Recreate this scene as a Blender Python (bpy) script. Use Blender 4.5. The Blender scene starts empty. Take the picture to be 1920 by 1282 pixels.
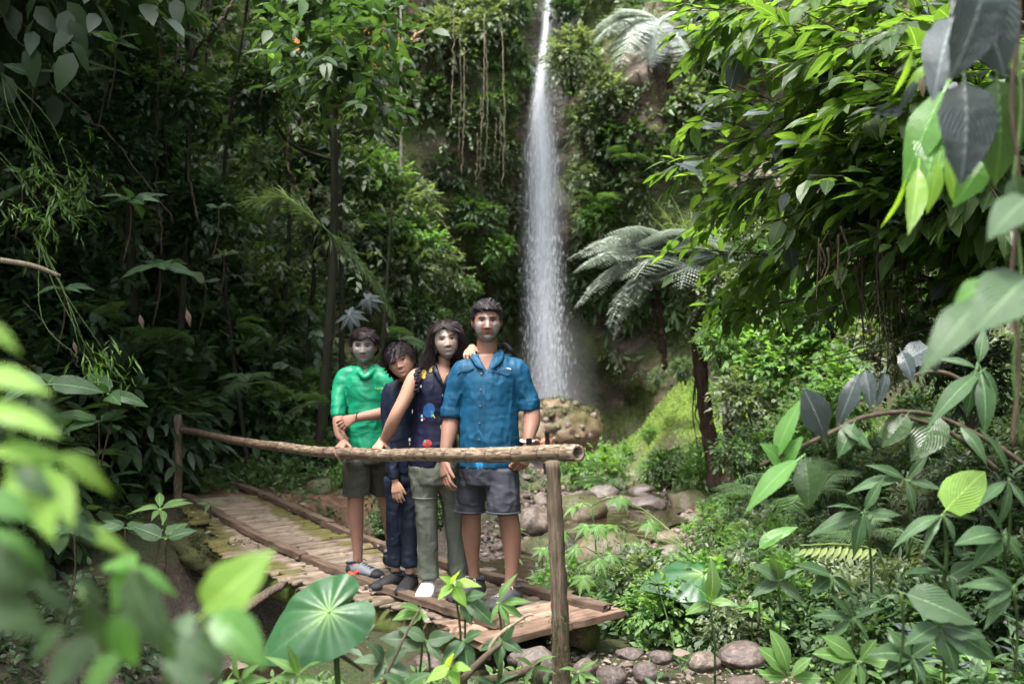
import bpy, bmesh, math, random
import numpy as np
from mathutils import Vector, Matrix, Quaternion
from mathutils import noise as mnoise
random.seed(11)
rng = np.random.default_rng(7)
S = bpy.context.scene
COL = S.collection
FPX = 1867.0

# ------------------------------------------------------------ camera, sky, sun, exposure
cam_d = bpy.data.cameras.new('camera')
cam_d.sensor_width = 36.0
cam_d.lens = 36.0 * FPX / 1920.0
cam_d.clip_end = 400
cam_d.clip_start = 0.05
cam_d.dof.use_dof = True
cam_d.dof.focus_distance = 5.9
cam_d.dof.aperture_fstop = 2.3
cam = bpy.data.objects.new('camera', cam_d)
COL.objects.link(cam)
cam.location = (0, 0, 1.5)
cam.rotation_euler = (math.radians(90), 0, 0)
S.camera = cam

SUN_EL, SUN_AZ = math.radians(68), math.radians(-138)      # azimuth from +Y, clockwise: behind the camera, to its left
W = bpy.data.worlds.new('World'); S.world = W; W.use_nodes = True
wn = W.node_tree.nodes; wn.clear()
sky = wn.new('ShaderNodeTexSky'); sky.sky_type = 'NISHITA'; sky.sun_disc = False
sky.sun_elevation = SUN_EL; sky.sun_rotation = SUN_AZ; sky.air_density = 1.0; sky.dust_density = 4.0; sky.ozone_density = 0.6
hs = wn.new('ShaderNodeHueSaturation'); hs.inputs['Saturation'].default_value = 0.35
bg = wn.new('ShaderNodeBackground'); bg.inputs[1].default_value = 0.14
wo = wn.new('ShaderNodeOutputWorld')
W.node_tree.links.new(sky.outputs[0], hs.inputs['Color'])
W.node_tree.links.new(hs.outputs[0], bg.inputs[0])
W.node_tree.links.new(bg.outputs[0], wo.inputs[0])
sun_d = bpy.data.lights.new('sun', 'SUN'); sun_d.energy = 1.5; sun_d.angle = math.radians(18); sun_d.color = (1.0, 0.965, 0.91)
sun = bpy.data.objects.new('sun', sun_d); COL.objects.link(sun)
_sd = Vector((math.sin(SUN_AZ) * math.cos(SUN_EL), math.cos(SUN_AZ) * math.cos(SUN_EL), math.sin(SUN_EL)))
sun.rotation_euler = _sd.to_track_quat('Z', 'Y').to_euler()
sun.location = (-6, -4, 20)
S.view_settings.view_transform = 'Standard'; S.view_settings.look = 'None'
S.view_settings.exposure = 2.6; S.view_settings.gamma = 1.0
S.view_settings.use_curve_mapping = False
S.cycles.max_bounces = 7; S.cycles.diffuse_bounces = 3; S.cycles.glossy_bounces = 2
S.cycles.transmission_bounces = 4; S.cycles.transparent_max_bounces = 24
S.cycles.caustics_reflective = False; S.cycles.caustics_refractive = False
S.cycles.sample_clamp_indirect = 6.0
S.cycles.use_denoising = True
try:
    S.cycles.use_adaptive_sampling = True; S.cycles.adaptive_threshold = 0.02
except Exception: pass

# ------------------------------------------------------------ helpers
def P(px, py, d):
    """a point of the place, from where it is seen in the photograph and how far off it is"""
    return np.array([(px - 960.0) / FPX * d, d, 1.5 + (641.0 - py) / FPX * d])
def V(a): return Vector((float(a[0]), float(a[1]), float(a[2])))
def nrm(a):
    a = np.asarray(a, float); n = np.linalg.norm(a, axis=-1, keepdims=True); return a / np.maximum(n, 1e-9)
def sstep(a, b, x):
    t = np.clip((np.asarray(x, float) - a) / (b - a), 0, 1); return t * t * (3 - 2 * t)

def tag(o, label=None, cat=None, group=None, kind=None):
    if label: o['label'] = label
    if cat: o['category'] = cat
    if group: o['group'] = group
    if kind: o['kind'] = kind
    return o
def empty(name, loc, label, cat, group=None, kind=None, rotz=0):
    o = bpy.data.objects.new(name, None); o.empty_display_size = 0.1
    COL.objects.link(o); o.location = V(loc); o.rotation_euler = (0, 0, rotz)
    return tag(o, label, cat, group, kind)
def link(name, me, parent=None, loc=None, rot=None, scale=None):
    o = bpy.data.objects.new(name, me); COL.objects.link(o)
    if parent is not None: o.parent = parent
    if loc is not None: o.location = V(loc)
    if rot is not None: o.rotation_euler = rot
    if scale is not None: o.scale = (scale,) * 3 if np.isscalar(scale) else tuple(scale)
    return o

def mesh(name, v, f, mat=None, smooth=True, attrs=None):
    """v (n,3); f = (m,k) array or a list of such arrays / of index lists"""
    me = bpy.data.meshes.new(name)
    v = np.ascontiguousarray(v, dtype=np.float32)
    if isinstance(f, np.ndarray): f = [f]
    if len(f) and not isinstance(f[0], np.ndarray):
        me.from_pydata([tuple(map(float, p)) for p in v], [], [tuple(int(i) for i in q) for q in f])
    else:
        f = [a for a in f if len(a)]
        li = np.concatenate([a.ravel() for a in f]).astype(np.int32)
        tot = np.concatenate([np.full(len(a), a.shape[1], np.int32) for a in f])
        st = np.concatenate([[0], np.cumsum(tot)[:-1]]).astype(np.int32)
        me.vertices.add(len(v)); me.vertices.foreach_set('co', v.ravel())
        me.loops.add(len(li)); me.loops.foreach_set('vertex_index', li)
        me.polygons.add(len(tot)); me.polygons.foreach_set('loop_start', st); me.polygons.foreach_set('loop_total', tot)
        me.update(calc_edges=True)
    me.polygons.foreach_set('use_smooth', np.full(len(me.polygons), bool(smooth)))
    if attrs:
        for k, a in attrs.items():
            a = np.asarray(a, np.float32)
            t = 'FLOAT' if a.ndim == 1 else ('FLOAT_VECTOR' if a.shape[1] == 3 else 'FLOAT_COLOR')
            at = me.attributes.new(k, t, 'POINT')
            at.data.foreach_set({'FLOAT': 'value', 'FLOAT_VECTOR': 'vector', 'FLOAT_COLOR': 'color'}[t], a.ravel())
    if mat: me.materials.append(mat)
    return me

def fnoise(p, scale=1.0, octv=3, seed=0.0):
    """cheap smooth vector noise: sums of rotated sines, p (n,3) -> (n,)"""
    p = np.asarray(p, float) * scale + seed
    r = np.zeros(len(p)); a = 1.0; s = 0
    g = np.random.default_rng(int(seed * 100) + 5)
    for o in range(octv):
        for k in range(4):
            d = nrm(g.normal(size=3)) * (1.7 ** o) * g.uniform(.8, 1.3)
            d2 = nrm(g.normal(size=3)) * (1.7 ** o)
            r += a * np.sin(p @ d * 2 + g.uniform(0, 6.28) + 1.3 * np.sin(p @ d2 + g.uniform(0, 6.28)))
            s += a
        a *= .55
    return r / s * 1.9

def frames(path, up):
    path = np.asarray(path, float)
    t = np.gradient(path, axis=0); t = nrm(t)
    side = np.cross(t, np.broadcast_to(np.asarray(up, float), t.shape)); side = nrm(side)
    n = np.cross(side, t)
    return t, side, n
def tube(path, rad, up=(0, 0, 1), n=10, flat=1.0, cap=True, jitter=0.0, powr=1.0):
    """swept tube -> verts, list of face arrays, u (length), a (angle)"""
    path = np.asarray(path, float); m = len(path)
    rad = np.broadcast_to(np.asarray(rad, float), (m,))
    t, s, nn = frames(path, up)
    a = np.arange(n) / n * 2 * np.pi
    ca, sa = np.cos(a), np.sin(a)
    rr = rad[:, None] * (1 + jitter * rng.normal(size=(m, n))) if jitter else np.repeat(rad[:, None], n, 1)
    v = path[:, None, :] + (rr * ca)[..., None] * s[:, None, :] + (rr * sa * flat)[..., None] * nn[:, None, :]
    v = v.reshape(-1, 3)
    i = np.arange(m - 1)[:, None] * n; j = np.arange(n)[None]; j2 = (j + 1) % n
    q = np.stack([i + j, i + j2, i + n + j2, i + n + j], -1).reshape(-1, 4)
    fs = [q]
    if cap:
        c0 = len(v); v = np.vstack([v, path[:1], path[-1:]])
        jj = np.arange(n)
        fs.append(np.stack([np.full(n, c0), (jj + 1) % n, jj], -1))
        b = (m - 1) * n
        fs.append(np.stack([np.full(n, c0 + 1), b + jj, b + (jj + 1) % n], -1))
    return v, fs
def join(parts):
    """parts: list of (v, [f..]) -> one (v, [f..]) grouped by polygon size"""
    vs, fs, o = [], {}, 0
    for v, f in parts:
        vs.append(v)
        for a in (f if isinstance(f, list) else [f]):
            if len(a): fs.setdefault(a.shape[1], []).append(a + o)
        o += len(v)
    return np.vstack(vs), [np.vstack(fs[k]) for k in fs]
def spline(pts, n):
    """Catmull-Rom through pts (m,k) -> (n,k)"""
    p = np.asarray(pts, float); m = len(p)
    if m == 2: return p[0] + (p[1] - p[0]) * np.linspace(0, 1, n)[:, None]
    q = np.vstack([2 * p[0] - p[1], p, 2 * p[-1] - p[-2]])
    t = np.linspace(0, m - 1, n); i = np.minimum(t.astype(int), m - 2); f = (t - i)[:, None]
    a, b, c, d = q[i], q[i + 1], q[i + 2], q[i + 3]
    return .5 * ((2 * b) + (c - a) * f + (2 * a - 5 * b + 4 * c - d) * f ** 2 + (3 * b - a - 3 * c + d) * f ** 3)

# ------------------------------------------------------------ materials
class NT:
    def __init__(s, name):
        s.m = bpy.data.materials.new(name); s.m.use_nodes = True; s.t = s.m.node_tree; s.n = s.t.nodes; s.n.clear()
        s.out = s.n.new('ShaderNodeOutputMaterial')
    def new(s, typ, **kw):
        nd = s.n.new('ShaderNode' + typ)
        for k, v in kw.items():
            if k.startswith('i_'): nd.inputs[k[2:].replace('_', ' ')].default_value = v
            else: setattr(nd, k, v)
        return nd
    def l(s, a, b): s.t.links.new(a, b)
    def attr(s, name, o='Fac'):
        a = s.new('Attribute'); a.attribute_name = name; return a.outputs[o]
    def coord(s, kind='Object'): return s.new('TexCoord').outputs[kind]
    def mapped(s, vec, scale, loc=(0, 0, 0)):
        m = s.new('Mapping'); m.inputs['Scale'].default_value = scale; m.inputs['Location'].default_value = loc
        s.l(vec, m.inputs['Vector']); return m.outputs[0]
    def noise(s, vec, scale, detail=4, rough=.55, out='Fac', dist=0.0):
        n = s.new('TexNoise'); n.inputs['Scale'].default_value = scale; n.inputs['Detail'].default_value = detail
        n.inputs['Roughness'].default_value = rough; n.inputs['Distortion'].default_value = dist
        if vec is not None: s.l(vec, n.inputs['Vector'])
        return n.outputs[out]
    def ramp(s, fac, stops, interp='LINEAR'):
        r = s.new('ValToRGB'); r.color_ramp.interpolation = interp
        e = r.color_ramp.elements
        while len(e) > 1: e.remove(e[-1])
        for k, (p, c) in enumerate(stops):
            el = e[0] if k == 0 else e.new(p)
            el.position = p; el.color = (*c, 1) if len(c) == 3 else c
        s.l(fac, r.inputs[0]); return r.outputs[0]
    def mix(s, fac, a, b, typ='MIX'):
        m = s.new('Mix'); m.data_type = 'RGBA'; m.blend_type = typ
        if isinstance(fac, (int, float)): m.inputs[0].default_value = fac
        else: s.l(fac, m.inputs[0])
        for x, i in ((a, 6), (b, 7)):
            if isinstance(x, (tuple, list)): m.inputs[i].default_value = (*x, 1) if len(x) == 3 else x
            else: s.l(x, m.inputs[i])
        return m.outputs[2]
    def math(s, op, a, b=None, c=None, clamp=False):
        m = s.new('Math'); m.operation = op; m.use_clamp = clamp
        for k, x in enumerate((a, b, c)):
            if x is None: continue
            if isinstance(x, (int, float)): m.inputs[k].default_value = x
            else: s.l(x, m.inputs[k])
        return m.outputs[0]
    def bump(s, h, strength=.3, dist=.01):
        b = s.new('Bump'); b.inputs['Strength'].default_value = strength; b.inputs['Distance'].default_value = dist
        s.l(h, b.inputs['Height']); return b.outputs[0]
    def pbr(s, color, rough=.6, normal=None, spec=.5, sheen=0.0, sss=0.0, link=True):
        p = s.new('BsdfPrincipled')
        for x, k in ((color, 'Base Color'), (rough, 'Roughness'), (spec, 'Specular IOR Level')):
            if isinstance(x, (int, float)): p.inputs[k].default_value = x
            elif isinstance(x, (tuple, list)): p.inputs[k].default_value = (*x, 1)
            else: s.l(x, p.inputs[k])
        if normal is not None: s.l(normal, p.inputs['Normal'])
        if sheen: p.inputs['Sheen Weight'].default_value = sheen
        if sss:
            p.inputs['Subsurface Weight'].default_value = sss
            p.inputs['Subsurface Radius'].default_value = (.012, .005, .003); p.inputs['Subsurface Scale'].default_value = 1.0
        if link: s.l(p.outputs[0], s.out.inputs[0])
        return p

def leaf_mat(name, dark, mid, light, rough=.38, trans=.35, spec=.5, vein=0.0, transcol=None, accent=None, coat=0.0):
    k = NT(name)
    t = k.attr('tint')
    oi = k.new('ObjectInfo').outputs['Random']
    tt = k.math('ADD', k.math('MULTIPLY', t, .8), k.math('MULTIPLY', oi, .2))
    stops = [(0, dark), (.5, mid), (.92, light)]
    if accent: stops += [(.955, light), (.975, accent)]
    c = k.ramp(tt, stops)
    nz = k.noise(k.coord('Object'), 9.0, 3)
    c = k.mix(k.math('MULTIPLY', nz, .35), c, dark)
    nrmv = None
    lu = k.new('SeparateXYZ'); k.l(k.attr('luv', 'Vector'), lu.inputs[0])
    av = k.math('ABSOLUTE', lu.outputs[1])
    if vein:
        mr = k.math('LESS_THAN', av, .05)
        ph = k.math('ADD', k.math('MULTIPLY', lu.outputs[0], 62.0), k.math('MULTIPLY', av, -38.0))
        w = k.math('SINE', ph)
        ridge = k.math('POWER', k.math('MULTIPLY', k.math('ADD', w, 1.0), .5), 6.0)
        fac = k.math('MAXIMUM', k.math('MULTIPLY', mr, .75), k.math('MULTIPLY', ridge, .28), clamp=True)
        c = k.mix(k.math('MULTIPLY', fac, vein), c, tuple(min(1, x * 2.2 + .03) for x in light))
        nrmv = k.bump(k.math('ADD', k.math('SUBTRACT', w, k.math('MULTIPLY', mr, 2.0)), k.math('MULTIPLY', nz, 3.0)), .4, .005)
    else:
        nrmv = k.bump(nz, .3, .01)
    # sparse brown insect marks
    sp = k.noise(k.coord('Object'), 33.0, 2)
    c = k.mix(k.math('MULTIPLY', k.math('GREATER_THAN', sp, .72), .55), c, (.10, .075, .03))
    h_ = k.new('HueSaturation'); h_.inputs['Saturation'].default_value = .80; h_.inputs['Value'].default_value = 1.08; k.l(c, h_.inputs['Color']); c = h_.outputs[0]
    p = k.pbr(c, rough, nrmv, spec, link=False)
    if coat: p.inputs['Coat Weight'].default_value = coat; p.inputs['Coat Roughness'].default_value = .3
    tr = k.new('BsdfTranslucent')
    tc = k.mix(1.0, c, transcol or (1.0, 1.12, .42), 'MULTIPLY')
    tc2 = k.new('HueSaturation'); tc2.inputs['Value'].default_value = 1.9; k.l(tc, tc2.inputs['Color'])
    k.l(tc2.outputs[0], tr.inputs[0])
    mx = k.new('MixShader'); mx.inputs[0].default_value = trans
    k.l(p.outputs[0], mx.inputs[1]); k.l(tr.outputs[0], mx.inputs[2]); k.l(mx.outputs[0], k.out.inputs[0])
    return k.m

M = {}
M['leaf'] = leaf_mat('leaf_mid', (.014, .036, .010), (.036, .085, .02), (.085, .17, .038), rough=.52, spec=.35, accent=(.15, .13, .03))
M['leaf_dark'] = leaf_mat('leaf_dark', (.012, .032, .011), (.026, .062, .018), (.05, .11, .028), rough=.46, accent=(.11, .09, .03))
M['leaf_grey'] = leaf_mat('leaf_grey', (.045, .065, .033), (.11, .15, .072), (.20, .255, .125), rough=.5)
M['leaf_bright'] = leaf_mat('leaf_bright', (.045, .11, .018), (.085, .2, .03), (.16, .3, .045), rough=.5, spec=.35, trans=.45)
M['leaf_broad'] = leaf_mat('leaf_broad', (.014, .042, .013), (.028, .08, .022), (.06, .15, .035), rough=.4, vein=.8, trans=.28)
M['leaf_broad_bright'] = leaf_mat('leaf_broad_bright', (.05, .13, .02), (.085, .2, .028), (.14, .28, .04), rough=.33, vein=.8, trans=.45)
M['leaf_silver'] = leaf_mat('leaf_silver', (.022, .034, .036), (.038, .055, .058), (.06, .085, .085), rough=.36, vein=1.0, trans=.1, spec=.55)
M['leaf_ear'] = leaf_mat('leaf_elephant_ear', (.022, .085, .04), (.03, .11, .05), (.05, .16, .075), rough=.36, vein=0, trans=.15)
M['fern'] = leaf_mat('fern_green', (.03, .07, .02), (.055, .125, .03), (.1, .2, .045), rough=.5)
M['fern_silver'] = leaf_mat('tree_fern_silver', (.19, .24, .20), (.29, .34, .29), (.40, .45, .40), rough=.5, trans=.14, transcol=(1, 1.05, .85))
M['fern_yellow'] = leaf_mat('fern_yellow', (.14, .2, .03), (.2, .27, .05), (.3, .36, .09), rough=.5, trans=.4)
M['dead'] = leaf_mat('dead_leaf', (.09, .06, .04), (.17, .12, .085), (.27, .2, .15), rough=.8, trans=.1, transcol=(1, .9, .6))

def bark(name, a, b, c, scale=(14, 14, 2.2), moss=.0, rough=.85, mosscol=(.06, .085, .015), bumpd=.012):
    k = NT(name); co = k.coord('Object')
    n = k.noise(k.mapped(co, scale), 2.2, 6, .65, dist=.4)
    col = k.ramp(n, [(.28, a), (.5, b), (.74, c)])
    n2 = k.noise(co, 3.0, 4)
    if moss:
        mm = k.ramp(n2, [(.5 - moss * .3, (0, 0, 0)), (.62 - moss * .2, (1, 1, 1))])
        col = k.mix(mm, col, mosscol)
    k.pbr(col, rough, k.bump(n, .7, bumpd), .25)
    return k.m
M['bark_dark'] = bark('bark_dark', (.007, .006, .005), (.017, .014, .011), (.035, .03, .024), moss=.3, mosscol=(.018, .022, .009))
M['bark_vine'] = bark('bark_of_hanging_roots', (.015, .010, .008), (.06, .04, .028), (.13, .09, .065), scale=(26, 26, 1.2))
M['bark_grey'] = bark('bark_grey', (.09, .085, .075), (.2, .19, .17), (.36, .34, .31), scale=(8, 8, 3))
M['twig'] = bark('twig', (.025, .018, .012), (.06, .045, .03), (.10, .08, .055))
M['stem_green'] = bark('green_stem', (.03, .05, .015), (.06, .1, .03), (.09, .14, .045))
M['root'] = bark('aerial_root', (.10, .085, .055), (.19, .16, .11), (.3, .26, .19), scale=(30, 30, 3))
M['post'] = bark('weathered_post', (.03, .021, .014), (.09, .066, .046), (.20, .16, .12), scale=(40, 40, 2.4), bumpd=.006)
M['log'] = bark('old_log', (.03, .022, .013), (.085, .062, .036), (.16, .12, .075), scale=(4, 30, 30), moss=.45)
M['mosslog'] = bark('moss_grown_log', (.03, .028, .012), (.07, .065, .02), (.11, .12, .03), scale=(6, 30, 30), moss=.8, mosscol=(.05, .052, .02))

def rockmat(name, a, b, c, moss=.0, mosscol=(.05, .09, .012), scale=3.0, wet=.6, objrand=True):
    k = NT(name); co = k.coord('Object')
    n = k.noise(co, scale, 7, .6); n2 = k.noise(co, scale * .45, 3); n3 = k.noise(co, scale * 9, 3)
    col = k.ramp(n, [(.3, a), (.5, b), (.72, c)])
    if objrand:
        oi = k.new('ObjectInfo').outputs['Random']
        col = k.mix(k.math('MULTIPLY', oi, .35), col, k.mix(oi, (.17, .10, .075), (.10, .095, .10)))
    if moss:
        g = k.new('NewGeometry'); sx = k.new('SeparateXYZ'); k.l(g.outputs['Normal'], sx.inputs[0])
        f = k.math('ADD', k.math('MULTIPLY', sx.outputs[2], .22), k.math('ADD', k.math('MULTIPLY', n2, .7), k.math('MULTIPLY', k.math('ADD', k.noise(co, scale * 3, 5, .7), n3), .26)))
        mm = k.ramp(f, [(.78 - moss * .35, (0, 0, 0)), (.9 - moss * .3, (1, 1, 1))])
        mc = k.mix(n3, tuple(x * .55 for x in mosscol), tuple(x * 1.5 for x in mosscol))
        col = k.mix(mm, col, mc)
    h = k.math('ADD', n, k.math('MULTIPLY', n3, .25))
    k.pbr(col, wet, k.bump(h, .6, .02), .4)
    return k.m
M['rock'] = rockmat('stone', (.04, .03, .024), (.12, .094, .076), (.27, .22, .18), scale=4, wet=.5)
M['rock_wet'] = rockmat('wet_stone', (.035, .028, .026), (.085, .065, .058), (.17, .135, .12), scale=4, wet=.3)
M['rock_moss'] = rockmat('mossy_stone', (.05, .036, .026), (.13, .10, .07), (.24, .19, .14), moss=.45, mosscol=(.055, .06, .02), objrand=False)
M['boulder'] = rockmat('mossy_boulder', (.07, .045, .026), (.18, .125, .078), (.34, .25, .17), moss=.4, mosscol=(.07, .06, .022), objrand=False, scale=2.6)

# ------------------------------------------------------------ terrain
BED = np.array([[1.0, 27, -1.6], [.9, 24, -1.5], [1.1, 20.5, -1.35], [2.0, 17, -.85], [1.5, 13, -.62], [1.3, 11.5, -.62], [.6, 10.2, -.70],
                [-.8, 8.9, -.82], [-1.7, 7.4, -.95], [-2.2, 6.0, -1.02], [-2.9, 3, -1.2], [-4, 0, -1.35], [-5, -8, -1.6]])
def bed_dist(x, y):
    best = np.full(x.shape, 1e9); side = np.zeros(x.shape); bz = np.zeros(x.shape)
    for a, b in zip(BED[:-1], BED[1:]):
        d = b[:2] - a[:2]; L2 = d @ d
        t = np.clip(((x - a[0]) * d[0] + (y - a[1]) * d[1]) / L2, 0, 1)
        qx, qy = a[0] + t * d[0], a[1] + t * d[1]
        r = np.hypot(x - qx, y - qy); m = r < best
        best = np.where(m, r, best)
        side = np.where(m, np.sign((x - qx) * 1.0 + (y - qy) * (-d[0] / d[1]) * 1.0), side)   # + is the photograph's right bank
        bz = np.where(m, a[2] + t * (b[2] - a[2]), bz)
    return best, side, bz
LF = np.array([[-8, -5.0], [0, -4.2], [3, -3.8], [6, -4.1], [8, -4.2], [10, -4.1], [11.2, -3.4], [12.5, -2.7], [15, -2.6], [20, -3.0], [24, -3.2], [40, -3.5]])
RF = np.array([[-8, 1.5], [0, 1.35], [3, 1.5], [5, 2.0], [7, 2.5], [10, 3.1], [13, 3.6], [16, 4.4], [20, 4.4], [22, 4.2], [40, 4.5]])
def terr(x, y):
    x = np.asarray(x, float); y = np.asarray(y, float)
    r, s, bz = bed_dist(x, y)
    hw = np.interp(y, [0, 6, 7.5, 9, 12, 17, 24], [.7, .75, .8, .9, 1.2, 1.5, 1.6])
    plat = np.where(s > 0, np.interp(y, [0, 4, 6, 7.3, 10, 14, 18, 24], [-.2, -.22, -.24, -.42, -.58, -.48, -.3, -.9]),
                    np.interp(y, [0, 4, 7, 9.5, 12, 16, 24], [-.75, -.72, -.45, -.04, -.05, -.1, -.5]))
    # near left of the bridge stays low
    k = sstep(0, 1, (r - hw * .75) / (hw * .9))
    z = bz + (plat - bz) * k
    lf = np.interp(y, LF[:, 0], LF[:, 1]); rf = np.interp(y, RF[:, 0], RF[:, 1])
    dl = np.maximum(lf - x, 0); dr = np.maximum(x - rf, 0)
    z += dl * .95 * sstep(0, 1.2, dl) + dl ** 2 * .02
    z += dr * .62 * sstep(0, 1.5, dr) + dr ** 2 * .03
    # moss slope at the foot of the cliff
    z += 1.25 * sstep(0, 1, 1 - np.hypot((x - 4.2) / 2.1, (y - 22.8) / 3.2)) 
    z += .4 * sstep(0, 1, 1 - np.hypot((x - 2.1) / 1.2, (y - 22.8) / 1.6))
    z += (.22 * fnoise(np.stack([x.ravel(), y.ravel(), 0 * x.ravel()], -1), 1.5, 3, 77.0)).reshape(x.shape) * sstep(0, .5, 1 - np.hypot((x - 3.4) / 3.0, (y - 22.5) / 3.0))
    # the bank behind the waterfall
    z += 8 * sstep(25, 30, y)
    p = np.stack([x.ravel(), y.ravel(), np.zeros(x.size)], -1)
    z += (.10 * fnoise(p, .7, 3, 1.0) + .035 * fnoise(p, 2.8, 3, 2.0)).reshape(x.shape) * np.clip(.4 + .3 * (dl + dr), .4, 3)
    return z
def tz(x, y): return float(terr(np.array([x]), np.array([y]))[0])

def build_terrain():
    xs = np.concatenate([np.linspace(-26, -7, 50)[:-1], np.linspace(-7, 7, 281), np.linspace(7, 26, 50)[1:]])
    ys = np.concatenate([np.linspace(-14, 1.5, 50)[:-1], np.linspace(1.5, 26, 420), np.linspace(26, 44, 40)[1:]])
    X, Y = np.meshgrid(xs, ys); Z = terr(X, Y)
    nx, ny = len(xs), len(ys)
    v = np.stack([X.ravel(), Y.ravel(), Z.ravel()], -1)
    i = (np.arange(ny - 1)[:, None] * nx + np.arange(nx - 1)[None]).ravel()
    f = np.stack([i, i + 1, i + 1 + nx, i + nx], -1)
    r, s, bz = bed_dist(X, Y)
    moss = (sstep(.15, .5, 1 - np.hypot((X - 4.2) / 2.3, (Y - 22.4) / 3.6) + .22 * fnoise(np.stack([X.ravel(), Y.ravel(), X.ravel() * 0], -1), 2.2, 3, 51.0).reshape(X.shape)) + sstep(.1, .5, 1 - np.hypot((X - 2.0) / 1.2, (Y - 22.4) / 1.5))).ravel()
    grav = (1 - sstep(.6, 1.5, r / np.interp(Y, [0, 8, 12, 24], [.9, .9, 1.3, 1.6]))).ravel()
    earth = sstep(.1, .5, 1 - np.hypot((X + 2.0) / 1.5, (Y - 10.6) / 2.2)).ravel() + sstep(0, .4, 1 - np.hypot((X + 3.2) / 1.1, (Y - 11.6) / 1.5)).ravel()
    k = NT('ground'); co = k.coord('Object')
    n = k.noise(co, 1.6, 6, .65); n2 = k.noise(co, 14, 5, .7); n3 = k.noise(co, 60, 3)
    soil = k.ramp(n2, [(.3, (.018, .013, .009)), (.55, (.05, .036, .024)), (.75, (.10, .075, .05))])
    litter = k.ramp(n3, [(.35, (.02, .03, .01)), (.6, (.045, .06, .02)), (.8, (.12, .09, .05))])
    c = k.mix(k.ramp(n, [(.4, (0, 0, 0)), (.6, (1, 1, 1))]), soil, litter)
    e = k.ramp(n2, [(.3, (.09, .045, .028)), (.5, (.2, .11, .07)), (.75, (.36, .23, .16))])
    c = k.mix(k.attr('earth'), c, e)
    g = k.ramp(n3, [(.3, (.05, .04, .035)), (.5, (.13, .10, .085)), (.75, (.27, .22, .19))])
    c = k.mix(k.attr('gravel'), c, g)
    ms = k.ramp(n2, [(.3, (.05, .085, .012)), (.5, (.11, .17, .025)), (.75, (.18, .25, .045))])
    c = k.mix(k.math('MULTIPLY', k.attr('moss'), 1.0, clamp=True), c, ms)
    k.pbr(c, .85, k.bump(k.math('ADD', n2, k.math('MULTIPLY', n3, .4)), .8, .05), .25)
    me = mesh('ground', v, f, k.m, True, {'moss': np.clip(moss, 0, 1), 'gravel': grav, 'earth': np.clip(earth, 0, 1)})
    return tag(link('ground', me), 'forest ground with stream bed, earth path and steep banks', 'ground', kind='structure')
build_terrain()
# ------------------------------------------------------------ footbridge
U = nrm(np.array([3.19, -4.49, 0.0]))           # along the bridge, towards the near end
A0 = np.array([-3.14, 9.59, 0.0])               # near curb, far end
BL = 5.55
NR = np.array([-U[1], U[0], 0.0]); NR = -NR if NR[0] > 0 else NR   # outwards, towards the rail
def deck(s, off=0.0, dz=0.0):
    """point on the deck s metres from the far end of the near curb, off metres outwards of it"""
    z = -.10 * math.sin(math.pi * min(max(s / BL, 0), 1)) + .0
    return A0 + U * s + NR * off + np.array([0, 0, z + dz])
ROT = math.atan2(U[1], U[0])

def wood(name, a, b, c, moss=0.0, sc=(3, 42, 42), attrmoss=False):
    k = NT(name); co = k.coord('Object'); oi = k.new('ObjectInfo').outputs['Random']
    vec = k.new('VectorMath'); vec.operation = 'ADD'; k.l(k.mapped(co, sc), vec.inputs[0])
    cx = k.new('CombineXYZ'); k.l(k.math('MULTIPLY', oi, 37.0), cx.inputs[0]); k.l(cx.outputs[0], vec.inputs[1])
    n = k.noise(vec.outputs[0], 1.0, 6, .62, dist=.35); n2 = k.noise(co, 5.5, 5, .6); n3 = k.noise(co, 50, 3)
    c_ = k.ramp(n, [(.27, a), (.46, b), (.7, c)])
    c_ = k.mix(k.math('MULTIPLY', k.math('SUBTRACT', oi, .2, clamp=True), .7), c_, k.mix(n2, a, b))
    dirt = k.ramp(n2, [(.5, (0, 0, 0)), (.72, (1, 1, 1))])
    c_ = k.mix(k.math('MULTIPLY', dirt, .75), c_, tuple(x * .6 for x in a))
    if moss:
        gx = k.new('SeparateXYZ'); k.l(k.attr('mossw', 'Vector'), gx.inputs[0])
        f = k.math('MULTIPLY', k.math('ADD', n2, k.math('MULTIPLY', n3, .3)), gx.outputs[0])
        c_ = k.mix(k.ramp(f, [(.34, (0, 0, 0)), (.5, (1, 1, 1))]), c_, k.mix(n3, (.045, .045, .014), (.13, .11, .03)))
    k.pbr(c_, .78, k.bump(k.math('ADD', n, k.math('MULTIPLY', n3, .2)), .55, .006), .3)
    return k.m
M['plank'] = wood('split_bamboo_slat', (.045, .032, .023), (.17, .128, .092), (.34, .272, .205), moss=1)
M['curb'] = wood('curb_board', (.035, .022, .015), (.10, .066, .045), (.19, .135, .10))
M['board'] = wood('end_board', (.06, .036, .025), (.18, .115, .08), (.36, .255, .19))

bridge = empty('footbridge', deck(2.7), 'old wooden footbridge of split bamboo slats with one bamboo handrail', 'footbridge')
BI = Matrix.Translation(-bridge.location)
def bpart(name, me, loc=(0, 0, 0), rot=(0, 0, 0), parent=None):
    o = link(name, me, parent or bridge); o.location = V(loc) - (bridge.location if parent is None else Vector((0, 0, 0))); o.rotation_euler = rot; return o

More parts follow.
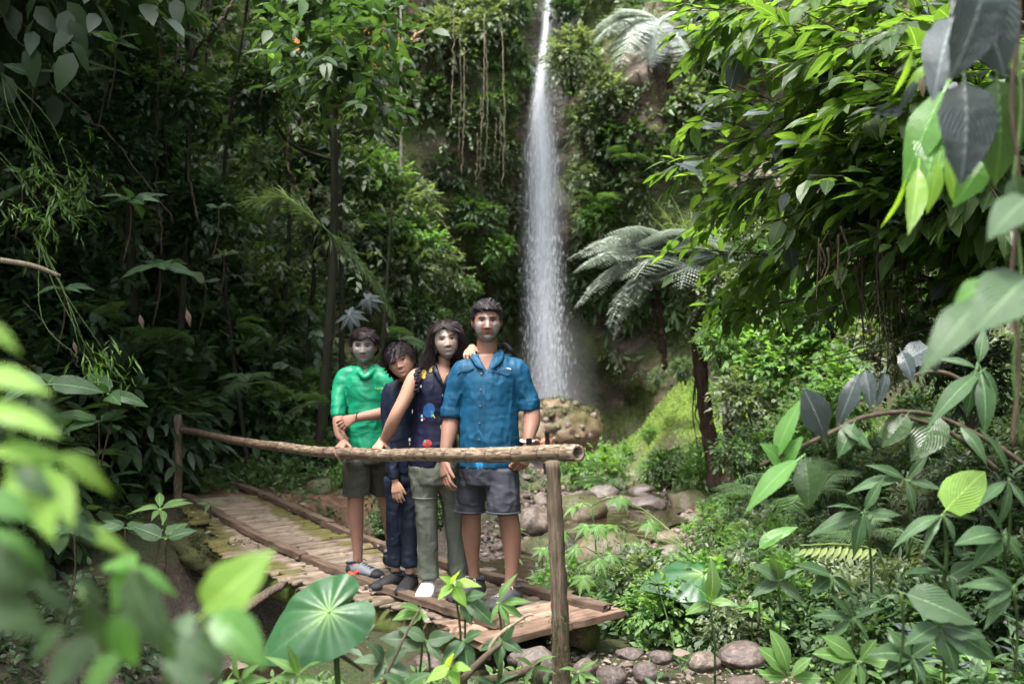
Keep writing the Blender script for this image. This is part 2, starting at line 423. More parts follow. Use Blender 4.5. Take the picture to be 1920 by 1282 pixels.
def slat_mesh(L, w, th, seed, mossy):
    """half-round slat: length along x, domed top, chipped ends"""
    g = np.random.default_rng(seed); m, n = 11, 7
    x = np.linspace(-L / 2, L / 2, m); a = np.linspace(0, np.pi, n)
    x = x + 0
    wob = .004 * np.cumsum(g.normal(size=m)) * .6
    ww = w / 2 * (1 + .07 * g.normal(size=m)); 
    v = []
    for i in range(m):
        e = g.normal(size=n) * (.016 if i in (0, m - 1) else 0.0)
        y = -np.cos(a) * ww[i] + wob[i]; z = np.sin(a) ** .6 * th + .002 * g.normal(size=n)
        v.append(np.stack([x[i] + e, y, z], -1))
    v = np.array(v); lo = v.copy(); lo[..., 2] = lo[..., 2] * .55 - .012; lo[:, 0, 2] -= 0; 
    top = v.reshape(-1, 3); bot = lo.reshape(-1, 3); vv = np.vstack([top, bot]); N = m * n
    i = (np.arange(m - 1)[:, None] * n + np.arange(n - 1)[None]).ravel()
    ft = np.stack([i, i + n, i + n + 1, i + 1], -1); fb = np.stack([i, i + 1, i + n + 1, i + n], -1) + N
    s = []
    for k in range(m - 1):
        for c0 in (0, n - 1):
            p, q = k * n + c0, (k + 1) * n + c0
            s.append([p, q, q + N, p + N] if c0 else [q, p, p + N, q + N])
    for k in range(n - 1):
        for r0 in (0, m - 1):
            p, q = r0 * n + k, r0 * n + k + 1
            s.append([p, q, q + N, p + N] if not r0 else [q, p, p + N, q + N])
    mw = np.zeros((2 * N, 3)); xx = vv[:, 0]
    mw[:, 0] = mossy * np.clip(.12 + 1.2 * sstep(.1, .48, np.abs(xx + .06) / (L * .5) * .55), 0, 1.3)
    return mesh('plank', vv, [ft, fb, np.array(s)], M['plank'], True, {'mossw': mw})

s = .02; k = 0
while s < BL - .62:
    w = rng.uniform(.07, .115)
    t = s / BL
    over = np.interp(t, [0, .12, .25, .4, .52, .7, .85, 1], [.12, .22, .34, .40, .36, .22, .12, .05]) + rng.normal() * .025
    if .18 < t < .27: over -= .12
    far = .68 + rng.uniform(.08, .16) + .05 * math.sin(s * 3)
    L = over + far
    mossy = np.interp(t, [0, .25, .5, .75, 1], [.95, .85, .55, .35, .25]) + rng.normal() * .12
    me = slat_mesh(L, w * 1.04, rng.uniform(.016, .026), 100 + k, mossy)
    mid = (over - far) / 2
    slope = (deck(s + .1)[2] - deck(s - .1)[2]) / .2
    bpart('plank', me, deck(s + w / 2, mid, -.028 + rng.normal() * .004), (-slope * 1.0 + rng.normal() * .05, rng.normal() * .012, ROT + math.pi / 2 + rng.normal() * .025))
    s += w + rng.uniform(.001, .012); k += 1
# broad boards at the near end
def board_mesh(name, L, w, th, mat, seed, m=14, bend=0.0, dip=0.0):
    g = np.random.default_rng(seed)
    x = np.linspace(-L / 2, L / 2, m)
    prof = np.array([[-.5, -1], [-.5, 0], [-.46, .25], [-.2, .32], [.1, .28], [.46, .25], [.5, 0], [.5, -1]])
    n = len(prof); v = []
    for i in range(m):
        ee = g.normal(size=n) * (.012 if i in (0, m - 1) else 0)
        t = x[i] / L
        yy = prof[:, 0] * w * (1 + .05 * g.normal()) + bend * (4 * t * t - 1) + .003 * g.normal()
        v.append(np.stack([x[i] + ee, yy, prof[:, 1] * th + dip * (1 - 4 * t * t) + .0015 * g.normal(size=n)], -1))
    v = np.array(v).reshape(-1, 3)
    i = np.arange(m - 1)[:, None] * n; j = np.arange(n)[None]; j2 = (j + 1) % n
    f = np.stack([i + j, i + n + j, i + n + j2, i + j2], -1).reshape(-1, 4)
    caps = [np.arange(n)[None], ((m - 1) * n + np.arange(n))[::-1][None]]
    return mesh(name, v, [f] + caps, mat, False)
for q, (ss, w, L, off) in enumerate([(BL - .53, .15, .94, -.32), (BL - .37, .15, .97, -.31), (BL - .20, .17, .98, -.29)]):
    bpart('plank', board_mesh('end_plank', L, w, .035, M['board'], 70 + q), deck(ss, off, -.012), (rng.normal() * .03, rng.normal() * .01, ROT + math.pi / 2 + rng.normal() * .02))
# curbs: two rows of boards laid end to end
def curb_run(off, cuts, seed):
    for q, (a, b, dy) in enumerate(cuts):
        L = b - a; pa, pb = deck(a, off + dy), deck(b, off + dy * .3)
        mid = (pa + pb) / 2; md = deck((a + b) / 2)[2]
        sl = math.atan2(pb[2] - pa[2], L)
        me = board_mesh('curb_board', L + .06, .075, .035, M['curb'], seed + q, 16, bend=rng.normal() * .008, dip=(md - mid[2]))
        bpart('curb_board', me, mid + np.array([0, 0, .028 + .012 * (q % 2)]), (0, -sl, ROT + math.atan2(0, 1)))
curb_run(0.0, [(-.05, 1.3, .0), (1.25, 2.75, .01), (2.7, 4.0, -.01), (3.95, 5.25, .0)], 200)
curb_run(-.68, [(-.6, .35, .02), (.3, 1.75, .0), (1.7, 3.3, .01), (3.25, 4.5, -.01), (4.45, 5.36, .0)], 220)
# logs carrying the deck
def logm(pts, rads, mat, n=14, jit=.06, name='support_log', m=40):
    c = spline(pts, m); r = np.interp(np.linspace(0, 1, m), np.linspace(0, 1, len(rads)), rads)
    r = r * (1 + .06 * np.sin(np.linspace(0, 17, m)) + .03 * rng.normal(size=m))
    v, f = tube(c, r, n=n, jitter=jit)
    return mesh(name, v, f, mat, True)
bo = np.array(bridge.location)
bpart('support_log', logm([deck(-.6, .12, -.16) , deck(.8, .2, -.17), deck(2.2, .22, -.16), deck(3.6, .12, -.17), deck(5.0, -.06, -.16)], [.09, .10, .105, .105, .10], M['log']))
bpart('support_log', logm([deck(-.6, -.62, -.16), deck(2.4, -.62, -.17), deck(5.3, -.62, -.15)], [.10, .10, .09], M['log']))
bpart('support_log', logm([deck(-.4, .24, -.12), deck(.5, .33, -.16), deck(1.4, .40, -.20), deck(2.0, .36, -.2)], [.07, .1, .085, .04], M['mosslog'], jit=.16))
# moss tufts hanging at the far half of the edge
def tufts(centers, rad, nb, mat, name, L=.05, g=rng):
    """short blades standing out of spots: one stuff mesh"""
    c = np.repeat(np.asarray(centers), nb, 0); n = len(c)
    d = nrm(g.normal(size=(n, 3)) + np.array([0, 0, .25]))
    p = c + g.normal(size=(n, 3)) * rad
    sd = nrm(np.cross(d, g.normal(size=(n, 3)))); l = L * g.uniform(.5, 1.4, n)[:, None]; w = l * .16
    v = np.stack([p - sd * w, p + sd * w, p + d * l], 1).reshape(-1, 3)
    return mesh(name, v, np.arange(3 * n).reshape(-1, 3), mat, False, {'tint': np.repeat(g.uniform(0, 1, n), 3), 'luv': np.zeros((3 * n, 3))})
M['moss'] = leaf_mat('moss', (.03, .034, .010), (.055, .058, .018), (.10, .10, .03), rough=.9, trans=.2)
cen = [deck(s_, rng.uniform(.05, .42) if rng.random() < .7 else rng.uniform(-.9, -.7), rng.uniform(-.22, -.02)) for s_ in rng.uniform(-.2, 2.6, 110)]
o = bpart('moss', tufts(cen, .035, 90, M['moss'], 'moss', .03)); o['kind'] = 'stuff'

# rail: bamboo pole with nodes
def rail_pts():
    px = [(279, 794, 10.9), (335, 805, 9.6), (450, 826, 8.1), (560, 841, 7.05), (635, 847, 6.49), (705, 850, 6.03), (800, 851, 5.5), (900, 851, 5.04), (1000, 851, 4.72), (1086, 850, 4.42)]
    return np.array([P(*q) for q in px])
RP = rail_pts()
def bamboo():
    c = spline(RP, 240)
    seg = np.concatenate([[0], np.cumsum(np.linalg.norm(np.diff(c, axis=0), axis=1))]); L = seg[-1]
    nodes = []; q = L - .10
    while q > 0: nodes.append(q); q -= rng.uniform(.17, .23)
    nodes = np.array(nodes)
    # extra stations round each node
    ss = np.sort(np.concatenate([np.linspace(0, L, 160), (nodes[:, None] + np.array([-.012, -.006, 0, .006, .012])).ravel()])); ss = ss[(ss >= 0) & (ss <= L)]
    cc = np.stack([np.interp(ss, seg, c[:, k]) for k in range(3)], -1)
    dn = np.abs(ss[:, None] - nodes).min(1)
    r = np.interp(ss / L, [0, .5, .85, 1], [.027, .034, .037, .039]) * (1 + .085 * np.exp(-(dn / .008) ** 2) - .03 * np.exp(-((dn - .02) / .01) ** 2))
    wob = np.stack([fnoise(np.stack([ss, ss * 0, ss * 0], -1), 1.5, 2, 3.0) * .012, ss * 0, fnoise(np.stack([ss, ss * 0, ss * 0], -1), 1.8, 2, 4.0) * .008], -1)
    v, f = tube(cc + wob, r, n=20, cap=False)
    nd = np.repeat(np.exp(-(dn / .007) ** 2), 20); al = np.repeat(ss, 20); an = np.tile(np.arange(20) / 20, len(ss))
    # hollow near end
    m = len(ss); end = v[-20:]; ctr = end.mean(0); t = nrm(cc[-1] - cc[-2])
    i0 = len(v); v = np.vstack([v, ctr + (end - ctr) * .62, ctr + (end - ctr) * .55 - t * .05, (ctr - t * .055)[None], v[:20].mean(0)[None]])
    j = np.arange(20); j2 = (j + 1) % 20; b = (m - 1) * 20
    fs = f + [np.stack([b + j, b + j2, i0 + j2, i0 + j], -1), np.stack([i0 + j, i0 + j2, i0 + 20 + j2, i0 + 20 + j], -1),
              np.stack([np.full(20, i0 + 40), i0 + 20 + j, i0 + 20 + j2], -1), np.stack([np.full(20, i0 + 41), j2, j], -1)]
    ex = len(v) - len(nd)
    rc = np.stack([np.concatenate([al, np.full(ex, L + .2)]), np.concatenate([an, np.tile(an[:20], 3)[:ex]]), np.concatenate([nd, np.full(ex, .5)])], -1)
    k = NT('old_bamboo'); a = k.attr('rail', 'Vector'); sx = k.new('SeparateXYZ'); k.l(a, sx.inputs[0])
    co = k.coord('Object'); vec = k.mapped(a, (3.2, 9, 0))
    n = k.noise(vec, 1.6, 6, .65, dist=.5); n2 = k.noise(k.mapped(a, (9, 16, 0)), 1.4, 5, .7); n3 = k.noise(co, 90, 3)
    c_ = k.ramp(n, [(.3, (.05, .035, .024)), (.42, (.17, .12, .08)), (.52, (.28, .215, .15)), (.75, (.43, .35, .26))])
    c_ = k.mix(k.ramp(n2, [(.46, (0, 0, 0)), (.56, (1, 1, 1))]), c_, (.06, .04, .028))
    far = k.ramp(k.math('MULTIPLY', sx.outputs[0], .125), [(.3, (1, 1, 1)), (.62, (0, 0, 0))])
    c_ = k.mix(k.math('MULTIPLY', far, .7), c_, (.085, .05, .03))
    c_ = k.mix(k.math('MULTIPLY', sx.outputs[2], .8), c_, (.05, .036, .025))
    k.pbr(c_, .5, k.bump(k.math('ADD', n2, n3), .35, .004), .4)
    return mesh('rail', v, fs, k.m, True, {'rail': rc})
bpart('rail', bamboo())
# posts
def post(pts, rads, name='post', n=14):
    c = spline(pts, 34); r = np.interp(np.linspace(0, 1, 34), np.linspace(0, 1, len(rads)), rads) * (1 + .035 * rng.normal(size=34))
    v, f = tube(c, r, up=(0, 1, 0), n=n, jitter=.05)
    return mesh(name, v, f, M['post'], True)
q = bpart('post', post([P(1054, 1330, 4.5), P(1050, 1150, 4.48), P(1043, 1000, 4.47), P(1036, 864, 4.46)], [.040, .039, .036, .031]))
tag(q, 'weathered brown post under the near end of the rail')
q = bpart('post', post([P(322, 1135, 9.0), P(330, 1000, 9.3), P(334, 900, 9.52), P(334, 778, 9.52)], [.035, .04, .042, .034]))
tag(q, 'slim mossy post rising from the gully at the far end')
cen = [P(1050 + rng.normal() * 9, 1150 + 140 * rng.random(), 4.445) for _ in range(60)]
o = bpart('moss', tufts(cen, .012, 20, M['moss'], 'moss', .010)); o['kind'] = 'stuff'
# broken timber below the deck
t = empty('broken_timber', P(480, 1150, 6.6), 'grey split timber fallen slantwise beneath the footbridge', 'timber')
c = spline([P(535, 1092, 6.6) , P(480, 1125, 6.5), P(428, 1165, 6.3)], 18); v, f = tube(c, np.interp(np.linspace(0, 1, 18), [0, .1, .8, 1], [.02, .055, .05, .03]), n=8, flat=.5, jitter=.10)
o = link('timber', mesh('timber', v, f, M['post']), t); o.location = -t.location
# ------------------------------------------------------------ cliff
CP = np.array([[-20, 13], [-12, 17.5], [-7, 20.8], [-4.0, 22.4], [-2.2, 23.2], [-.6, 24.6], [.9, 25.2], [2.2, 24.7], [3.4, 23.4], [5.2, 22.6], [8, 20.5], [12, 17], [20, 13]])
CTOP = 19.0
def cliff_pt(u, z):
    """u 0..1 along the foot, z height -> point on the cliff face (arrays)"""
    c = spline(CP, 400); seg = np.concatenate([[0], np.cumsum(np.linalg.norm(np.diff(c, axis=0), axis=1))]); seg /= seg[-1]
    x = np.interp(u, seg, c[:, 0]); y = np.interp(u, seg, c[:, 1])
    d = np.gradient(c, axis=0); nx = np.interp(u, seg, d[:, 1]); ny = np.interp(u, seg, -d[:, 0]); L = np.hypot(nx, ny); nx, ny = nx / L, ny / L
    # outward normal points to the camera side (y smaller)
    sgn = np.where(ny > 0, -1, 1); nx, ny = nx * sgn, ny * sgn
    lean = -.10 * z                                             # leans back
    under = -.7 * np.exp(-((z + .1) / 1.1) ** 2) * np.exp(-((x - 1.0) / 3.2) ** 2)           # washed-out hollow at the foot
    bulgeL = 1.7 * np.exp(-((x + 2.2) / 1.9) ** 2) * sstep(2.4, 4.5, z)
    bulgeR = 1.3 * np.exp(-((x - 3.1) / 1.7) ** 2) * sstep(2.2, 4.2, z)
    groove = -.5 * np.exp(-((x - .9) / .7) ** 2)
    q = np.stack([x, y * 0 + u * 9, z], -1)
    n = .45 * fnoise(q, .55, 3, 5.0) + .16 * fnoise(q, 1.9, 3, 6.0)
    ledge = .18 * np.sin(z * 2.6 + fnoise(q, .8, 2, 8.0) * 1.5)
    off = lean + under + bulgeL + bulgeR + groove + n + ledge * np.exp(-((z - .8) / 2) ** 2)
    return np.stack([x + nx * off, y + ny * off, z], -1), np.stack([nx, ny, nx * 0], -1)
def build_cliff():
    nu, nz = 420, 170
    u = np.linspace(0, 1, nu); z = np.linspace(-3, CTOP, nz)
    Uu, Z = np.meshgrid(u, z); v, _ = cliff_pt(Uu.ravel(), Z.ravel())
    i = (np.arange(nz - 1)[:, None] * nu + np.arange(nu - 1)[None]).ravel()
    k = NT('cliff_rock'); co = k.coord('Object')
    n = k.noise(k.mapped(co, (1, 1, 1.6)), 1.7, 7, .66, dist=.6); n2 = k.noise(co, 7, 5, .65); n3 = k.noise(co, .8, 4); n4 = k.noise(co, 30, 3)
    rk = k.ramp(n, [(.3, (.025, .019, .015)), (.48, (.09, .066, .05)), (.62, (.19, .14, .11)), (.75, (.32, .25, .2))])
    ms = k.ramp(n2, [(.3, (.018, .03, .008)), (.55, (.055, .075, .015)), (.75, (.11, .14, .03))])
    c = k.mix(k.ramp(k.math('ADD', n3, k.math('MULTIPLY', n4, .18)), [(.5, (0, 0, 0)), (.62, (1, 1, 1))]), rk, ms)
    sx = k.new('SeparateXYZ'); k.l(co, sx.inputs[0])
    wet = k.math('MULTIPLY', k.math('ABSOLUTE', k.math('SUBTRACT', sx.outputs[0], 1.0)), 1.2, clamp=True)
    c = k.mix(wet, k.mix(n2, (.016, .013, .015), (.05, .042, .045)), c)
    k.pbr(c, k.math('ADD', k.math('MULTIPLY', wet, .4), .35), k.bump(k.math('ADD', n, k.math('MULTIPLY', n2, .4)), .9, .12), .4)
    me = mesh('cliff', v, np.stack([i, i + 1, i + nu + 1, i + nu], -1), k.m, True)
    tag(link('cliff', me), 'tall wet rock wall closing the gorge behind the waterfall', 'cliff', kind='structure')
build_cliff()

# ------------------------------------------------------------ waterfall
def build_fall():
    d = 23.6
    rows = [(-300, 1034, 7), (-60, 1031, 9), (0, 1030, 10), (60, 1026, 12), (120, 1021, 15), (180, 1016, 20), (230, 1016, 27), (300, 1018, 34), (400, 1019, 38), (520, 1020, 40), (640, 1023, 42), (730, 1026, 47), (800, 1028, 52)]
    rr = np.array([[P(px, py, d)[0], P(px, py, d)[2], w / FPX * d] for py, px, w in rows])
    zz = np.linspace(rr[0, 1], rr[-1, 1], 130); cx = np.interp(-zz, -rr[:, 1], rr[:, 0]); hw = np.interp(-zz, -rr[:, 1], rr[:, 2])
    k = NT('falling_water'); a = k.attr('fw', 'Vector'); sx = k.new('SeparateXYZ'); k.l(a, sx.inputs[0])
    n = k.noise(k.mapped(a, (9, .55, 1)), 2.4, 6, .7, dist=.3); n2 = k.noise(k.mapped(a, (34, 2.6, 1)), 2.0, 4, .75); n3 = k.noise(k.mapped(a, (3, .9, 1)), 1.3, 3)
    s_ = k.math('ADD', k.math('MULTIPLY', n, .8), k.math('MULTIPLY', n2, .55))
    e = k.math('SUBTRACT', 1.0, k.math('POWER', k.math('ABSOLUTE', sx.outputs[0]), 1.6), clamp=True)
    s_ = k.math('ADD', s_, k.math('MULTIPLY', n3, .35))
    al = k.math('MULTIPLY', k.math('MULTIPLY', k.math('SUBTRACT', s_, .50), 1.7, clamp=True), e, clamp=True)
    al = k.math('MULTIPLY', al, sx.outputs[2], clamp=True)
    p = k.pbr((.86, .88, .93), .55, None, .3, link=False)
    tl = k.new('BsdfTranslucent'); tl.inputs[0].default_value = (.8, .83, .9, 1)
    m1 = k.new('MixShader'); m1.inputs[0].default_value = .4; k.l(p.outputs[0], m1.inputs[1]); k.l(tl.outputs[0], m1.inputs[2])
    tr = k.new('BsdfTransparent'); m2 = k.new('MixShader'); k.l(al, m2.inputs[0]); k.l(tr.outputs[0], m2.inputs[1]); k.l(m1.outputs[0], m2.inputs[2]); k.l(m2.outputs[0], k.out.inputs[0])
    parts, at = [], []
    for q, (sc, off, dens) in enumerate([(1.0, 0, .85), (.8, .12, .9), (.62, -.10, 1.0), (.42, .05, 1.2), (1.35, .18, .28)]):
        m = 17; t = np.linspace(-1, 1, m)
        X = cx[:, None] + hw[:, None] * sc * t; Y = d + off + .22 * (t ** 2)[None] * np.ones(len(zz))[:, None] * sc; Z = np.repeat(zz[:, None], m, 1)
        v = np.stack([X, Y, Z], -1).reshape(-1, 3); i = (np.arange(len(zz) - 1)[:, None] * m + np.arange(m - 1)[None]).ravel()
        parts.append((v, [np.stack([i, i + 1, i + m + 1, i + m], -1)]))
        zf = np.interp(Z.ravel(), [rr[-1, 1], 1.0, 3.5, 5.5, 7.2, 12], [.7, .85, 1.05, 1.3, 1.3, 1.1]) * dens
        at.append(np.stack([np.tile(t, len(zz)), Z.ravel() + q * 7.3, zf], -1))
    v, f = join(parts)
    o = link('waterfall', mesh('waterfall', v, f, k.m, True, {'fw': np.vstack(at)}))
    tag(o, 'narrow white waterfall dropping down the cliff into spray', 'waterfall', kind='structure')
    # streaks and drops of loose water
    n_ = 6500; z = rng.uniform(-.9, 8.5, n_) ; z = np.where(rng.random(n_) < .35, rng.uniform(-.9, 4, n_), z)
    c_ = np.interp(-z, -rr[:, 1], rr[:, 0]); h_ = np.interp(-z, -rr[:, 1], rr[:, 2])
    t = rng.normal(size=n_) * .40
    p_ = np.stack([c_ + t * h_, d + rng.normal(size=n_) * .2, z], -1)
    L = rng.uniform(.04, .14, n_)[:, None]; w = rng.uniform(.0018, .004, n_)[:, None]
    X, Y, Z = np.eye(3)
    vv = np.stack([p_ - X * w, p_ + X * w, p_ + Z * L, p_ - Z * L * .6, p_ - Y * w, p_ + Y * w], 1).reshape(-1, 3)
    b = np.arange(n_)[:, None] * 6; ff = np.concatenate([b + np.array([[0, 1, 2]]), b + np.array([[0, 3, 1]]), b + np.array([[4, 5, 2]]), b + np.array([[4, 3, 5]])])
    k2 = NT('water_drops'); k2.pbr((.78, .8, .86), .3, None, .5)
    o2 = link('spray', mesh('spray', vv, ff, k2.m, False), o); o2['kind'] = 'stuff'
build_fall()
# spray hanging at the foot of the falls
bm = bmesh.new(); bmesh.ops.create_icosphere(bm, subdivisions=3, radius=1.0); me = bpy.data.meshes.new('mist'); bm.to_mesh(me); bm.free()
k = NT('mist'); vp = k.new('VolumePrincipled'); vp.inputs['Color'].default_value = (.9, .92, .96, 1); gr = k.new('TexGradient'); gr.gradient_type = 'SPHERICAL'; k.l(k.coord('Object'), gr.inputs[0]); k.l(k.math('MULTIPLY', k.math('POWER', gr.outputs['Fac'], 1.3), .3), vp.inputs['Density']); k.l(vp.outputs[0], k.out.inputs['Volume']); me.materials.append(k.m)
o = link('mist', me, None, (1.0, 22.9, .2), None, (1.15, .9, 2.6)); tag(o, 'fine pale spray hanging at the foot of the waterfall', 'mist', kind='stuff')

# ------------------------------------------------------------ stream
def build_stream():
    c = spline(BED[2:-1], 150); c = c[c[:, 1] > 1.5]
    n = len(c); hw = np.interp(c[:, 1], [2, 6, 8.5, 9.6, 10.4, 11.2, 12.2, 13.2, 15, 20], [.3, .32, .34, .42, .5, .62, .66, .4, .35, .8]) * (1 + .12 * np.sin(np.arange(n) * .7))
    hw *= 1.0
    d = nrm(np.gradient(c[:, :2], axis=0)); nn = np.stack([-d[:, 1], d[:, 0]], -1)
    t = np.linspace(-1, 1, 9)
    XY = c[:, None, :2] + nn[:, None] * (hw[:, None] * t)[..., None]
    r, s_, bz = bed_dist(c[:, 0], c[:, 1])
    zc = terr(c[:, 0], c[:, 1]) + .05
    zc = np.convolve(np.pad(zc, 3, 'edge'), np.ones(7) / 7, 'valid')
    v = np.concatenate([XY, np.repeat(zc[:, None, None], 9, 1)], -1).reshape(-1, 3)
    i = (np.arange(n - 1)[:, None] * 9 + np.arange(8)[None]).ravel()
    k = NT('stream_water'); co = k.coord('Object')
    w = k.noise(co, 9, 3, .5); f = k.noise(co, 16, 4, .7); big = k.noise(co, 2.2, 2)
    foam = k.ramp(k.math('MULTIPLY', f, big), [(.36, (0, 0, 0)), (.44, (1, 1, 1))])
    c_ = k.mix(k.math('MULTIPLY', foam, .55), (.03, .022, .014), (.6, .6, .6))
    p = k.pbr(c_, .06, k.bump(w, .25, .03), .7)
    tag(link('stream_water', mesh('stream_water', v, np.stack([i, i + 1, i + 10, i + 9], -1), k.m)), 'shallow brown stream running between the stones', 'water', kind='structure')
build_stream()

# ------------------------------------------------------------ stones
def rock_verts(seed, sub=3, lump=.22, flat=.7, crisp=.0):
    bm = bmesh.new(); bmesh.ops.create_icosphere(bm, subdivisions=sub, radius=1.0)
    v = np.array([q.co[:] for q in bm.verts]); f = np.array([[q.index for q in t.verts] for t in bm.faces]); bm.free()
    r = 1 + lump * fnoise(v, .75, 2, seed) + lump * .35 * fnoise(v, 2.3, 2, seed + .5)
    if crisp:
        g = np.random.default_rng(seed); 
        for _ in range(9):
            nn = nrm(g.normal(size=3)); lim = g.uniform(.72, .95); dd = (v * r[:, None]) @ nn; ex = np.maximum(dd - lim, 0)
            r = r * (1 - crisp * ex / np.maximum(dd, .01))
    r = r * (1 + .022 * fnoise(v, 7, 3, seed + .9)); v = v * r[:, None]; v[:, 2] *= flat
    return v, f
ROCKS = []
for q in range(10):
    v, f = rock_verts(20 + q, 4, .16 + .02 * (q % 4), .62 + .05 * (q % 3), .85 if q % 3 == 0 else .6)
    ROCKS.append((v, f))
RM = {}
def rock_obj(name, loc, size, mat, idx, rotz, label, group=None, sink=.3, tilt=0):
    key = (idx, mat)
    if key not in RM: RM[key] = mesh('stone', ROCKS[idx][0], ROCKS[idx][1], M[mat], True)
    o = link(name, RM[key], None, loc, (tilt, tilt * .5, rotz), size)
    if mat == 'rock_moss' and max(np.ravel(size)) > .13:
        tk = ('t', idx)
        if tk not in RM:
            vv = ROCKS[idx][0]; pk = vv[(nrm(vv)[:, 2] > -.1)]; pk = pk[(fnoise(pk, 1.6, 3, idx + .3) + .5 * nrm(pk)[:, 2]) > .25]; pk = pk[::3]
            RM[tk] = tufts(pk, .05, 26, M['moss'], 'moss', .055)
        link('moss', RM[tk], o)['kind'] = 'stuff'
    return tag(o, label, 'rock', group)
def rp(px, py, d, wpx, hpx, mat, label, idx=None, depth=.85, rot=None, sink=0.0, name='stone', group=None, tilt=0, free=False):
    """stone whose foot is seen at (px,py); width and height as seen"""
    w = wpx / FPX * d / 2; h = hpx / FPX * d / 2
    c = P(px, py - hpx / 2, d)
    g = tz(c[0], c[1])
    if not free: c[2] = g + h * .55
    idx = rng.integers(0, 10) if idx is None else idx
    fl = ROCKS[idx][0][:, 2].max()
    return rock_obj(name, c, (w, w * depth, h / fl), mat, idx, rng.uniform(-.4, .4) if rot is None else rot, label, group, tilt=tilt)
# the big boulder, with cobbles set in it
bx = P(1045, 803, 20.6)
v, f = rock_verts(61, 5, .13, .8); v = v * np.array([.98, .85, .78]); nn = nrm(v)
v = v + nn * (.075 * fnoise(v, 3.4, 3, 9.0) + .035 * fnoise(v, 11, 2, 11.0))[:, None]
ob = empty('boulder', bx + np.array([0, 0, -.5]), 'huge mossy boulder with cobbles set in it at the foot of the falls', 'boulder')
link('rock', mesh('rock', v, f, M['boulder'], True), ob, (0, 0, .5))
pk = v[fnoise(v, 3.0, 3, 4.4) + .3 * nn[:, 2] > .25]; link('moss', tufts(pk, .02, 14, M['moss'], 'moss', .045), ob, (0, 0, .5))['kind'] = 'stuff'
for q in range(30):
    dr = nrm(np.array([rng.normal(), -abs(rng.normal()) - .35, rng.normal() * .8 + .15])); j = np.argmax(nn @ dr); sz = rng.uniform(.04, .10)
    r_ = link('cobble', ROCKS and RM.setdefault((q % 10, 'rock_moss' if q % 3 else 'rock'), mesh('stone', ROCKS[q % 10][0], ROCKS[q % 10][1], M['rock_moss' if q % 3 else 'rock'], True)), ob, v[j] + np.array([0, 0, .5]), (rng.uniform(0, 3), rng.uniform(0, 3), 0), sz)
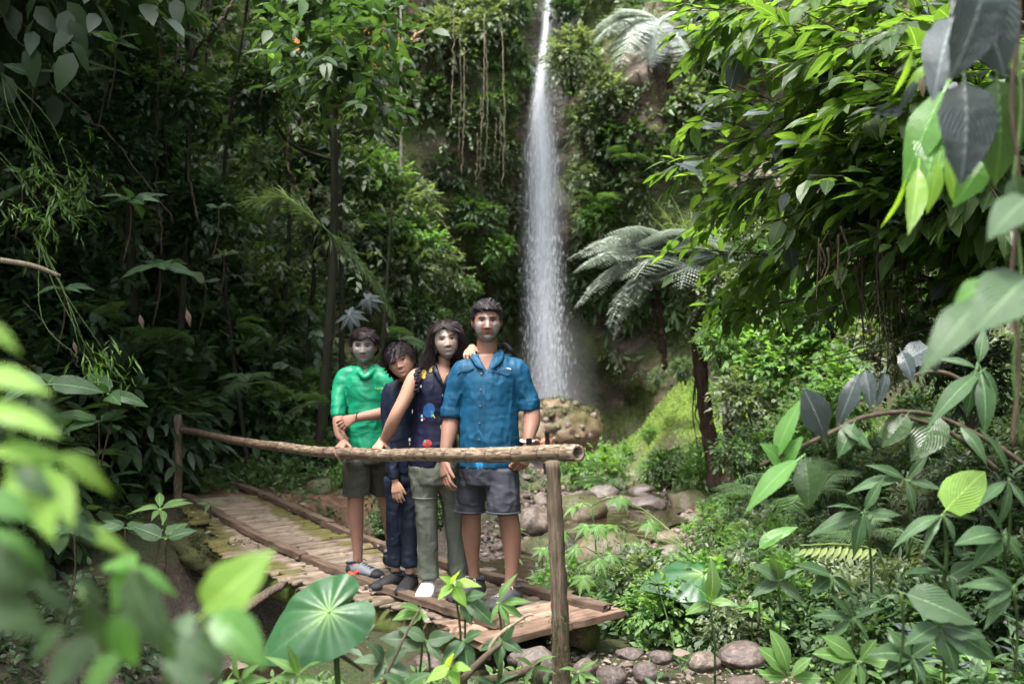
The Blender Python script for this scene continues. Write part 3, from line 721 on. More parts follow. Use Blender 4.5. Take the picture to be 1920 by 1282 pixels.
STN = [
 (1002, 945, 11.2, 95, 72, 'rock', 'large pale pinkish stone half hidden by the near post', 1),
 (1015, 985, 10.4, 85, 45, 'rock_moss', 'tan rounded stone with a moss cap just left of the near post', 2),
 (1085, 960, 11.8, 120, 62, 'rock_moss', 'broad moss-grown hump of rock behind the near post', 4),
 (1158, 942, 12.9, 78, 26, 'rock', 'flat pale ledge stone at the head of the pool', 3),
 (1152, 958, 12.6, 55, 26, 'rock_wet', 'dark wet stone under the pale ledge at the pool', 5),
 (1213, 965, 12.4, 78, 38, 'rock_wet', 'large dark oval stone at the back edge of the pool', 7),
 (1287, 958, 12.6, 70, 46, 'rock_moss', 'big moss-covered block right of the small cascade', 8),
 (1275, 925, 13.4, 60, 38, 'rock_moss', 'squarish mossy stone above the small cascade', 0),
 (1205, 925, 14.2, 60, 24, 'rock_wet', 'wet dark stone stacked behind the pool', 6),
 (1130, 918, 13.6, 60, 34, 'rock', 'brown stone on the bank left of the pool head', 2),
 (1095, 925, 13.2, 50, 30, 'rock', 'grey-brown stone at the foot of the fern bank', 3),
 (1202, 1022, 10.3, 45, 34, 'rock', 'pinkish round stone in the outflow of the pool', 1),
 (1252, 1012, 10.6, 62, 34, 'rock', 'large smooth brown cobble right of the outflow', 7),
 (1268, 1040, 9.9, 72, 40, 'rock', 'wide reddish brown stone in front of the smooth cobble', 5),
 (1180, 1045, 9.8, 40, 26, 'rock_wet', 'dark stone between the outflow and the mossy boulder', 0),
 (1150, 1110, 8.6, 150, 110, 'rock_moss', 'moss-coated boulder behind the palmate leaves', 4),
 (1058, 1085, 8.6, 95, 75, 'rock', 'bleached stone low behind the near post', 2),
 (935, 1000, 10.6, 36, 24, 'rock', 'tan stone seen between the legs of the man in blue', 6),
 (925, 960, 11.4, 30, 18, 'rock_wet', 'dark stone seen between the shorts legs of the man', 3),
 (1160, 872, 18.5, 40, 34, 'rock_wet', 'rounded grey stone at the foot of the boulder', 8),
 (1230, 868, 18.0, 40, 26, 'rock_wet', 'dark wet stone below the moss slope', 7),
 (1250, 850, 19.0, 46, 20, 'rock', 'pale broken stone resting on the lower edge of the moss slope', 0),
 (1318, 1262, 4.95, 70, 42, 'rock', 'oblong tan stone lying on the gravel at the front', 1),
 (1392, 1255, 5.0, 95, 52, 'rock_wet', 'big grey half-buried stone right of the oblong tan one', 2),
 (1148, 1290, 4.8, 62, 42, 'rock_wet', 'smooth grey stone right of the near post foot', 4),
 (1212, 1285, 4.8, 52, 44, 'rock_wet', 'brownish grey rounded stone third from the post foot', 5),
 (1180, 1240, 5.2, 55, 28, 'rock_wet', 'dark angular stone behind the smooth grey one', 3),
 (1240, 1245, 5.15, 48, 26, 'rock_wet', 'flat dark stone between the dark angular one and the oblong one', 9),
 (1098, 1275, 4.9, 55, 42, 'rock', 'reddish tan stone touching the near post foot', 6),
 (1395, 1300, 4.65, 70, 32, 'rock_wet', 'grey stone cut by the lower edge under the half-buried one', 8),
 (1008, 1285, 4.95, 85, 75, 'rock', 'large tan stone below the end boards', 7),
 (975, 1255, 5.1, 60, 40, 'rock_wet', 'dim brown stone in the shade under the end boards', 0),
 (810, 1290, 5.3, 70, 40, 'rock_wet', 'wet stone under the seedlings below the bridge middle', 5),
 (505, 1262, 5.7, 66, 40, 'rock_wet', 'round dark stone on the gravel left of the heart leaf stem', 4),
 (560, 1240, 6.0, 44, 26, 'rock_wet', 'small dark stone behind the heart leaf', 1),
 (470, 1225, 6.2, 50, 26, 'rock_wet', 'flat dark stone on the gravel beside a dry leaf', 9),
 (800, 1020, 9.4, 40, 24, 'rock_moss', 'mossy stone on the earth path behind the bridge', 2),
 (600, 965, 10.3, 55, 34, 'rock_moss', 'mossy stone at the path beside the far curb', 8),
 (505, 925, 11.2, 40, 28, 'rock_wet', 'grey rounded stone at the start of the earth path', 6),
 (668, 948, 11.2, 45, 26, 'rock_moss', 'low mossy stone right of the small fern on the path', 3),
 (425, 925, 10.9, 40, 16, 'rock_wet', 'dark slab at the far end of the bridge', 0),
]
for (px, py, d, w, h, mt, lab, ix) in STN: rp(px, py, d, w, h, mt, lab, ix, free=(py > 1150 and px > 900))
def scatter_stones(n, ycut, label, group, smin, smax, fn):
    for q in range(n):
        y, x = fn()
        s_ = smin + (smax - smin) * rng.random() ** 2.4
        ix = int(rng.integers(0, 10)); z = tz(x, y)
        rock_obj('stone', (x, y, z + s_ * .2), (s_ * rng.uniform(.8, 1.25), s_ * rng.uniform(.7, 1), s_ * rng.uniform(.7, 1)), ['rock', 'rock', 'rock_wet', 'rock_moss'][int(rng.integers(0, 4))], ix, rng.uniform(0, 6.3), label, group, tilt=rng.normal() * .2)
def f1():
    y = rng.uniform(9.2, 14.5); bxx = np.interp(y, BED[::-1, 1], BED[::-1, 0]); return y, bxx + rng.choice([-1, 1]) * rng.uniform(.25, 1.35)
def f2():
    y = rng.uniform(14.5, 20); bxx = np.interp(y, BED[::-1, 1], BED[::-1, 0]); return y, bxx + rng.normal() * .95
def f3():
    y = rng.uniform(3.2, 7.2); bxx = np.interp(y, BED[::-1, 1], BED[::-1, 0]); return y, bxx + rng.normal() * .5
def f4():
    return rng.uniform(4.5, 5.5), rng.uniform(.35, 1.5)
scatter_stones(135, 0, 'rounded stone, one of many lining the stream around the pool', 'stones lining the stream around the pool', .05, .13, f1)
scatter_stones(55, 0, 'broken stone, one of many between the pool and the falls', 'stones between the pool and the falls', .07, .26, f2)
scatter_stones(26, 0, 'dark stone, one of several in the gully below the bridge', 'stones in the gully below the bridge', .04, .11, f3)
scatter_stones(16, 0, 'small stone on the gravel patch right of the near post', 'small stones on the front gravel', .025, .05, f4)
# pebbles nobody could count
def pebbles(n, fn, smin, smax, name, label):
    bm = bmesh.new(); bmesh.ops.create_icosphere(bm, subdivisions=1, radius=1.0)
    bv = np.array([q.co[:] for q in bm.verts]); bf = np.array([[q.index for q in t.verts] for t in bm.faces]); bm.free()
    xy = np.array([fn()[::-1] for _ in range(n)]); z = terr(xy[:, 0], xy[:, 1])
    s_ = (smin + (smax - smin) * rng.random(n) ** 2)[:, None]
    sc = s_ * rng.uniform(.6, 1.2, (n, 3)) * np.array([1, 1, .6])
    a = rng.uniform(0, 6.28, n); R = np.zeros((n, 3, 3)); R[:, 0, 0] = np.cos(a); R[:, 0, 1] = -np.sin(a); R[:, 1, 0] = np.sin(a); R[:, 1, 1] = np.cos(a); R[:, 2, 2] = 1
    v = (bv[None] * (1 + .1 * rng.normal(size=(n, len(bv), 1)))) * sc[:, None]; v = np.einsum('nij,nkj->nki', R, v) + np.concatenate([xy, z[:, None] + s_ * .3], 1)[:, None]
    f = (bf[None] + (np.arange(n) * len(bv))[:, None, None]).reshape(-1, 3)
    k = NT(name + '_mat'); t = k.attr('tint'); co = k.coord('Object'); nz = k.noise(co, 20, 4)
    c = k.ramp(t, [(0, (.05, .04, .038)), (.35, (.12, .09, .08)), (.6, (.2, .155, .13)), (.8, (.3, .25, .21)), (.93, (.22, .12, .08)), (1, (.42, .38, .33))])
    c = k.mix(k.math('MULTIPLY', nz, .6), c, (.05, .042, .035)); k.pbr(c, .6, None, .4)
    tag(link(name, mesh(name, v.reshape(-1, 3), f, k.m, True, {'tint': np.repeat(rng.random(n), len(bv))})), label, 'pebbles', kind='stuff')
pebbles(5200, lambda: f1() if rng.random() < .6 else f2(), .012, .05, 'pebbles', 'small pebbles and gravel covering the stream banks')
pebbles(1300, lambda: f1() if rng.random() < .7 else f2(), .028, .065, 'cobbles', 'fist-sized cobbles heaped between the larger stones of the stream')
pebbles(4200, lambda: f3() if rng.random() < .6 else (rng.uniform(4.4, 5.7), rng.uniform(.2, 1.8)), .006, .022, 'gravel', 'fine gravel in the gully and at the front')
# ------------------------------------------------------------ people
def loft(st, front=(0, -1, 0), n=20, m=None):
    """st rows: x,y,z, half width, half depth -> closed elliptical loft"""
    st = np.asarray(st, float); m = m or max(8, len(st) * 5)
    s = spline(st, m); c = s[:, :3]
    t, sd, nn = frames(c, front)
    a = np.arange(n) / n * 2 * np.pi
    v = c[:, None] + (s[:, 3:4] * np.cos(a))[..., None] * sd[:, None] + (s[:, 4:5] * np.sin(a))[..., None] * nn[:, None]
    v = v.reshape(-1, 3); i = np.arange(m - 1)[:, None] * n; j = np.arange(n)[None]; j2 = (j + 1) % n
    q = np.stack([i + j, i + j2, i + n + j2, i + n + j], -1).reshape(-1, 4); k = len(v)
    v = np.vstack([v, c[:1] - t[:1] * s[0, 4] * .25, c[-1:] + t[-1:] * s[-1, 4] * .25]); jj = np.arange(n); b = (m - 1) * n
    return v, [q, np.stack([np.full(n, k), (jj + 1) % n, jj], -1), np.stack([np.full(n, k + 1), b + jj, b + (jj + 1) % n], -1)]
def limb(pts, front=(0, -1, 0), n=16, m=None):
    """pts rows: x,y,z,r"""
    p = np.asarray(pts, float); return loft(np.concatenate([p, p[:, 3:4]], 1), front, n, m)
def L_(rows, flat=.92):
    """rows px,py,d,r(metres) -> limb stations"""
    return [[*P(a, b, d), r] for a, b, d, r in rows]
def remesh(parts, voxel, smooth=2):
    v, f = join(parts); me = mesh('tmp', v, f)
    o = bpy.data.objects.new('tmp', me); COL.objects.link(o)
    r = o.modifiers.new('r', 'REMESH'); r.mode = 'VOXEL'; r.voxel_size = voxel
    if smooth:
        s = o.modifiers.new('s', 'SMOOTH'); s.factor = .5; s.iterations = smooth
    dg = bpy.context.evaluated_depsgraph_get(); e = o.evaluated_get(dg); m2 = e.to_mesh()
    n = len(m2.vertices); co = np.empty(n * 3, np.float32); m2.vertices.foreach_get('co', co)
    no = np.empty(n * 3, np.float32); m2.vertices.foreach_get('normal', no)
    L = len(m2.loops); li = np.empty(L, np.int32); m2.loops.foreach_get('vertex_index', li)
    tot = np.empty(len(m2.polygons), np.int32); m2.polygons.foreach_get('loop_total', tot)
    e.to_mesh_clear(); bpy.data.objects.remove(o); bpy.data.meshes.remove(me)
    assert (tot == 4).all()
    return co.reshape(-1, 3).astype(float), li.reshape(-1, 4), no.reshape(-1, 3).astype(float)

def skin_material(name):
    k = NT(name); c = k.attr('col', 'Color'); co = k.coord('Object')
    n = k.noise(co, 28, 4, .6); n2 = k.noise(co, 7, 3)
    c = k.mix(k.math('MULTIPLY', n, .3), c, k.mix(1.0, c, (.62, .52, .5), 'MULTIPLY'))
    c = k.mix(k.math('MULTIPLY', n2, .2), c, k.mix(1.0, c, (1.15, .8, .75), 'MULTIPLY'))
    k.pbr(c, .58, k.bump(n, .2, .004), .3, sss=.06); return k.m
M['skin'] = skin_material('skin')
def cloth(name, col, rough=.75, sheen=.2, fold=.5, weave=420, dark=.75, folds=(16, 16, 5)):
    k = NT(name); co = k.coord('Object')
    f1 = k.noise(k.mapped(co, tuple(q * .62 for q in folds)), 1.0, 1.5, .45, dist=.8); f2 = k.noise(k.mapped(co, (4, 4, 9)), 1.4, 1.5, .45, dist=.6); fine = k.noise(co, 130, 2)
    c = k.mix(k.math('MULTIPLY', k.noise(co, 6, 4), .5), col, tuple(x * dark for x in col))
    if 'stain' in name: pass
    h = k.math('ADD', k.math('MULTIPLY', f1, 1.0), k.math('MULTIPLY', f2, .7))
    b1 = k.bump(h, fold, .03); b = k.new('Bump'); b.inputs['Strength'].default_value = .15; b.inputs['Distance'].default_value = .002; k.l(fine, b.inputs['Height']); k.l(b1, b.inputs['Normal'])
    k.pbr(c, rough, b.outputs[0], .25); return k.m

def folds(v, no, amp, seed, ax=(1, 1, .3), scale=24.0, ridged=True):
    """creases pushed out of a garment"""
    a = fnoise(v * np.array(ax), scale, 2, seed) + .5 * fnoise(v * np.array([.6, .6, 1.4]), scale * .9, 2, seed + 3)
    if ridged: a = .9 - np.abs(a) ** .75 * 1.7
    a = np.maximum(a + .12 * fnoise(v, scale * 2.2, 2, seed + 7), -.3)
    return v + no * (amp * a)[:, None]

# --- head
def head_parts(s):
    nl, nn = 100, 150
    la = np.linspace(-np.pi / 2, np.pi / 2, nl)[1:-1]; lo = np.arange(nn) / nn * 2 * np.pi
    A, B = np.meshgrid(la, lo, indexing='ij')
    X, Y, Z = (np.cos(A) * np.sin(B)).ravel(), (-np.cos(A) * np.cos(B)).ravel(), np.sin(A).ravel()
    t = np.clip(-Z, 0, 1); tu = np.clip(Z, 0, 1)
    x = .076 * X * (1 - .34 * t ** 2.0) * (1 - .05 * tu)
    yf = -.094 * np.abs(Y) ** .82 * (1 - .06 * t); yb = .100 * Y * (1 - .40 * t)
    y = np.where(Y < 0, yf, yb); z = .118 * Z
    g = lambda cx, cz, sx, sz: np.exp(-((np.abs(x) - cx) / sx) ** 2 - ((z - cz) / sz) ** 2)
    fr = sstep(.15, .6, -Y)
    d = 0
    zz = np.clip((.020 - z) / .052, 0, 1); nose = np.exp(-(x / (.0085 + .007 * zz)) ** 2) * (.003 + .021 * zz ** 1.2) * (1 - sstep(-.032, -.043, z)) * (1 - sstep(.02, .034, z))
    nose = np.where(z > -.045, nose, 0); d = d + nose
    d = d - .0115 * g(.031, .010, .015, .010) + .0045 * g(.03, .031, .022, .007) + .004 * g(.0, .034, .02, .012)
    d = d + .003 * g(.042, -.018, .018, .018) + .0055 * np.exp(-(x / .021) ** 2 - ((z + .0525) / .0042) ** 2) + .0065 * np.exp(-(x / .018) ** 2 - ((z + .0635) / .0050) ** 2)
    d = d - .003 * np.exp(-(x / .022) ** 2 - ((z + .058) / .0022) ** 2) + .009 * np.exp(-(x / .022) ** 2 - ((z + .092) / .014) ** 2) - .004 * np.exp(-(x / .02) ** 2 - ((z + .074) / .005) ** 2)
    d = d + .003 * np.exp(-((np.abs(x) - .016) / .006) ** 2 - ((z + .034) / .007) ** 2)
    y = y - d * fr
    v = np.stack([x, y, z], -1); v = np.vstack([v, [[0, 0, -.118], [0, 0, .118]]])
    m = nl - 2; i = np.arange(m - 1)[:, None] * nn; j = np.arange(nn)[None]; j2 = (j + 1) % nn
    q = np.stack([i + j, i + j2, i + nn + j2, i + nn + j], -1).reshape(-1, 4); jj = np.arange(nn); b = (m - 1) * nn; k = len(v) - 2
    parts = [(v, [q, np.stack([np.full(nn, k), (jj + 1) % nn, jj], -1), np.stack([np.full(nn, k + 1), b + jj, b + (jj + 1) % nn], -1)])]
    for sx in (-1, 1):   # ears
        e = [[sx * .072, .012, -.028, .006, .008], [sx * .079, .010, -.012, .007, .013], [sx * .083, .012, .008, .006, .017], [sx * .084, .014, .022, .005, .014], [sx * .079, .014, .032, .004, .006]]
        parts.append(loft(e, (0, -1, 0), 14, 16))
    return [(v * s * np.array([WX, 1, 1]), f) for v, f in parts]
WX = 1.10
def rotm(yaw, pitch, roll):
    return np.array((Matrix.Rotation(roll, 3, 'Y') @ Matrix.Rotation(yaw, 3, 'Z') @ Matrix.Rotation(pitch, 3, 'X')))
def face_cols(q, s, skin, brow=(.02, .013, .01), lip=(.30, .11, .09), mask=None, beard=0.0, brow_th=.0042, teeth=False):
    """colours over the head from head-local points q"""
    q = q / s / np.array([WX, 1, 1]); x, y, z = q.T; ax = np.abs(x); n = len(q)
    c = np.tile(np.array(skin), (n, 1)); front = (y < -.03)
    def put(w, col):
        nonlocal c
        w = np.clip(w, 0, 1)[:, None]; c = c * (1 - w) + np.array(col) * w
    put(front * np.exp(-((ax - .045) / .02) ** 2 - ((z + .02) / .02) ** 2) * .25, (skin[0] * 1.1, skin[1] * .85, skin[2] * .8))
    if beard: put(front * sstep(-.035, -.05, z) * beard * (1 - np.exp(-(x / .02) ** 2 - ((z + .058) / .008) ** 2)), (.05, .04, .035))
    if mask is not None:
        w, col = mask(x, y, z, q); put(w * (y < .0), col)
    # shade painted into the eye sockets, then eyes, brows, lips
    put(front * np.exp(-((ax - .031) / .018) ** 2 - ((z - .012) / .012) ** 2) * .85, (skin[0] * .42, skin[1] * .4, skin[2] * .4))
    e = ((ax - .031) / .0150) ** 2 + ((z - .009) / .0058) ** 2
    put(front * (1.3 - e) * 3, (.22, .20, .19)); put(front * (1.0 - ((ax - .031) ** 2 + (z - .009) ** 2) / .0064 ** 2) * 3, (.018, .01, .007))
    put(front * (np.abs(((ax - .031) / .015) ** 2 + ((z - .0085) / .0065) ** 2 - 1) < .35) * (z > .0095) * .9, (.015, .01, .008))
    bz = .0285 + .004 * np.sin(np.clip((ax - .012) / .036, 0, 1) * 3.1) - .05 * np.clip(ax - .042, 0, 1)
    put(front * (1.4 - np.abs(z - bz) / brow_th) * 1.6 * sstep(.009, .014, ax) * (1 - sstep(.044, .052, ax)), brow)
    zm = z - (16.0 if teeth else 5.0) * x * x
    lp = (x / (.029 if teeth else .0245)) ** 2 + ((zm + .058) / .0095) ** 2
    put(front * (1.15 - lp) * 3, lip)
    if teeth: put(front * (1 - (x / .022) ** 2 - ((zm + .0575) / .0042) ** 2) * 4, (.62, .6, .55))
    put(front * (1 - np.abs(zm + .058) / .0016) * (ax < .022) * (0 if teeth else .85), (.07, .025, .02))
    put(front * (1 - ((ax - .0085) / .0048) ** 2 - ((z + .041) / .0026) ** 2) * 2, (.05, .02, .015))
    return c

# --- hand
def hand(wrist, a, nrmv, side, size=1.0, curl=(15, 25, 20), spread=4, thumb=(40, 20), tilt=0, mirror=1, thumb_fwd=.0):
    """a: wrist->knuckles, nrmv: out of the back of the hand, side: towards the thumb"""
    a = nrm(np.asarray(a, float)); nrmv = np.asarray(nrmv, float); nrmv = nrm(nrmv - a * (nrmv @ a)); side = nrm(np.asarray(side, float) - a * (np.asarray(side) @ a)); side = nrm(side - nrmv * (side @ nrmv))
    w = np.asarray(wrist, float); S_ = size; out = []
    pl = .088 * S_
    out.append(loft([[*(w - a * .02), .027 * S_, .021 * S_], [*(w + a * .02 * S_), .030 * S_, .017 * S_], [*(w + a * .06 * S_), .040 * S_, .015 * S_], [*(w + a * pl), .039 * S_, .0125 * S_]], nrmv, 18, 18))
    lens = [(.042, .025, .020), (.046, .029, .022), (.043, .027, .021), (.034, .020, .018)]; offs = [.029, .0095, -.0105, -.0295]; adv = [-.002, .003, .0, -.008]
    for k in range(4):
        an = math.radians(spread * (1.5 - k)); b = w + a * (pl + adv[k] * S_ - .012 * S_) + side * offs[k] * S_ 
        d = a * math.cos(an) + side * math.sin(an); pts = [[*b, .0105 * S_]]; p = b; cur = 0
        c3 = curl if not isinstance(curl[0], (list, tuple)) else curl[k]
        for j in range(3):
            cur += math.radians(c3[j] + (k * 2)); dd = d * math.cos(cur) - nrmv * math.sin(cur)
            p = p + dd * (lens[k][j] * S_ + (.012 * S_ if j == 0 else 0)); pts.append([*p, (.0098, .0088, .0068)[j] * S_])
        q = np.array(pts); qq = [q[0]]
        for j in range(3): qq += [(q[j] + q[j + 1]) / 2, q[j + 1]]
        out.append(limb(qq, side, 12, 22))
    # thumb from the side of the palm near its base
    b = w + a * .022 * S_ + side * .022 * S_ - nrmv * .004 * S_; an, cu = math.radians(thumb[0]), math.radians(thumb[1])
    d = a * math.cos(an) + side * math.sin(an) - nrmv * thumb_fwd; d = nrm(d); p1 = b + d * .046 * S_
    d2 = nrm(d * math.cos(cu) + a * math.sin(cu) - nrmv * .25 - nrmv * thumb_fwd * .5); p2 = p1 + d2 * .031 * S_; p3 = p2 + nrm(d2 - nrmv * .25) * .026 * S_
    out.append(limb([[*b, .016 * S_], [*p1, .0125 * S_], [*p2, .0105 * S_], [*p3, .0078 * S_]], nrmv, 12, 20))
    return out

def skin_block(parts, voxel, col, smooth=2):
    v, f, n = remesh(parts, voxel, smooth); return v, f, np.tile(np.array([*col, 1.0]), (len(v), 1))
def merge_body(name, blocks, parent, mats=None):
    vs, fs, cs, o = [], [], [], 0
    for v, f, c in blocks: vs.append(v); fs.append(f + o); cs.append(c); o += len(v)
    return pl_link(name, mesh(name, np.vstack(vs), np.vstack(fs), M['skin'], True, {'col': np.vstack(cs)}), parent)
def pl_link(name, me, parent):
    """link a mesh given in world coordinates under a thing"""
    o = link(name, me, parent); o.location = -parent.location; return o
def garment(name, parts, mat, parent, voxel=.0075, amp=.006, seed=1.0, smooth=2, ax=(1, 1, .32), scale=24, cut=None, ridged=True):
    v, f, no = remesh(parts, voxel, smooth); v2 = folds(v, no, amp, seed, ax, scale, ridged)
    if cut is not None: v2 = cut(v, v2, no)
    return pl_link(name, mesh(name, v2, f, mat if not isinstance(mat, str) else M[mat], True), parent), v2, f

def hair_cap(s, R, c, th, line, seed, mat, parent, comb, nst=3500, slen=.035, lumps=.35, name='hair', back_low=-.07):
    """short hair: a lumpy cap plus strands. line(x,y)->lowest z of the hair for a direction; th(x,y,z) thickness; comb(x,y,z)->direction"""
    nl, nn = 90, 130; la = np.linspace(-.62, np.pi / 2 - .001, nl); lo = np.arange(nn) / nn * 2 * np.pi
    A, B = np.meshgrid(la, lo, indexing='ij'); X, Y, Z = (np.cos(A) * np.sin(B)).ravel(), (-np.cos(A) * np.cos(B)).ravel(), np.sin(A).ravel()
    x = .077 * X; y = np.where(Y < 0, -.094 * np.abs(Y) ** .82, .101 * Y); z = .118 * Z
    base = np.stack([x * WX, y, z], -1); no = nrm(np.stack([X / .077, Y / .097, Z / .118], -1))
    lz = line(x, y); w = sstep(-.004, .012, z - lz + .004 * fnoise(base, 60, 2, seed))
    t = th(x, y, z) * w + (-.014) * (1 - w)
    lumps = lumps * .55; slen = slen * 1.05; t = t * (1 + lumps * fnoise(base, 38, 2, seed) + .5 * lumps * fnoise(base * np.array([1, 1, .5]), 110, 2, seed + 1))
    v = base + no * t[:, None]; v = v * s
    i = np.arange(nl - 1)[:, None] * nn; j = np.arange(nn)[None]; j2 = (j + 1) % nn
    q = np.stack([i + j, i + j2, i + nn + j2, i + nn + j], -1).reshape(-1, 4)
    # strands
    g = np.random.default_rng(int(seed * 10)); ok = np.where((w > .8))[0]; nst = int(nst * 1.8); pick = g.choice(ok, nst)
    p0 = base[pick] + no[pick] * (th(*base[pick].T) * 1.02)[:, None] + g.normal(size=(nst, 3)) * .0015
    dr = comb(*base[pick].T); dr = nrm(dr + g.normal(size=dr.shape) * .28); dr = dr - no[pick] * np.sum(dr * no[pick], 1)[:, None] * .97
    dr = nrm(dr); L = (slen * g.uniform(.5, 1.3, nst))[:, None]; fat = g.random(nst) < .05; L = np.where(fat[:, None], L * 1.25, L); sd = nrm(np.cross(dr, no[pick])) * np.where(fat, 4.5, 1.0)[:, None] * (.0013 * g.uniform(.6, 1.5, nst))[:, None]
    p1 = p0 + dr * L * .5 + no[pick] * (.003 + .004 * g.random(nst))[:, None]; p2 = p0 + dr * L + no[pick] * (-.004 + .004 * g.normal(size=nst) + .009 * fat)[:, None]
    sv = np.stack([p0 - sd, p0 + sd, p1 - sd, p1 + sd, p2], 1).reshape(-1, 3) * s; b = (np.arange(nst) * 5)[:, None] 
    st = (sv, [b + np.array([[0, 1, 3, 2]]), b + np.array([[2, 3, 4]])])
    V_, F_ = join([(v, [q]), st]); V_ = V_ @ R.T + c
    return pl_link(name, mesh(name, V_, F_, mat, True), parent)
def hairmat(name, a, b, rough=.55):
    k = NT(name); co = k.coord('Object'); n = k.noise(co, 70, 5, .7); c = k.ramp(n, [(.3, a), (.7, b)]); k.pbr(c, rough, k.bump(n, .4, .004), .22); return k.m
M['hair_dark'] = hairmat('dark_brown_hair', (.007, .004, .004), (.026, .016, .016))
M['hair_black'] = hairmat('black_hair', (.006, .004, .005), (.022, .015, .018))
M['hair_grey'] = hairmat('greying_black_hair', (.008, .007, .008), (.05, .042, .046))

from mathutils.bvhtree import BVHTree
def decal(v, f, outline, d0, mat, parent, name, off=.004, grid=None):
    """flat print or a sewn-on piece laid on a garment: outline of photograph points found on the cloth, then given its own thickness"""
    bv = BVHTree.FromPolygons([tuple(q) for q in v], [tuple(int(i) for i in q) for q in f])
    o = Vector((0, 0, 1.5)); pts = []
    for px, py in outline:
        dr = (V(P(px, py, d0)) - o).normalized(); h = bv.ray_cast(o, dr)
        pts.append((np.array(h[0]) - np.array(dr) * off) if h[0] is not None else P(px, py, d0))
    pts = np.array(pts); c = pts.mean(0)
    px, py = np.mean([q[0] for q in outline]), np.mean([q[1] for q in outline]); dr = (V(P(px, py, d0)) - o).normalized(); h = bv.ray_cast(o, dr)
    if h[0] is not None: c = np.array(h[0]) - np.array(dr) * (off + .001)
    n = len(pts); vv = np.vstack([pts, c[None], pts + np.array([0, off * .9, 0])]); j = np.arange(n); j2 = (j + 1) % n
    return pl_link(name, mesh(name, vv, [np.stack([j, j2, np.full(n, n)], -1), np.stack([j, n + 1 + j, n + 1 + j2, j2], -1)], mat, False), parent)
def flatmat(name, col, rough=.7, metal=0.0, emis=None):
    k = NT(name); co = k.coord('Object'); n = k.noise(co, 40, 3)
    p = k.pbr(k.mix(k.math('MULTIPLY', n, .4), col, tuple(x * .6 for x in col)), rough, None, .4); p.inputs['Metallic'].default_value = metal; return k.m

def shoe(heel, toe, L, mats, parent, hgt=.075, w=.048, cuff=.05, name='shoe', tilt=0.0, accents=(), sole=None):
    """sports shoe from heel to toe (ground points): upper and sole are two meshes"""
    heel = np.asarray(heel, float); a = nrm(np.array([toe[0], toe[1], 0.0])); heel = np.array([heel[0], heel[1], sole]) - a * .075; up = np.array([0, 0, 1.0]); sd = np.cross(a, up)
    pt = lambda t, z, y=0: heel + a * t * L + up * z + sd * y
    up_ = [loft([[*pt(-.02, .055), .022 * w / .048, .03], [*pt(.06, .048), w * .78, .042], [*pt(.25, .058), w * .88, .050], [*pt(.5, .052), w * .98, .042], [*pt(.75, .042), w * 1.06, .032], [*pt(.93, .034), w * .9, .025], [*pt(1.0, .028), w * .45, .014]], up, 18, 34),
           loft([[*pt(.14, .05), w * .78, .05], [*pt(.15, hgt), w * .76, .052], [*pt(.16, hgt + cuff * .5), w * .8, .052]], a, 18, 14)]
    v, f, no = remesh(up_, .005, 3)
    zc = heel[2] + hgt + cuff * .42
    t = (v - heel) @ a / L
    u_ = pl_link(name, mesh(name, v, f, mats[0], True), parent)
    n = 26; q = np.linspace(0, 2 * np.pi, n, endpoint=False)
    tt = .5 - .5 * np.cos(q); yy = np.sin(q) * w * (1.08) * (.62 + .38 * np.clip(tt * 1.5, 0, 1)) 
    rim = lambda z, e: np.array([pt(.5 + (a_ - .5) * (1.06 + e), z + .012 * max(0, (a_ - .8) / .2) ** 2 * 1, b_ * (1 + e)) for a_, b_ in zip(tt, yy)])
    rows = [rim(.0, -.02), rim(.004, .02), rim(.020, .03), rim(.027, -.01)]
    V_ = np.vstack(rows + [pt(.5, 0)[None], pt(.5, .027)[None]]); j = np.arange(n); j2 = (j + 1) % n
    F_ = [np.stack([r * n + j, r * n + j2, (r + 1) * n + j2, (r + 1) * n + j], -1) for r in range(3)] + [np.stack([np.full(n, 4 * n), j2, j], -1), np.stack([np.full(n, 4 * n + 1), 3 * n + j, 3 * n + j2], -1)]
    so = link('sole', mesh('sole', V_, F_, mats[1], True), u_)
    cm = mats[3] if len(mats) > 3 else mats[0]
    for nm, rows in (('toe_cap', [[*pt(.80, .041), w * 1.05, .031], [*pt(.93, .036), w * .94, .027], [*pt(1.015, .029), w * .5, .016]]), ('heel_cap', [[*pt(-.035, .052), .026, .032], [*pt(.05, .05), w * .83, .044], [*pt(.17, .052), w * .88, .047]])):
        V_, F_ = loft(rows, up, 18, 10); link(nm, mesh(nm, V_, F_, cm, True), u_)
    q = np.linspace(0, 2 * np.pi, 22); V_, F_ = tube(np.array([pt(.15 + .19 * math.cos(e), hgt + cuff * .35 + .012 * math.cos(e), w * .74 * math.sin(e)) for e in q]), .009, up=up, n=8); link('collar', mesh('collar', V_, F_, cm, True), u_)
    # laces
    lp = []
    for r in range(5):
        tq = .36 + .085 * r; z = .122 - .060 * tq
        c_ = spline([pt(tq, z - .016, -.034), pt(tq + .01, z + .002, 0), pt(tq, z - .016, .034)], 9); lp.append(tube(c_, .0045, n=6))
    c_ = spline([pt(.36, .102, 0), pt(.34, .125, .025), pt(.38, .12, .04), pt(.37, .10, .005), pt(.37, .12, -.03), pt(.41, .105, -.045)], 22); lp.append(tube(c_, .0028, n=6))
    V_, F_ = join(lp); link('lace', mesh('lace', V_, F_, mats[2], True), u_)
    for (pts, m_) in accents:
        c_ = spline([pt(p_[0], p_[1] * 1.05, p_[2] * 1.04) for p_ in pts], 14); V_, F_ = tube(c_, [.006, *([.012] * 6), *([.011] * 6), .005], up=up, n=8); link('stripe', mesh('stripe', V_, F_, m_, True), u_)
    return u_
NRv = NR.copy(); Z3 = np.array([0, 0, 1.0])
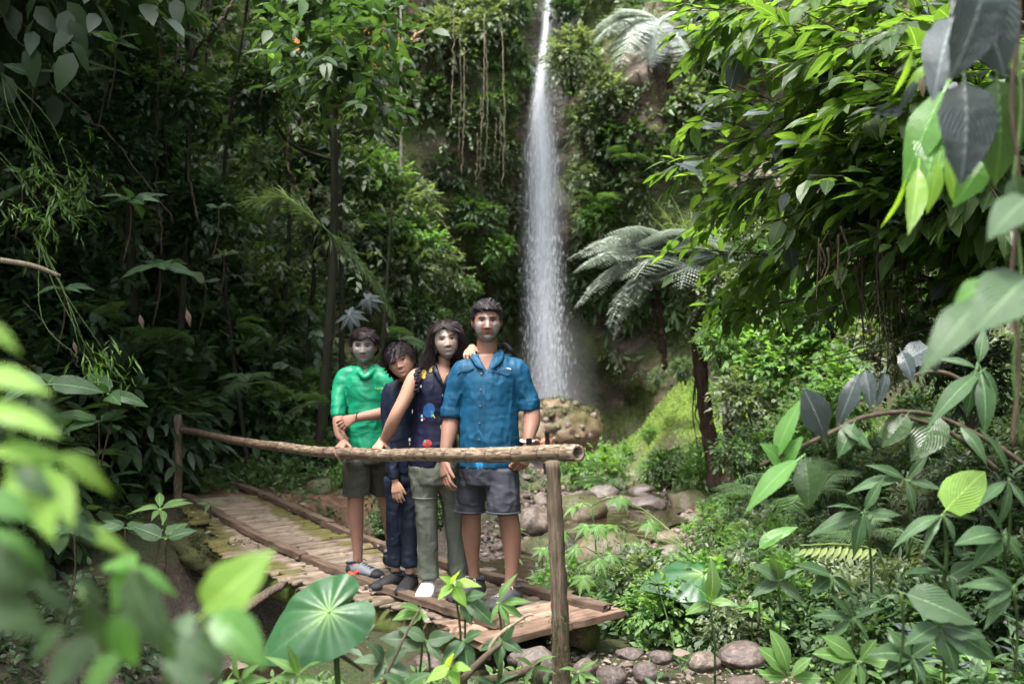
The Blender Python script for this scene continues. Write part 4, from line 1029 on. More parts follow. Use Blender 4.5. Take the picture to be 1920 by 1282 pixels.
def tor(rows, d):  # px-based torso rows: py, cx, half width px, half depth m
    return [[*P(cx, py, d), hw / FPX * d, dp] for py, cx, hw, dp in rows]
mat_f = flatmat
def rail_at(px):
    q = spline(RP, 400); pxs = q[:, 0] / q[:, 1] * FPX + 960; i = np.argmin(np.abs(pxs - px)); t = nrm(q[min(i + 3, 399)] - q[max(i - 3, 0)]); return q[i], t

# ============ man in the blue shirt
d = 5.86
man = empty('person', P(915, 1125, d), 'man in teal blue shirt and grey shorts with white clay on his cheeks and chin', 'person')
skm = (.205, .115, .083)
hs = .965; hc = P(913, 606, d - .02); Rm = rotm(math.radians(4), math.radians(-2), math.radians(0))
M_neck = limb([[*P(913, 690, d + .02), .062], [*P(913, 668, d + .02), .06], [*P(913, 648, d + .02), .060], [*P(914, 630, d + .03), .055]])
hp = [(v @ Rm.T + hc, f) for v, f in head_parts(hs)]
v, f, no = remesh(hp + [M_neck], .0026, 2)
def clay_man(x, y, z, q):
    n = fnoise(q, 45, 3, 2.0); ax = np.abs(x)
    w = np.exp(-((ax - .048) / .020) ** 4 - ((z + .022) / .034) ** 4) + np.exp(-(x / .012) ** 2 - ((z + .006) / .03) ** 2) * 1.1 + sstep(-.066, -.078, z) * 1.0 + np.exp(-((ax - .055) / .016) ** 2 - ((z + .06) / .025) ** 2) + .35 * sstep(.03, .05, z) * sstep(.09, .05, z) * (n > -.1)
    w = np.clip(w * 1.05 - .2 + .5 * n, 0, .92); w *= sstep(-.128, -.116, z) * (y < -.012) * (1 - .9 * np.exp(-(x / .028) ** 2 - ((z + .054) / .016) ** 2))
    return w, (.31, .31, .30)
cc = face_cols((v - hc) @ Rm, hs, skm, mask=clay_man, lip=(.22, .085, .065), brow_th=.005)
blk = [(v, f, np.concatenate([cc, np.ones((len(cc), 1))], 1))]
tors = loft(tor([(900, 917, 44, .10), (860, 917, 44, .10), (790, 917, 44, .10), (730, 917, 46, .105), (700, 916, 52, .095), (680, 915, 46, .075), (664, 914, 22, .06)], d), (0, -1, 0), 24)
legL = limb(L_([(890, 885, 5.92, .078), (885, 930, 5.94, .068), (884, 962, 5.96, .058), (884, 1000, 5.98, .058), (886, 1040, 5.99, .043), (889, 1074, 6.0, .034), (889, 1098, 6.0, .034)]))
legR = limb(L_([(942, 885, 5.84, .08), (947, 930, 5.82, .07), (952, 962, 5.80, .062), (958, 1003, 5.81, .060), (960, 1050, 5.81, .044), (958, 1090, 5.81, .036), (957, 1112, 5.81, .04)]))
upL = limb(L_([(866, 694, d, .055), (852, 740, d + .02, .05), (846, 782, d + .02, .044)])); upR = limb(L_([(968, 690, d, .055), (988, 730, d + .01, .05), (996, 768, d, .045)]))
blk.append(skin_block([tors, legL, legR, upL, upR], .008, skm))
wl = P(833, 864, d - .1); foreL = [limb([[*P(847, 778, d + .02), .046], [*P(843, 805, d - .02), .049], [*P(837, 838, d - .07), .037], [*wl, .028]])]
hl = hand(wl, P(834, 895, d - .14) - wl, (-.75, -.6, 0), (.5, -.8, .1), 1.05, (14, 26, 22), 5, (30, 22))
wr = P(989, 842, d - .12); foreR = [limb([[*P(997, 764, d), .048], [*P(997, 790, d - .03), .050], [*P(992, 818, d - .09), .036], [*wr, .030]])]
hr_ = hand(wr, P(978, 872, d - .14) - wr, (.55, -.75, .25), (-.85, -.4, 0), 1.05, (38, 48, 30), 3, (22, 25))
blk.append(skin_block(foreL + hl, .0036, skm, 1)); blk.append(skin_block(foreR + hr_, .0036, skm, 1))
merge_body('body', blk, man)
M['teal'] = cloth('teal_blue_shirt', (.004, .058, .118), .6, .25, .6)
ts = [loft(tor([(873, 917, 55, .135), (845, 917, 56, .137), (790, 917, 55, .135), (740, 918, 53, .13), (710, 918, 55, .12), (690, 917, 54, .10), (675, 916, 44, .08), (664, 915, 30, .072)], d), (0, -1, 0), 28),
      limb(L_([(882, 690, d, .066), (866, 700, d, .069), (855, 735, d, .063), (848, 762, d, .060), (847, 776, d, .064)])), limb(L_([(953, 687, d, .066), (970, 697, d, .069), (982, 728, d, .063), (990, 748, d, .062), (992, 763, d, .067)])),
      loft([[*P(846, 765, d), .065, .065], [*P(845, 781, d), .063, .063]], (0, -1, 0), 16, 6), loft([[*P(991, 750, d), .069, .068], [*P(993, 768, d), .067, .066]], (0, -1, 0), 16, 6)]
def vneck(v, v2, no):   # push the cloth in at the open collar
    x = (v[:, 0] / v[:, 1]) * FPX + 960; y = 641 - (v[:, 2] - 1.5) / v[:, 1] * FPX
    w = sstep(0, 1, (((698 - y) / 34.0) * 15 - np.abs(x - 911 - (y - 668) * .08)) / 3.0) * (v[:, 1] < d) * (y > 650)
    return v2 + np.array([0, .05, 0]) * w[:, None]
so, sv, sf = garment('shirt', ts, M['teal'], man, .0075, .0050, 1.0, cut=vneck)
# collar, placket, pockets, buttons
def strip(pts, rads, mat, name, parent, flat=.35, n=8, up=(0, -1, 0)):
    c_ = spline(pts, 20); V_, F_ = tube(c_, np.interp(np.linspace(0, 1, 20), np.linspace(0, 1, len(rads)), rads), up=up, n=n, flat=flat); return pl_link(name, mesh(name, V_, F_, mat, True), parent)
for pts in ([(892, 662, d + .03), (889, 668, d - .05), (897, 682, d - .10), (905, 691, d - .125)], [(934, 658, d + .03), (938, 664, d - .04), (934, 677, d - .09), (921, 692, d - .125)]):
    strip([P(*q) for q in pts], [.016, .024, .022, .006], M['teal'], 'collar', man, .28)
decal(sv, sf, [(934, 663), (958, 664), (943, 672), (932, 676), (925, 684)], d, M['teal'], man, 'collar_flap', .012)
M['teal_d'] = cloth('teal_placket', (.003, .045, .094), .6, .2, .4)
decal(sv, sf, [(909, 695), (914, 693), (911, 730), (909, 780), (906, 838), (893, 838), (897, 780), (901, 730)], d, M['teal_d'], man, 'placket', .0035)
decal(sv, sf, [(860, 687), (888, 686), (888, 691), (880, 696), (862, 697), (857, 702)], d, M['teal_d'], man, 'pocket_flap', .007)
decal(sv, sf, [(913, 689), (922, 686), (960, 690), (958, 702), (950, 704), (930, 698), (916, 697)], d, M['teal_d'], man, 'pocket_flap', .007)
WH = flatmat('white_thread', (.6, .62, .65)); BT = flatmat('dark_button', (.06, .09, .12), .35)
decal(sv, sf, [(950, 689), (958, 691), (958, 693), (950, 691)], d, WH, man, 'chest_tag', .010)
for by in (700, 730, 761, 793, 824):
    decal(sv, sf, [(902 - (by - 700) * .035 + 2.2 * math.cos(t), by + 2.2 * math.sin(t)) for t in np.linspace(0, 6.28, 9)[:-1]], d, BT, man, 'button', .008)
M['lightblue'] = cloth('light_blue_undershirt', (.02, .20, .42), .7, .1, .3)
garment('undershirt', [loft(tor([(877, 913, 45, .125), (868, 913, 50, .132), (850, 915, 51, .13)], d), (0, -1, 0), 24)], M['lightblue'], man, .008, .003, 2.0)
M['shorts'] = cloth('dark_grey_shorts', (.040, .042, .055), .7, .25, .6)
sh = [loft(tor([(905, 917, 46, .125), (880, 917, 53, .132), (858, 917, 53, .132)], d), (0, -1, 0), 24), limb(L_([(890, 880, 5.9, .098), (884, 920, 5.93, .092), (882, 945, 5.95, .090), (882, 957, 5.95, .091)])), limb(L_([(941, 880, 5.82, .098), (943, 920, 5.81, .100), (944, 945, 5.8, .099), (944, 958, 5.8, .1)]))]
garment('shorts', sh, M['shorts'], man, .008, .0045, 3.0, ax=(1, 1, .6))
for (px, py, dd, r_) in ((882, 957, 5.95, .091), (944, 958, 5.8, .100)):
    t = np.linspace(0, 2 * np.pi, 30); c = P(px, py, dd); ring = np.stack([c[0] + r_ * np.cos(t), c[1] + r_ * np.sin(t), c[2] + .0 * t], -1); V_, F_ = tube(ring, .006, n=8); pl_link('hem', mesh('hem', V_, F_, M['shorts'], True), man)
KG = flatmat('dark_grey_mesh', (.05, .05, .06), .6); KG2 = flatmat('pale_grey_stripe', (.3, .29, .27)); SOL = flatmat('dark_sole', (.03, .028, .026)); 
gd = deck(4.2)[2] + .01
def ground(px, py, z=gd):
    dd = (1.5 - z) * FPX / (py - 641.0); return P(px, py, dd)
for h0 in (P(889, 1074, 6.0), P(958, 1090, 5.81)):
    shoe(h0, NRv + np.array([.15, -.35, 0]), .295, (KG, SOL, KG2, SOL), man, .085, .056, .06, sole=-.035, accents=[([(.45, .03, .053), (.6, .05, .045), (.7, .062, .03)], KG2), ([(.3, .03, .05), (.45, .055, .045), (.5, .07, .03)], KG2), ([(.7, .03, .052), (.78, .045, .04), (.84, .05, .02)], KG2)])
hair_cap(hs, Rm, hc, lambda x, y, z: .015 + .009 * (z > .05) , lambda x, y: np.where(y < -.04, .062 + .0 * x - .25 * np.clip(np.abs(x) - .05, 0, 1), np.where(y < .03, .012, -.055)), 3.0, M['hair_grey'], man,
         lambda x, y, z: np.stack([x * 4 + .25, -.5 + y, .6 + 0 * x], -1), 4200, .026, .35)
wc = P(989, 826, d - .10)
t = np.linspace(0, 2 * np.pi, 24); ring = np.stack([wc[0] + .038 * np.cos(t), wc[1] + .036 * np.sin(t), wc[2] + .004 * np.sin(t)], -1)
V_, F_ = tube(ring, .008, n=8); w_ = pl_link('watch_strap', mesh('watch_strap', V_, F_, flatmat('white_strap', (.7, .7, .7), .5), True), man)
bm = bmesh.new(); bmesh.ops.create_cube(bm, size=1); bmesh.ops.scale(bm, vec=(.034, .011, .036), verts=bm.verts); bmesh.ops.bevel(bm, geom=bm.edges[:], offset=.004, segments=2, affect='EDGES')
me = bpy.data.meshes.new('watch_face'); bm.to_mesh(me); bm.free(); me.materials.append(flatmat('black_glass', (.008, .008, .01), .1))
o = link('watch_face', me, w_, wc + np.array([.008, -.042, 0]), (0, 0, .15))
# strap of a bag on his far shoulder
strip([P(935, 652, d + .07), P(945, 646, d + .06), P(957, 655, d + .03), P(966, 668, d + .06)], [.01, .014, .014, .01], flatmat('black_strap', (.008, .008, .01)), 'bag_strap', man)

# ============ woman
d = 6.05
wom = empty('person', P(820, 1110, d), 'woman with dark hair, grey-clayed face, sleeveless navy top and sage trousers', 'person')
skw = (.32, .19, .13)
hs2 = .93; hc2 = P(837, 640, d - .03); Rw = rotm(math.radians(8), math.radians(-3), math.radians(-7))
hp = [(v @ Rw.T + hc2, f) for v, f in head_parts(hs2)]
neck = limb([[*P(826, 708, d + .0), .07], [*P(828, 694, d + .01), .052], [*P(831, 675, d + .02), .047], [*P(835, 655, d + .03), .045]])
v, f, no = remesh(hp + [neck], .0026, 2)
def clay_w(x, y, z, q):
    n = fnoise(q, 20, 3, 4.0); ax = np.abs(x); w = sstep(.072, .056, ax) * sstep(.092, .070, z) * (y < -.015) * sstep(-.128, -.116, z)
    w = w * (.92 + .12 * n) * (1 - .75 * np.exp(-(x / .024) ** 2 - ((z + .058) / .011) ** 2)); return w * .78, (.34, .30, .27)
cc = face_cols((v - hc2) @ Rw, hs2, skw, mask=clay_w, lip=(.30, .13, .11), teeth=True, brow_th=.0028)
blk = [(v, f, np.concatenate([cc, np.ones((len(cc), 1))], 1))]
tors = loft(tor([(890, 812, 42, .10), (850, 813, 40, .10), (800, 814, 33, .09), (745, 817, 36, .10), (710, 820, 38, .09), (695, 823, 36, .07), (684, 826, 20, .05)], d), (0, -1, 0), 24)
blk.append(skin_block([tors, limb(L_([(796, 880, d, .07), (798, 930, d, .06), (800, 980, d, .05), (803, 1085, d + .03, .032), (803, 1098, d + .03, .03)])), limb(L_([(840, 880, d + .05, .070), (848, 930, d + .1, .06), (853, 980, d + .13, .05), (858, 1080, d + .18, .035)])),
                       limb(L_([(862, 702, d + .04, .045), (872, 735, d + .14, .042), (878, 745, d + .18, .04)]))], .008, skw))
rc_, rt = rail_at(706); wg = rc_ + np.array([.028, .03, .075])
arm = [limb([[*P(800, 708, d), .048], [*P(779, 707, d - .05), .047], [*P(759, 748, d - .10), .043], [*P(743, 778, d - .12), .040], [*P(733, 800, d - .08), .040], [*P(722, 822, d), .030], [*wg, .024]])]
hw_ = hand(wg, np.array([-.30, -.75, -.60]), np.array([-.25, -.55, .80]), np.array([.85, -.45, -.2]), .92, (28, 52, 38), 4, (62, 10), thumb_fwd=.55)
blk.append(skin_block(arm + hw_, .0036, skw, 1))
wq = P(884, 652, d - .10); fo = [limb([[*P(878, 745, d + .18), .036], [*P(884, 700, d + .12), .034], [*P(888, 668, d - .0), .026], [*wq, .024]])]
hq = hand(wq, P(874, 668, d - .30) - wq, np.array([-.3, -.45, .85]), np.array([.9, -.2, .25]), .90, (10, 40, 30), 5, (28, 15))
blk.append(skin_block(fo + hq, .0036, skw, 1))
merge_body('body', blk, wom)
M['navy'] = cloth('navy_print_top', (.005, .006, .022), .55, .15, .5)
tp = [loft(tor([(872, 813, 48, .125), (848, 813, 47, .122), (800, 814, 39, .108), (765, 815, 38, .11), (730, 818, 41, .12), (708, 820, 41, .105), (696, 822, 38, .085), (688, 826, 27, .068)], d), (0, -1, 0), 26)]
def vneck2(v, v2, no):
    x = (v[:, 0] / v[:, 1]) * FPX + 960; y = 641 - (v[:, 2] - 1.5) / v[:, 1] * FPX
    w = sstep(0, 1, ((722 - y) / 40.0 * 14 - np.abs(x - 831)) / 3.0) * (v[:, 1] < d) * (y > 672)
    return v2 + np.array([0, .05, 0]) * w[:, None]
to, tv, tf = garment('top', tp, M['navy'], wom, .0075, .0042, 5.0, cut=vneck2)
# ruffle at the armhole
for e in range(3):
    c_ = spline([P(790 + e * 2, 683, d - .03), P(780 + e * 2, 698, d - .10), P(781 + e, 716, d - .125), P(779 + e, 735, d - .12)], 40); c_[:, 0] += .007 * np.sin(np.arange(40) * 1.1 + e); c_[:, 1] += .006 * np.cos(np.arange(40) * 1.3 + e)
    V_, F_ = tube(c_, .008 + .003 * np.sin(np.arange(40) * .9 + e * 2), n=8, flat=.5); pl_link('ruffle', mesh('ruffle', V_, F_, M['navy'], True), wom)
for pts in ([(808, 680, d + .0), (815, 692, d - .10), (822, 706, d - .125), (830, 722, d - .13)], [(850, 684, d + .0), (848, 696, d - .08), (842, 708, d - .12), (835, 722, d - .13)]):
    strip([P(*q) for q in pts], [.012, .016, .014, .006], M['navy'], 'collar', wom, .3)
PR = {k_: flatmat('print_' + k_, c_, .7) for k_, c_ in dict(blue=(.008, .06, .20), teal=(.02, .22, .22), red=(.26, .02, .02), yellow=(.5, .36, .04), white=(.55, .55, .55), pale=(.12, .30, .45)).items()}
def blob(cx, cy, rx, ry, n=10, a=0): return [(cx + rx * math.cos(t) * math.cos(a) - ry * math.sin(t) * math.sin(a), cy + rx * math.cos(t) * math.sin(a) + ry * math.sin(t) * math.cos(a)) for t in np.linspace(0, 6.283, n + 1)[:-1]]
for (ol, mk) in [(blob(804, 769, 11, 14, 14, .3), 'blue'), (blob(809, 776, 5, 6), 'teal'), (blob(798, 772, 3, 5), 'blue'), ([(810, 776), (811, 775), (816, 783), (815, 784)], 'yellow'), (blob(791, 780, 2.2, 3.6), 'pale'), (blob(795, 785, 2, 2.4), 'red'), (blob(791, 787, 2, 2.2), 'white'),
                 (blob(773, 771, .9, 4), 'white'), (blob(801, 831, 9, 7.5, 12), 'red'), (blob(797, 827, 2.4, 3), 'teal'), (blob(768, 824, 2, 3.5), 'white'), (blob(768, 832, 1.2, 3), 'yellow'), (blob(795, 698, 4.5, 6), 'yellow'), (blob(794, 706, 4, 4), 'yellow'), (blob(809, 692, 3, 7, 8, .5), 'yellow'),
                 (blob(789, 724, 2, 3), 'white'), (blob(784, 731, 2, 4), 'yellow'), (blob(786, 722, 1.5, 2), 'red'), (blob(830, 741, 1.4, 3), 'pale'), (blob(838, 700, 1.2, 3), 'white'), (blob(829, 718, 1.3, 4), 'yellow'), (blob(827, 800, 1.5, 4), 'yellow')]:
    decal(tv, tf, ol, d, PR[mk], wom, 'print', .003)
M['sage'] = cloth('sage_trousers', (.115, .125, .10), .75, .2, .65)
pn = [loft(tor([(905, 815, 42, .11), (880, 815, 49, .122), (860, 814, 48, .12)], d), (0, -1, 0), 24), limb(L_([(794, 885, d, .092), (797, 925, d, .078), (800, 960, d, .068), (801, 1010, d + .01, .064), (803, 1060, d + .03, .066), (803, 1082, d + .03, .068)])),
      limb(L_([(840, 885, d + .05, .092), (847, 930, d + .1, .078), (853, 980, d + .13, .066), (857, 1030, d + .15, .062), (860, 1078, d + .17, .066)]))]
garment('trousers', pn, M['sage'], wom, .0075, .0042, 6.0)
for (px, py, dd, r_) in ((798, 931, d, .079), (848, 935, d + .1, .078)):
    t = np.linspace(0, 2 * np.pi, 30); c = P(px, py, dd); ring = np.stack([c[0] + r_ * np.cos(t), c[1] + r_ * np.sin(t), c[2] + .0 * t], -1); V_, F_ = tube(ring, .0045, n=6); pl_link('zip_seam', mesh('zip_seam', V_, F_, M['sage'], True), wom)
WS = flatmat('white_canvas', (.62, .62, .64), .8); WL = flatmat('grey_lace', (.4, .4, .4)); WSO = flatmat('off_white_rubber', (.5, .48, .45), .6)
shoe(P(803, 1085, 6.08), (-.1, -1), .26, (WS, WSO, WL), wom, .07, .052, .03, sole=-.05)
shoe(P(858, 1080, 6.23), (-.2, -1), .26, (WS, WSO, WL), wom, .07, .052, .03, sole=-.065)
hair_cap(hs2, Rw, hc2, lambda x, y, z: .016 + .006 * (z > .06), lambda x, y: np.where(y < -.04, .072 - .75 * np.clip(np.abs(x + .02) - .022, 0, 1), -.1), 5.0, M['hair_dark'], wom, lambda x, y, z: np.stack([np.sign(x + .01) * .7, y * 2, -.8 + 0 * x], -1), 3000, .06, .22)
# long hair: masses and strands down both sides
hl_ = [limb(L_([(820, 616, d, .018), (813, 635, d - .01, .022), (809, 660, d, .025), (803, 682, d - .01, .032), (797, 697, d - .03, .016)])), limb(L_([(855, 614, d, .018), (861, 635, d, .024), (864, 660, d + .01, .030), (866, 684, d + .02, .034), (862, 700, d + .04, .02)])), limb(L_([(838, 610, d + .07, .06), (838, 650, d + .08, .075), (836, 685, d + .08, .075), (834, 702, d + .07, .05)]))]
v, f, no = remesh(hl_, .006, 2); v = v + no * (.006 * fnoise(v * np.array([1, 1, .22]), 60, 2, 7.0))[:, None]
g = np.random.default_rng(9); ns = 2200; st = []
for path, sp in ((L_([(824, 608, d - .03, 0), (814, 625, d - .05, 0), (809, 650, d - .045, 0), (806, 672, d - .045, 0), (797, 692, d - .05, 0), (790, 700, d - .04, 0)]), .017), (L_([(849, 608, d - .03, 0), (858, 622, d - .05, 0), (862, 648, d - .04, 0), (868, 672, d - .03, 0), (864, 694, d - .02, 0), (866, 704, d, 0)]), .019)):
    c_ = spline(np.array(path)[:, :3], 12)
    for q in range(ns // 4):
        o_ = g.normal(size=3) * sp; o2 = g.normal(size=3) * sp * .5; e = g.uniform(.75, 1.08)
        ww = np.linspace(0, 1, 12)[:, None]; pth = c_ + o_ * (.5 + ww) + o2 * ww ** 2 + .004 * np.sin(ww * 9 + g.uniform(0, 6))
        st.append(tube(pth[:max(5, int(12 * e))], np.linspace(.0016, .0006, max(5, min(12, int(12 * e)))), n=3, cap=False))
V_, F_ = join([(v, [f])] + st); pl_link('long_hair', mesh('long_hair', V_, F_, M['hair_dark'], True), wom)

# ============ teenager in green
d = 6.72
teen = empty('person', P(682, 1072, d), 'teenage boy in a green long-sleeved hooded shirt, grey clay covering his face', 'person')
skt = (.26, .145, .105)
hs3 = .94; hc3 = P(682, 653, d - .02); Rt = rotm(math.radians(4), math.radians(-2), math.radians(-1))
hp = [(v @ Rt.T + hc3, f) for v, f in head_parts(hs3)]
neck = limb([[*P(683, 712, d + .02), .06], [*P(683, 698, d + .02), .05], [*P(683, 680, d + .02), .048], [*P(683, 665, d + .03), .045]])
v, f, no = remesh(hp + [neck], .0026, 2)
def clay_t(x, y, z, q):
    n = fnoise(q, 20, 3, 6.0); ax = np.abs(x); w = sstep(.072, .060, ax) * sstep(.092, .075, z) * (y < -.012) * sstep(-.128, -.116, z)
    return w * (.9 + .15 * n) * (1 - .8 * np.exp(-(x / .024) ** 2 - ((z + .058) / .010) ** 2)), (.16, .172, .163)
cc = face_cols((v - hc3) @ Rt, hs3, skt, mask=clay_t, lip=(.24, .10, .09), brow_th=.004)
blk = [(v, f, np.concatenate([cc, np.ones((len(cc), 1))], 1))]
tors = loft(tor([(860, 690, 32, .09), (820, 689, 30, .09), (760, 687, 30, .09), (725, 685, 33, .09), (705, 684, 34, .075), (692, 684, 20, .055)], d), (0, -1, 0), 22)
blk.append(skin_block([tors, limb(L_([(670, 870, d - .02, .075), (668, 905, d - .02, .065), (667, 935, d - .02, .057), (667, 965, d - .01, .054), (669, 1000, d + .0, .044), (671, 1035, d, .034), (671, 1058, d, .032)])), limb(L_([(712, 870, d + .06, .075), (722, 930, d + .15, .055), (738, 1040, d + .3, .034), (738, 1060, d + .3, .03)]))], .008, skt))
rc_, rt = rail_at(637); wg = rc_ + np.array([.025, .04, .072])
blk.append(skin_block([limb([[*P(650, 705, d), .045], [*P(636, 740, d - .05), .042], [*P(635, 775, d - .10), .041], [*P(636, 795, d - .14), .042], [*P(638, 815, d - .17), .034], [*wg, .026]])] + hand(wg, np.array([-.35, -.75, -.55]), np.array([-.3, -.5, .82]), np.array([.85, -.45, -.2]), .95, (28, 52, 38), 5, (60, 10), thumb_fwd=.5), .0036, skt, 1))
wq = P(667, 783, d - .27)
blk.append(skin_block([limb([[*P(716, 712, d - .02), .045], [*P(732, 745, d - .06), .042], [*P(736, 770, d - .12), .04], [*P(715, 775, d - .22), .040], [*P(690, 779, d - .26), .033], [*wq, .025]])] + hand(wq, P(640, 795, d - .26) - wq, np.array([.25, -.8, .45]), np.array([-.2, -.35, .85]), .92, ((10, 30, 25), (14, 40, 30), (18, 45, 30), (20, 45, 30)), 4, (22, 5), thumb_fwd=.15), .0036, skt, 1))
merge_body('body', blk, teen)
M['green'] = cloth('green_sports_shirt', (.008, .20, .10), .42, .1, .75, folds=(9, 9, 9))
tp = [loft(tor([(838, 690, 41, .125), (800, 689, 38, .118), (760, 687, 38, .118), (728, 685, 42, .118), (708, 684, 41, .10), (695, 683, 30, .08), (686, 683, 20, .066)], d), (0, -1, 0), 26),
      limb(L_([(664, 700, d, .06), (647, 708, d, .062), (637, 735, d - .04, .055), (635, 760, d - .08, .050), (635, 782, d - .11, .050)])), limb(L_([(702, 700, d, .06), (718, 710, d - .01, .06), (731, 740, d - .05, .055), (738, 765, d - .1, .052)])),
      loft([[*P(668, 698, d + .03), .03, .03], [*P(676, 700, d - .085), .02, .02], [*P(684, 707, d - .11), .02, .018], [*P(694, 700, d - .085), .022, .02], [*P(704, 688, d + .02), .032, .03]], (0, 0, 1), 12, 22)]
def vn3(v, v2, no):
    x = (v[:, 0] / v[:, 1]) * FPX + 960; y = 641 - (v[:, 2] - 1.5) / v[:, 1] * FPX
    w = sstep(0, 1, ((704 - y) / 20.0 * 12 - np.abs(x - 684)) / 4.0) * (v[:, 1] < d - .03) * (y > 675); return v2 + np.array([0, .04, 0]) * w[:, None]
go, gv, gf = garment('shirt', tp, M['green'], teen, .0075, .0042, 8.0, ax=(.9, 1, .6), scale=19, cut=vn3)
def lettering(text, pos, size, mat, parent, name='lettering'):
    cu = bpy.data.curves.new(name, 'FONT'); cu.body = text; cu.size = size; cu.extrude = .0012; o_ = bpy.data.objects.new(name, cu); COL.objects.link(o_)
    dg = bpy.context.evaluated_depsgraph_get(); me_ = bpy.data.meshes.new_from_object(o_.evaluated_get(dg)); bpy.data.objects.remove(o_); bpy.data.curves.remove(cu)
    me_.materials.append(mat); q = link(name, me_, parent, np.asarray(pos) - np.array(parent.location), (math.radians(90), 0, math.radians(6))); return q
bvh = BVHTree.FromPolygons([tuple(q) for q in gv], [tuple(int(i) for i in q) for q in gf]); dr = (V(P(710, 729, d)) - Vector((0, 0, 1.5))).normalized(); hh = bvh.ray_cast(Vector((0, 0, 1.5)), dr)
pz = np.array(hh[0]) if hh[0] is not None else P(710, 729, d - .12)
lettering('Columbia', pz + np.array([-.024, -.014, 0]), .017, flatmat('yellow_print', (.5, .42, .05)), teen)
M['olive'] = cloth('dark_olive_shorts', (.045, .044, .034), .75, .2, .6)
garment('shorts', [loft(tor([(868, 688, 34, .105), (850, 688, 38, .115), (836, 688, 38, .112)], d), (0, -1, 0), 22), limb(L_([(670, 862, d - .02, .10), (669, 900, d - .02, .095), (668, 926, d - .02, .092)])), limb(L_([(710, 862, d + .05, .09), (714, 900, d + .1, .085), (716, 920, d + .13, .082)]))], M['olive'], teen, .008, .0045, 10.0)
c = P(668, 926, d - .02); t = np.linspace(0, 2 * np.pi, 30); V_, F_ = tube(np.stack([c[0] + .092 * np.cos(t), c[1] + .092 * np.sin(t), c[2] + 0 * t], -1), .005, n=6); pl_link('hem', mesh('hem', V_, F_, M['olive'], True), teen)
BR = flatmat('dark_beads', (.035, .02, .018), .5)
for (c0, ax1, ax2, r_) in ((P(640, 826, d - .185), np.array([1, 0, 0]), np.array([0, 1, .3]), .031), (P(669, 781, d - .268), np.array([0, 1, 0]), np.array([.15, 0, 1]), .028)):
    t = np.linspace(0, 2 * np.pi, 22)[:-1]; bm = bmesh.new()
    for a_ in t:
        bmesh.ops.create_icosphere(bm, subdivisions=1, radius=.0045, matrix=Matrix.Translation(V(c0 + ax1 * r_ * math.cos(a_) + nrm(ax2) * r_ * math.sin(a_))))
    me = bpy.data.meshes.new('bracelet'); bm.to_mesh(me); bm.free(); me.materials.append(BR); pl_link('bracelet', me, teen)
RS = flatmat('grey_and_black_upper', (.16, .17, .19), .55); RO = flatmat('orange_red_trim', (.65, .07, .025), .5); RB = flatmat('black_trim', (.015, .015, .02)); RW = flatmat('white_midsole', (.5, .5, .5), .6)
s1 = shoe(P(671, 1035, 6.72), (.86, -.5), .275, (RS, RW, RB, RB), teen, .085, .052, .045, sole=-.085, accents=[([(.12, .035, .047), (.3, .03, .05), (.45, .055, .047)], RO), ([(.5, .028, .05), (.75, .033, .045), (.95, .035, .02)], RB), ([(.02, .04, .035), (.0, .07, .0), (.02, .04, -.035)], RB), ([(.22, .08, .035), (.3, .095, .0), (.22, .08, -.035)], RO)])
shoe(P(738, 1040, 7.02), (.8, -.6), .27, (RS, RW, RB, RB), teen, .085, .052, .045, sole=-.085)
hair_cap(hs3, Rt, hc3, lambda x, y, z: .013 + .012 * sstep(.03, .08, z), lambda x, y: np.where(y < -.04, .055 - .30 * np.clip(np.abs(x) - .045, 0, 1) + .008 * np.sin(x * 60), np.where(y < .03, .008, -.05)), 7.0, M['hair_dark'], teen, lambda x, y, z: np.stack([.8 + 0 * x, -.4 + 0 * x, .3 + 0 * x], -1), 4000, .04, .45)

# ============ small boy
d = 6.33
boy = empty('person', P(752, 1085, d), 'smiling small boy in navy leaning his head against the woman', 'person')
skb = (.42, .245, .165)
hs4 = .93; hc4 = P(753, 680, d - .17); Rb = rotm(math.radians(-6), math.radians(-4), math.radians(-21))
hp = [(v @ Rb.T + hc4, f) for v, f in head_parts(hs4)]
neck = limb([[*P(756, 728, d), .055], [*P(757, 715, d), .045], [*P(756, 700, d - .05), .043], [*P(753, 685, d - .08), .04]])
v, f, no = remesh(hp + [neck], .0026, 2)
cc = face_cols((v - hc4) @ Rb, hs4, skb, lip=(.42, .14, .12), teeth=True, brow_th=.0036)
blk = [(v, f, np.concatenate([cc, np.ones((len(cc), 1))], 1))]
tors = loft(tor([(890, 753, 24, .085), (830, 753, 23, .08), (780, 753, 25, .085), (745, 754, 28, .085), (728, 756, 26, .07), (717, 757, 14, .05)], d), (0, -1, 0), 22)
blk.append(skin_block([tors, limb(L_([(741, 900, d, .048), (741, 950, d + .01, .04), (741, 1010, d + .02, .036), (742, 1070, d + .03, .03)])), limb(L_([(769, 900, d, .048), (770, 950, d - .02, .04), (769, 1010, d - .05, .036), (768, 1075, d - .07, .03)]))], .008, skb))
wb = P(741, 902, d - .13)
blk.append(skin_block([limb([[*P(731, 728, d), .038], [*P(729, 790, d - .02), .034], [*P(733, 845, d - .08), .032], [*wb, .022]])] + hand(wb, P(744, 925, d - .16) - wb, np.array([-.2, -.95, .1]), np.array([.95, -.2, .1]), .82, (16, 28, 20), 5, (28, 15)), .0036, skb, 1))
merge_body('body', blk, boy)
M['navyshirt'] = cloth('navy_long_sleeved_shirt', (.004, .008, .022), .7, .15, .5)
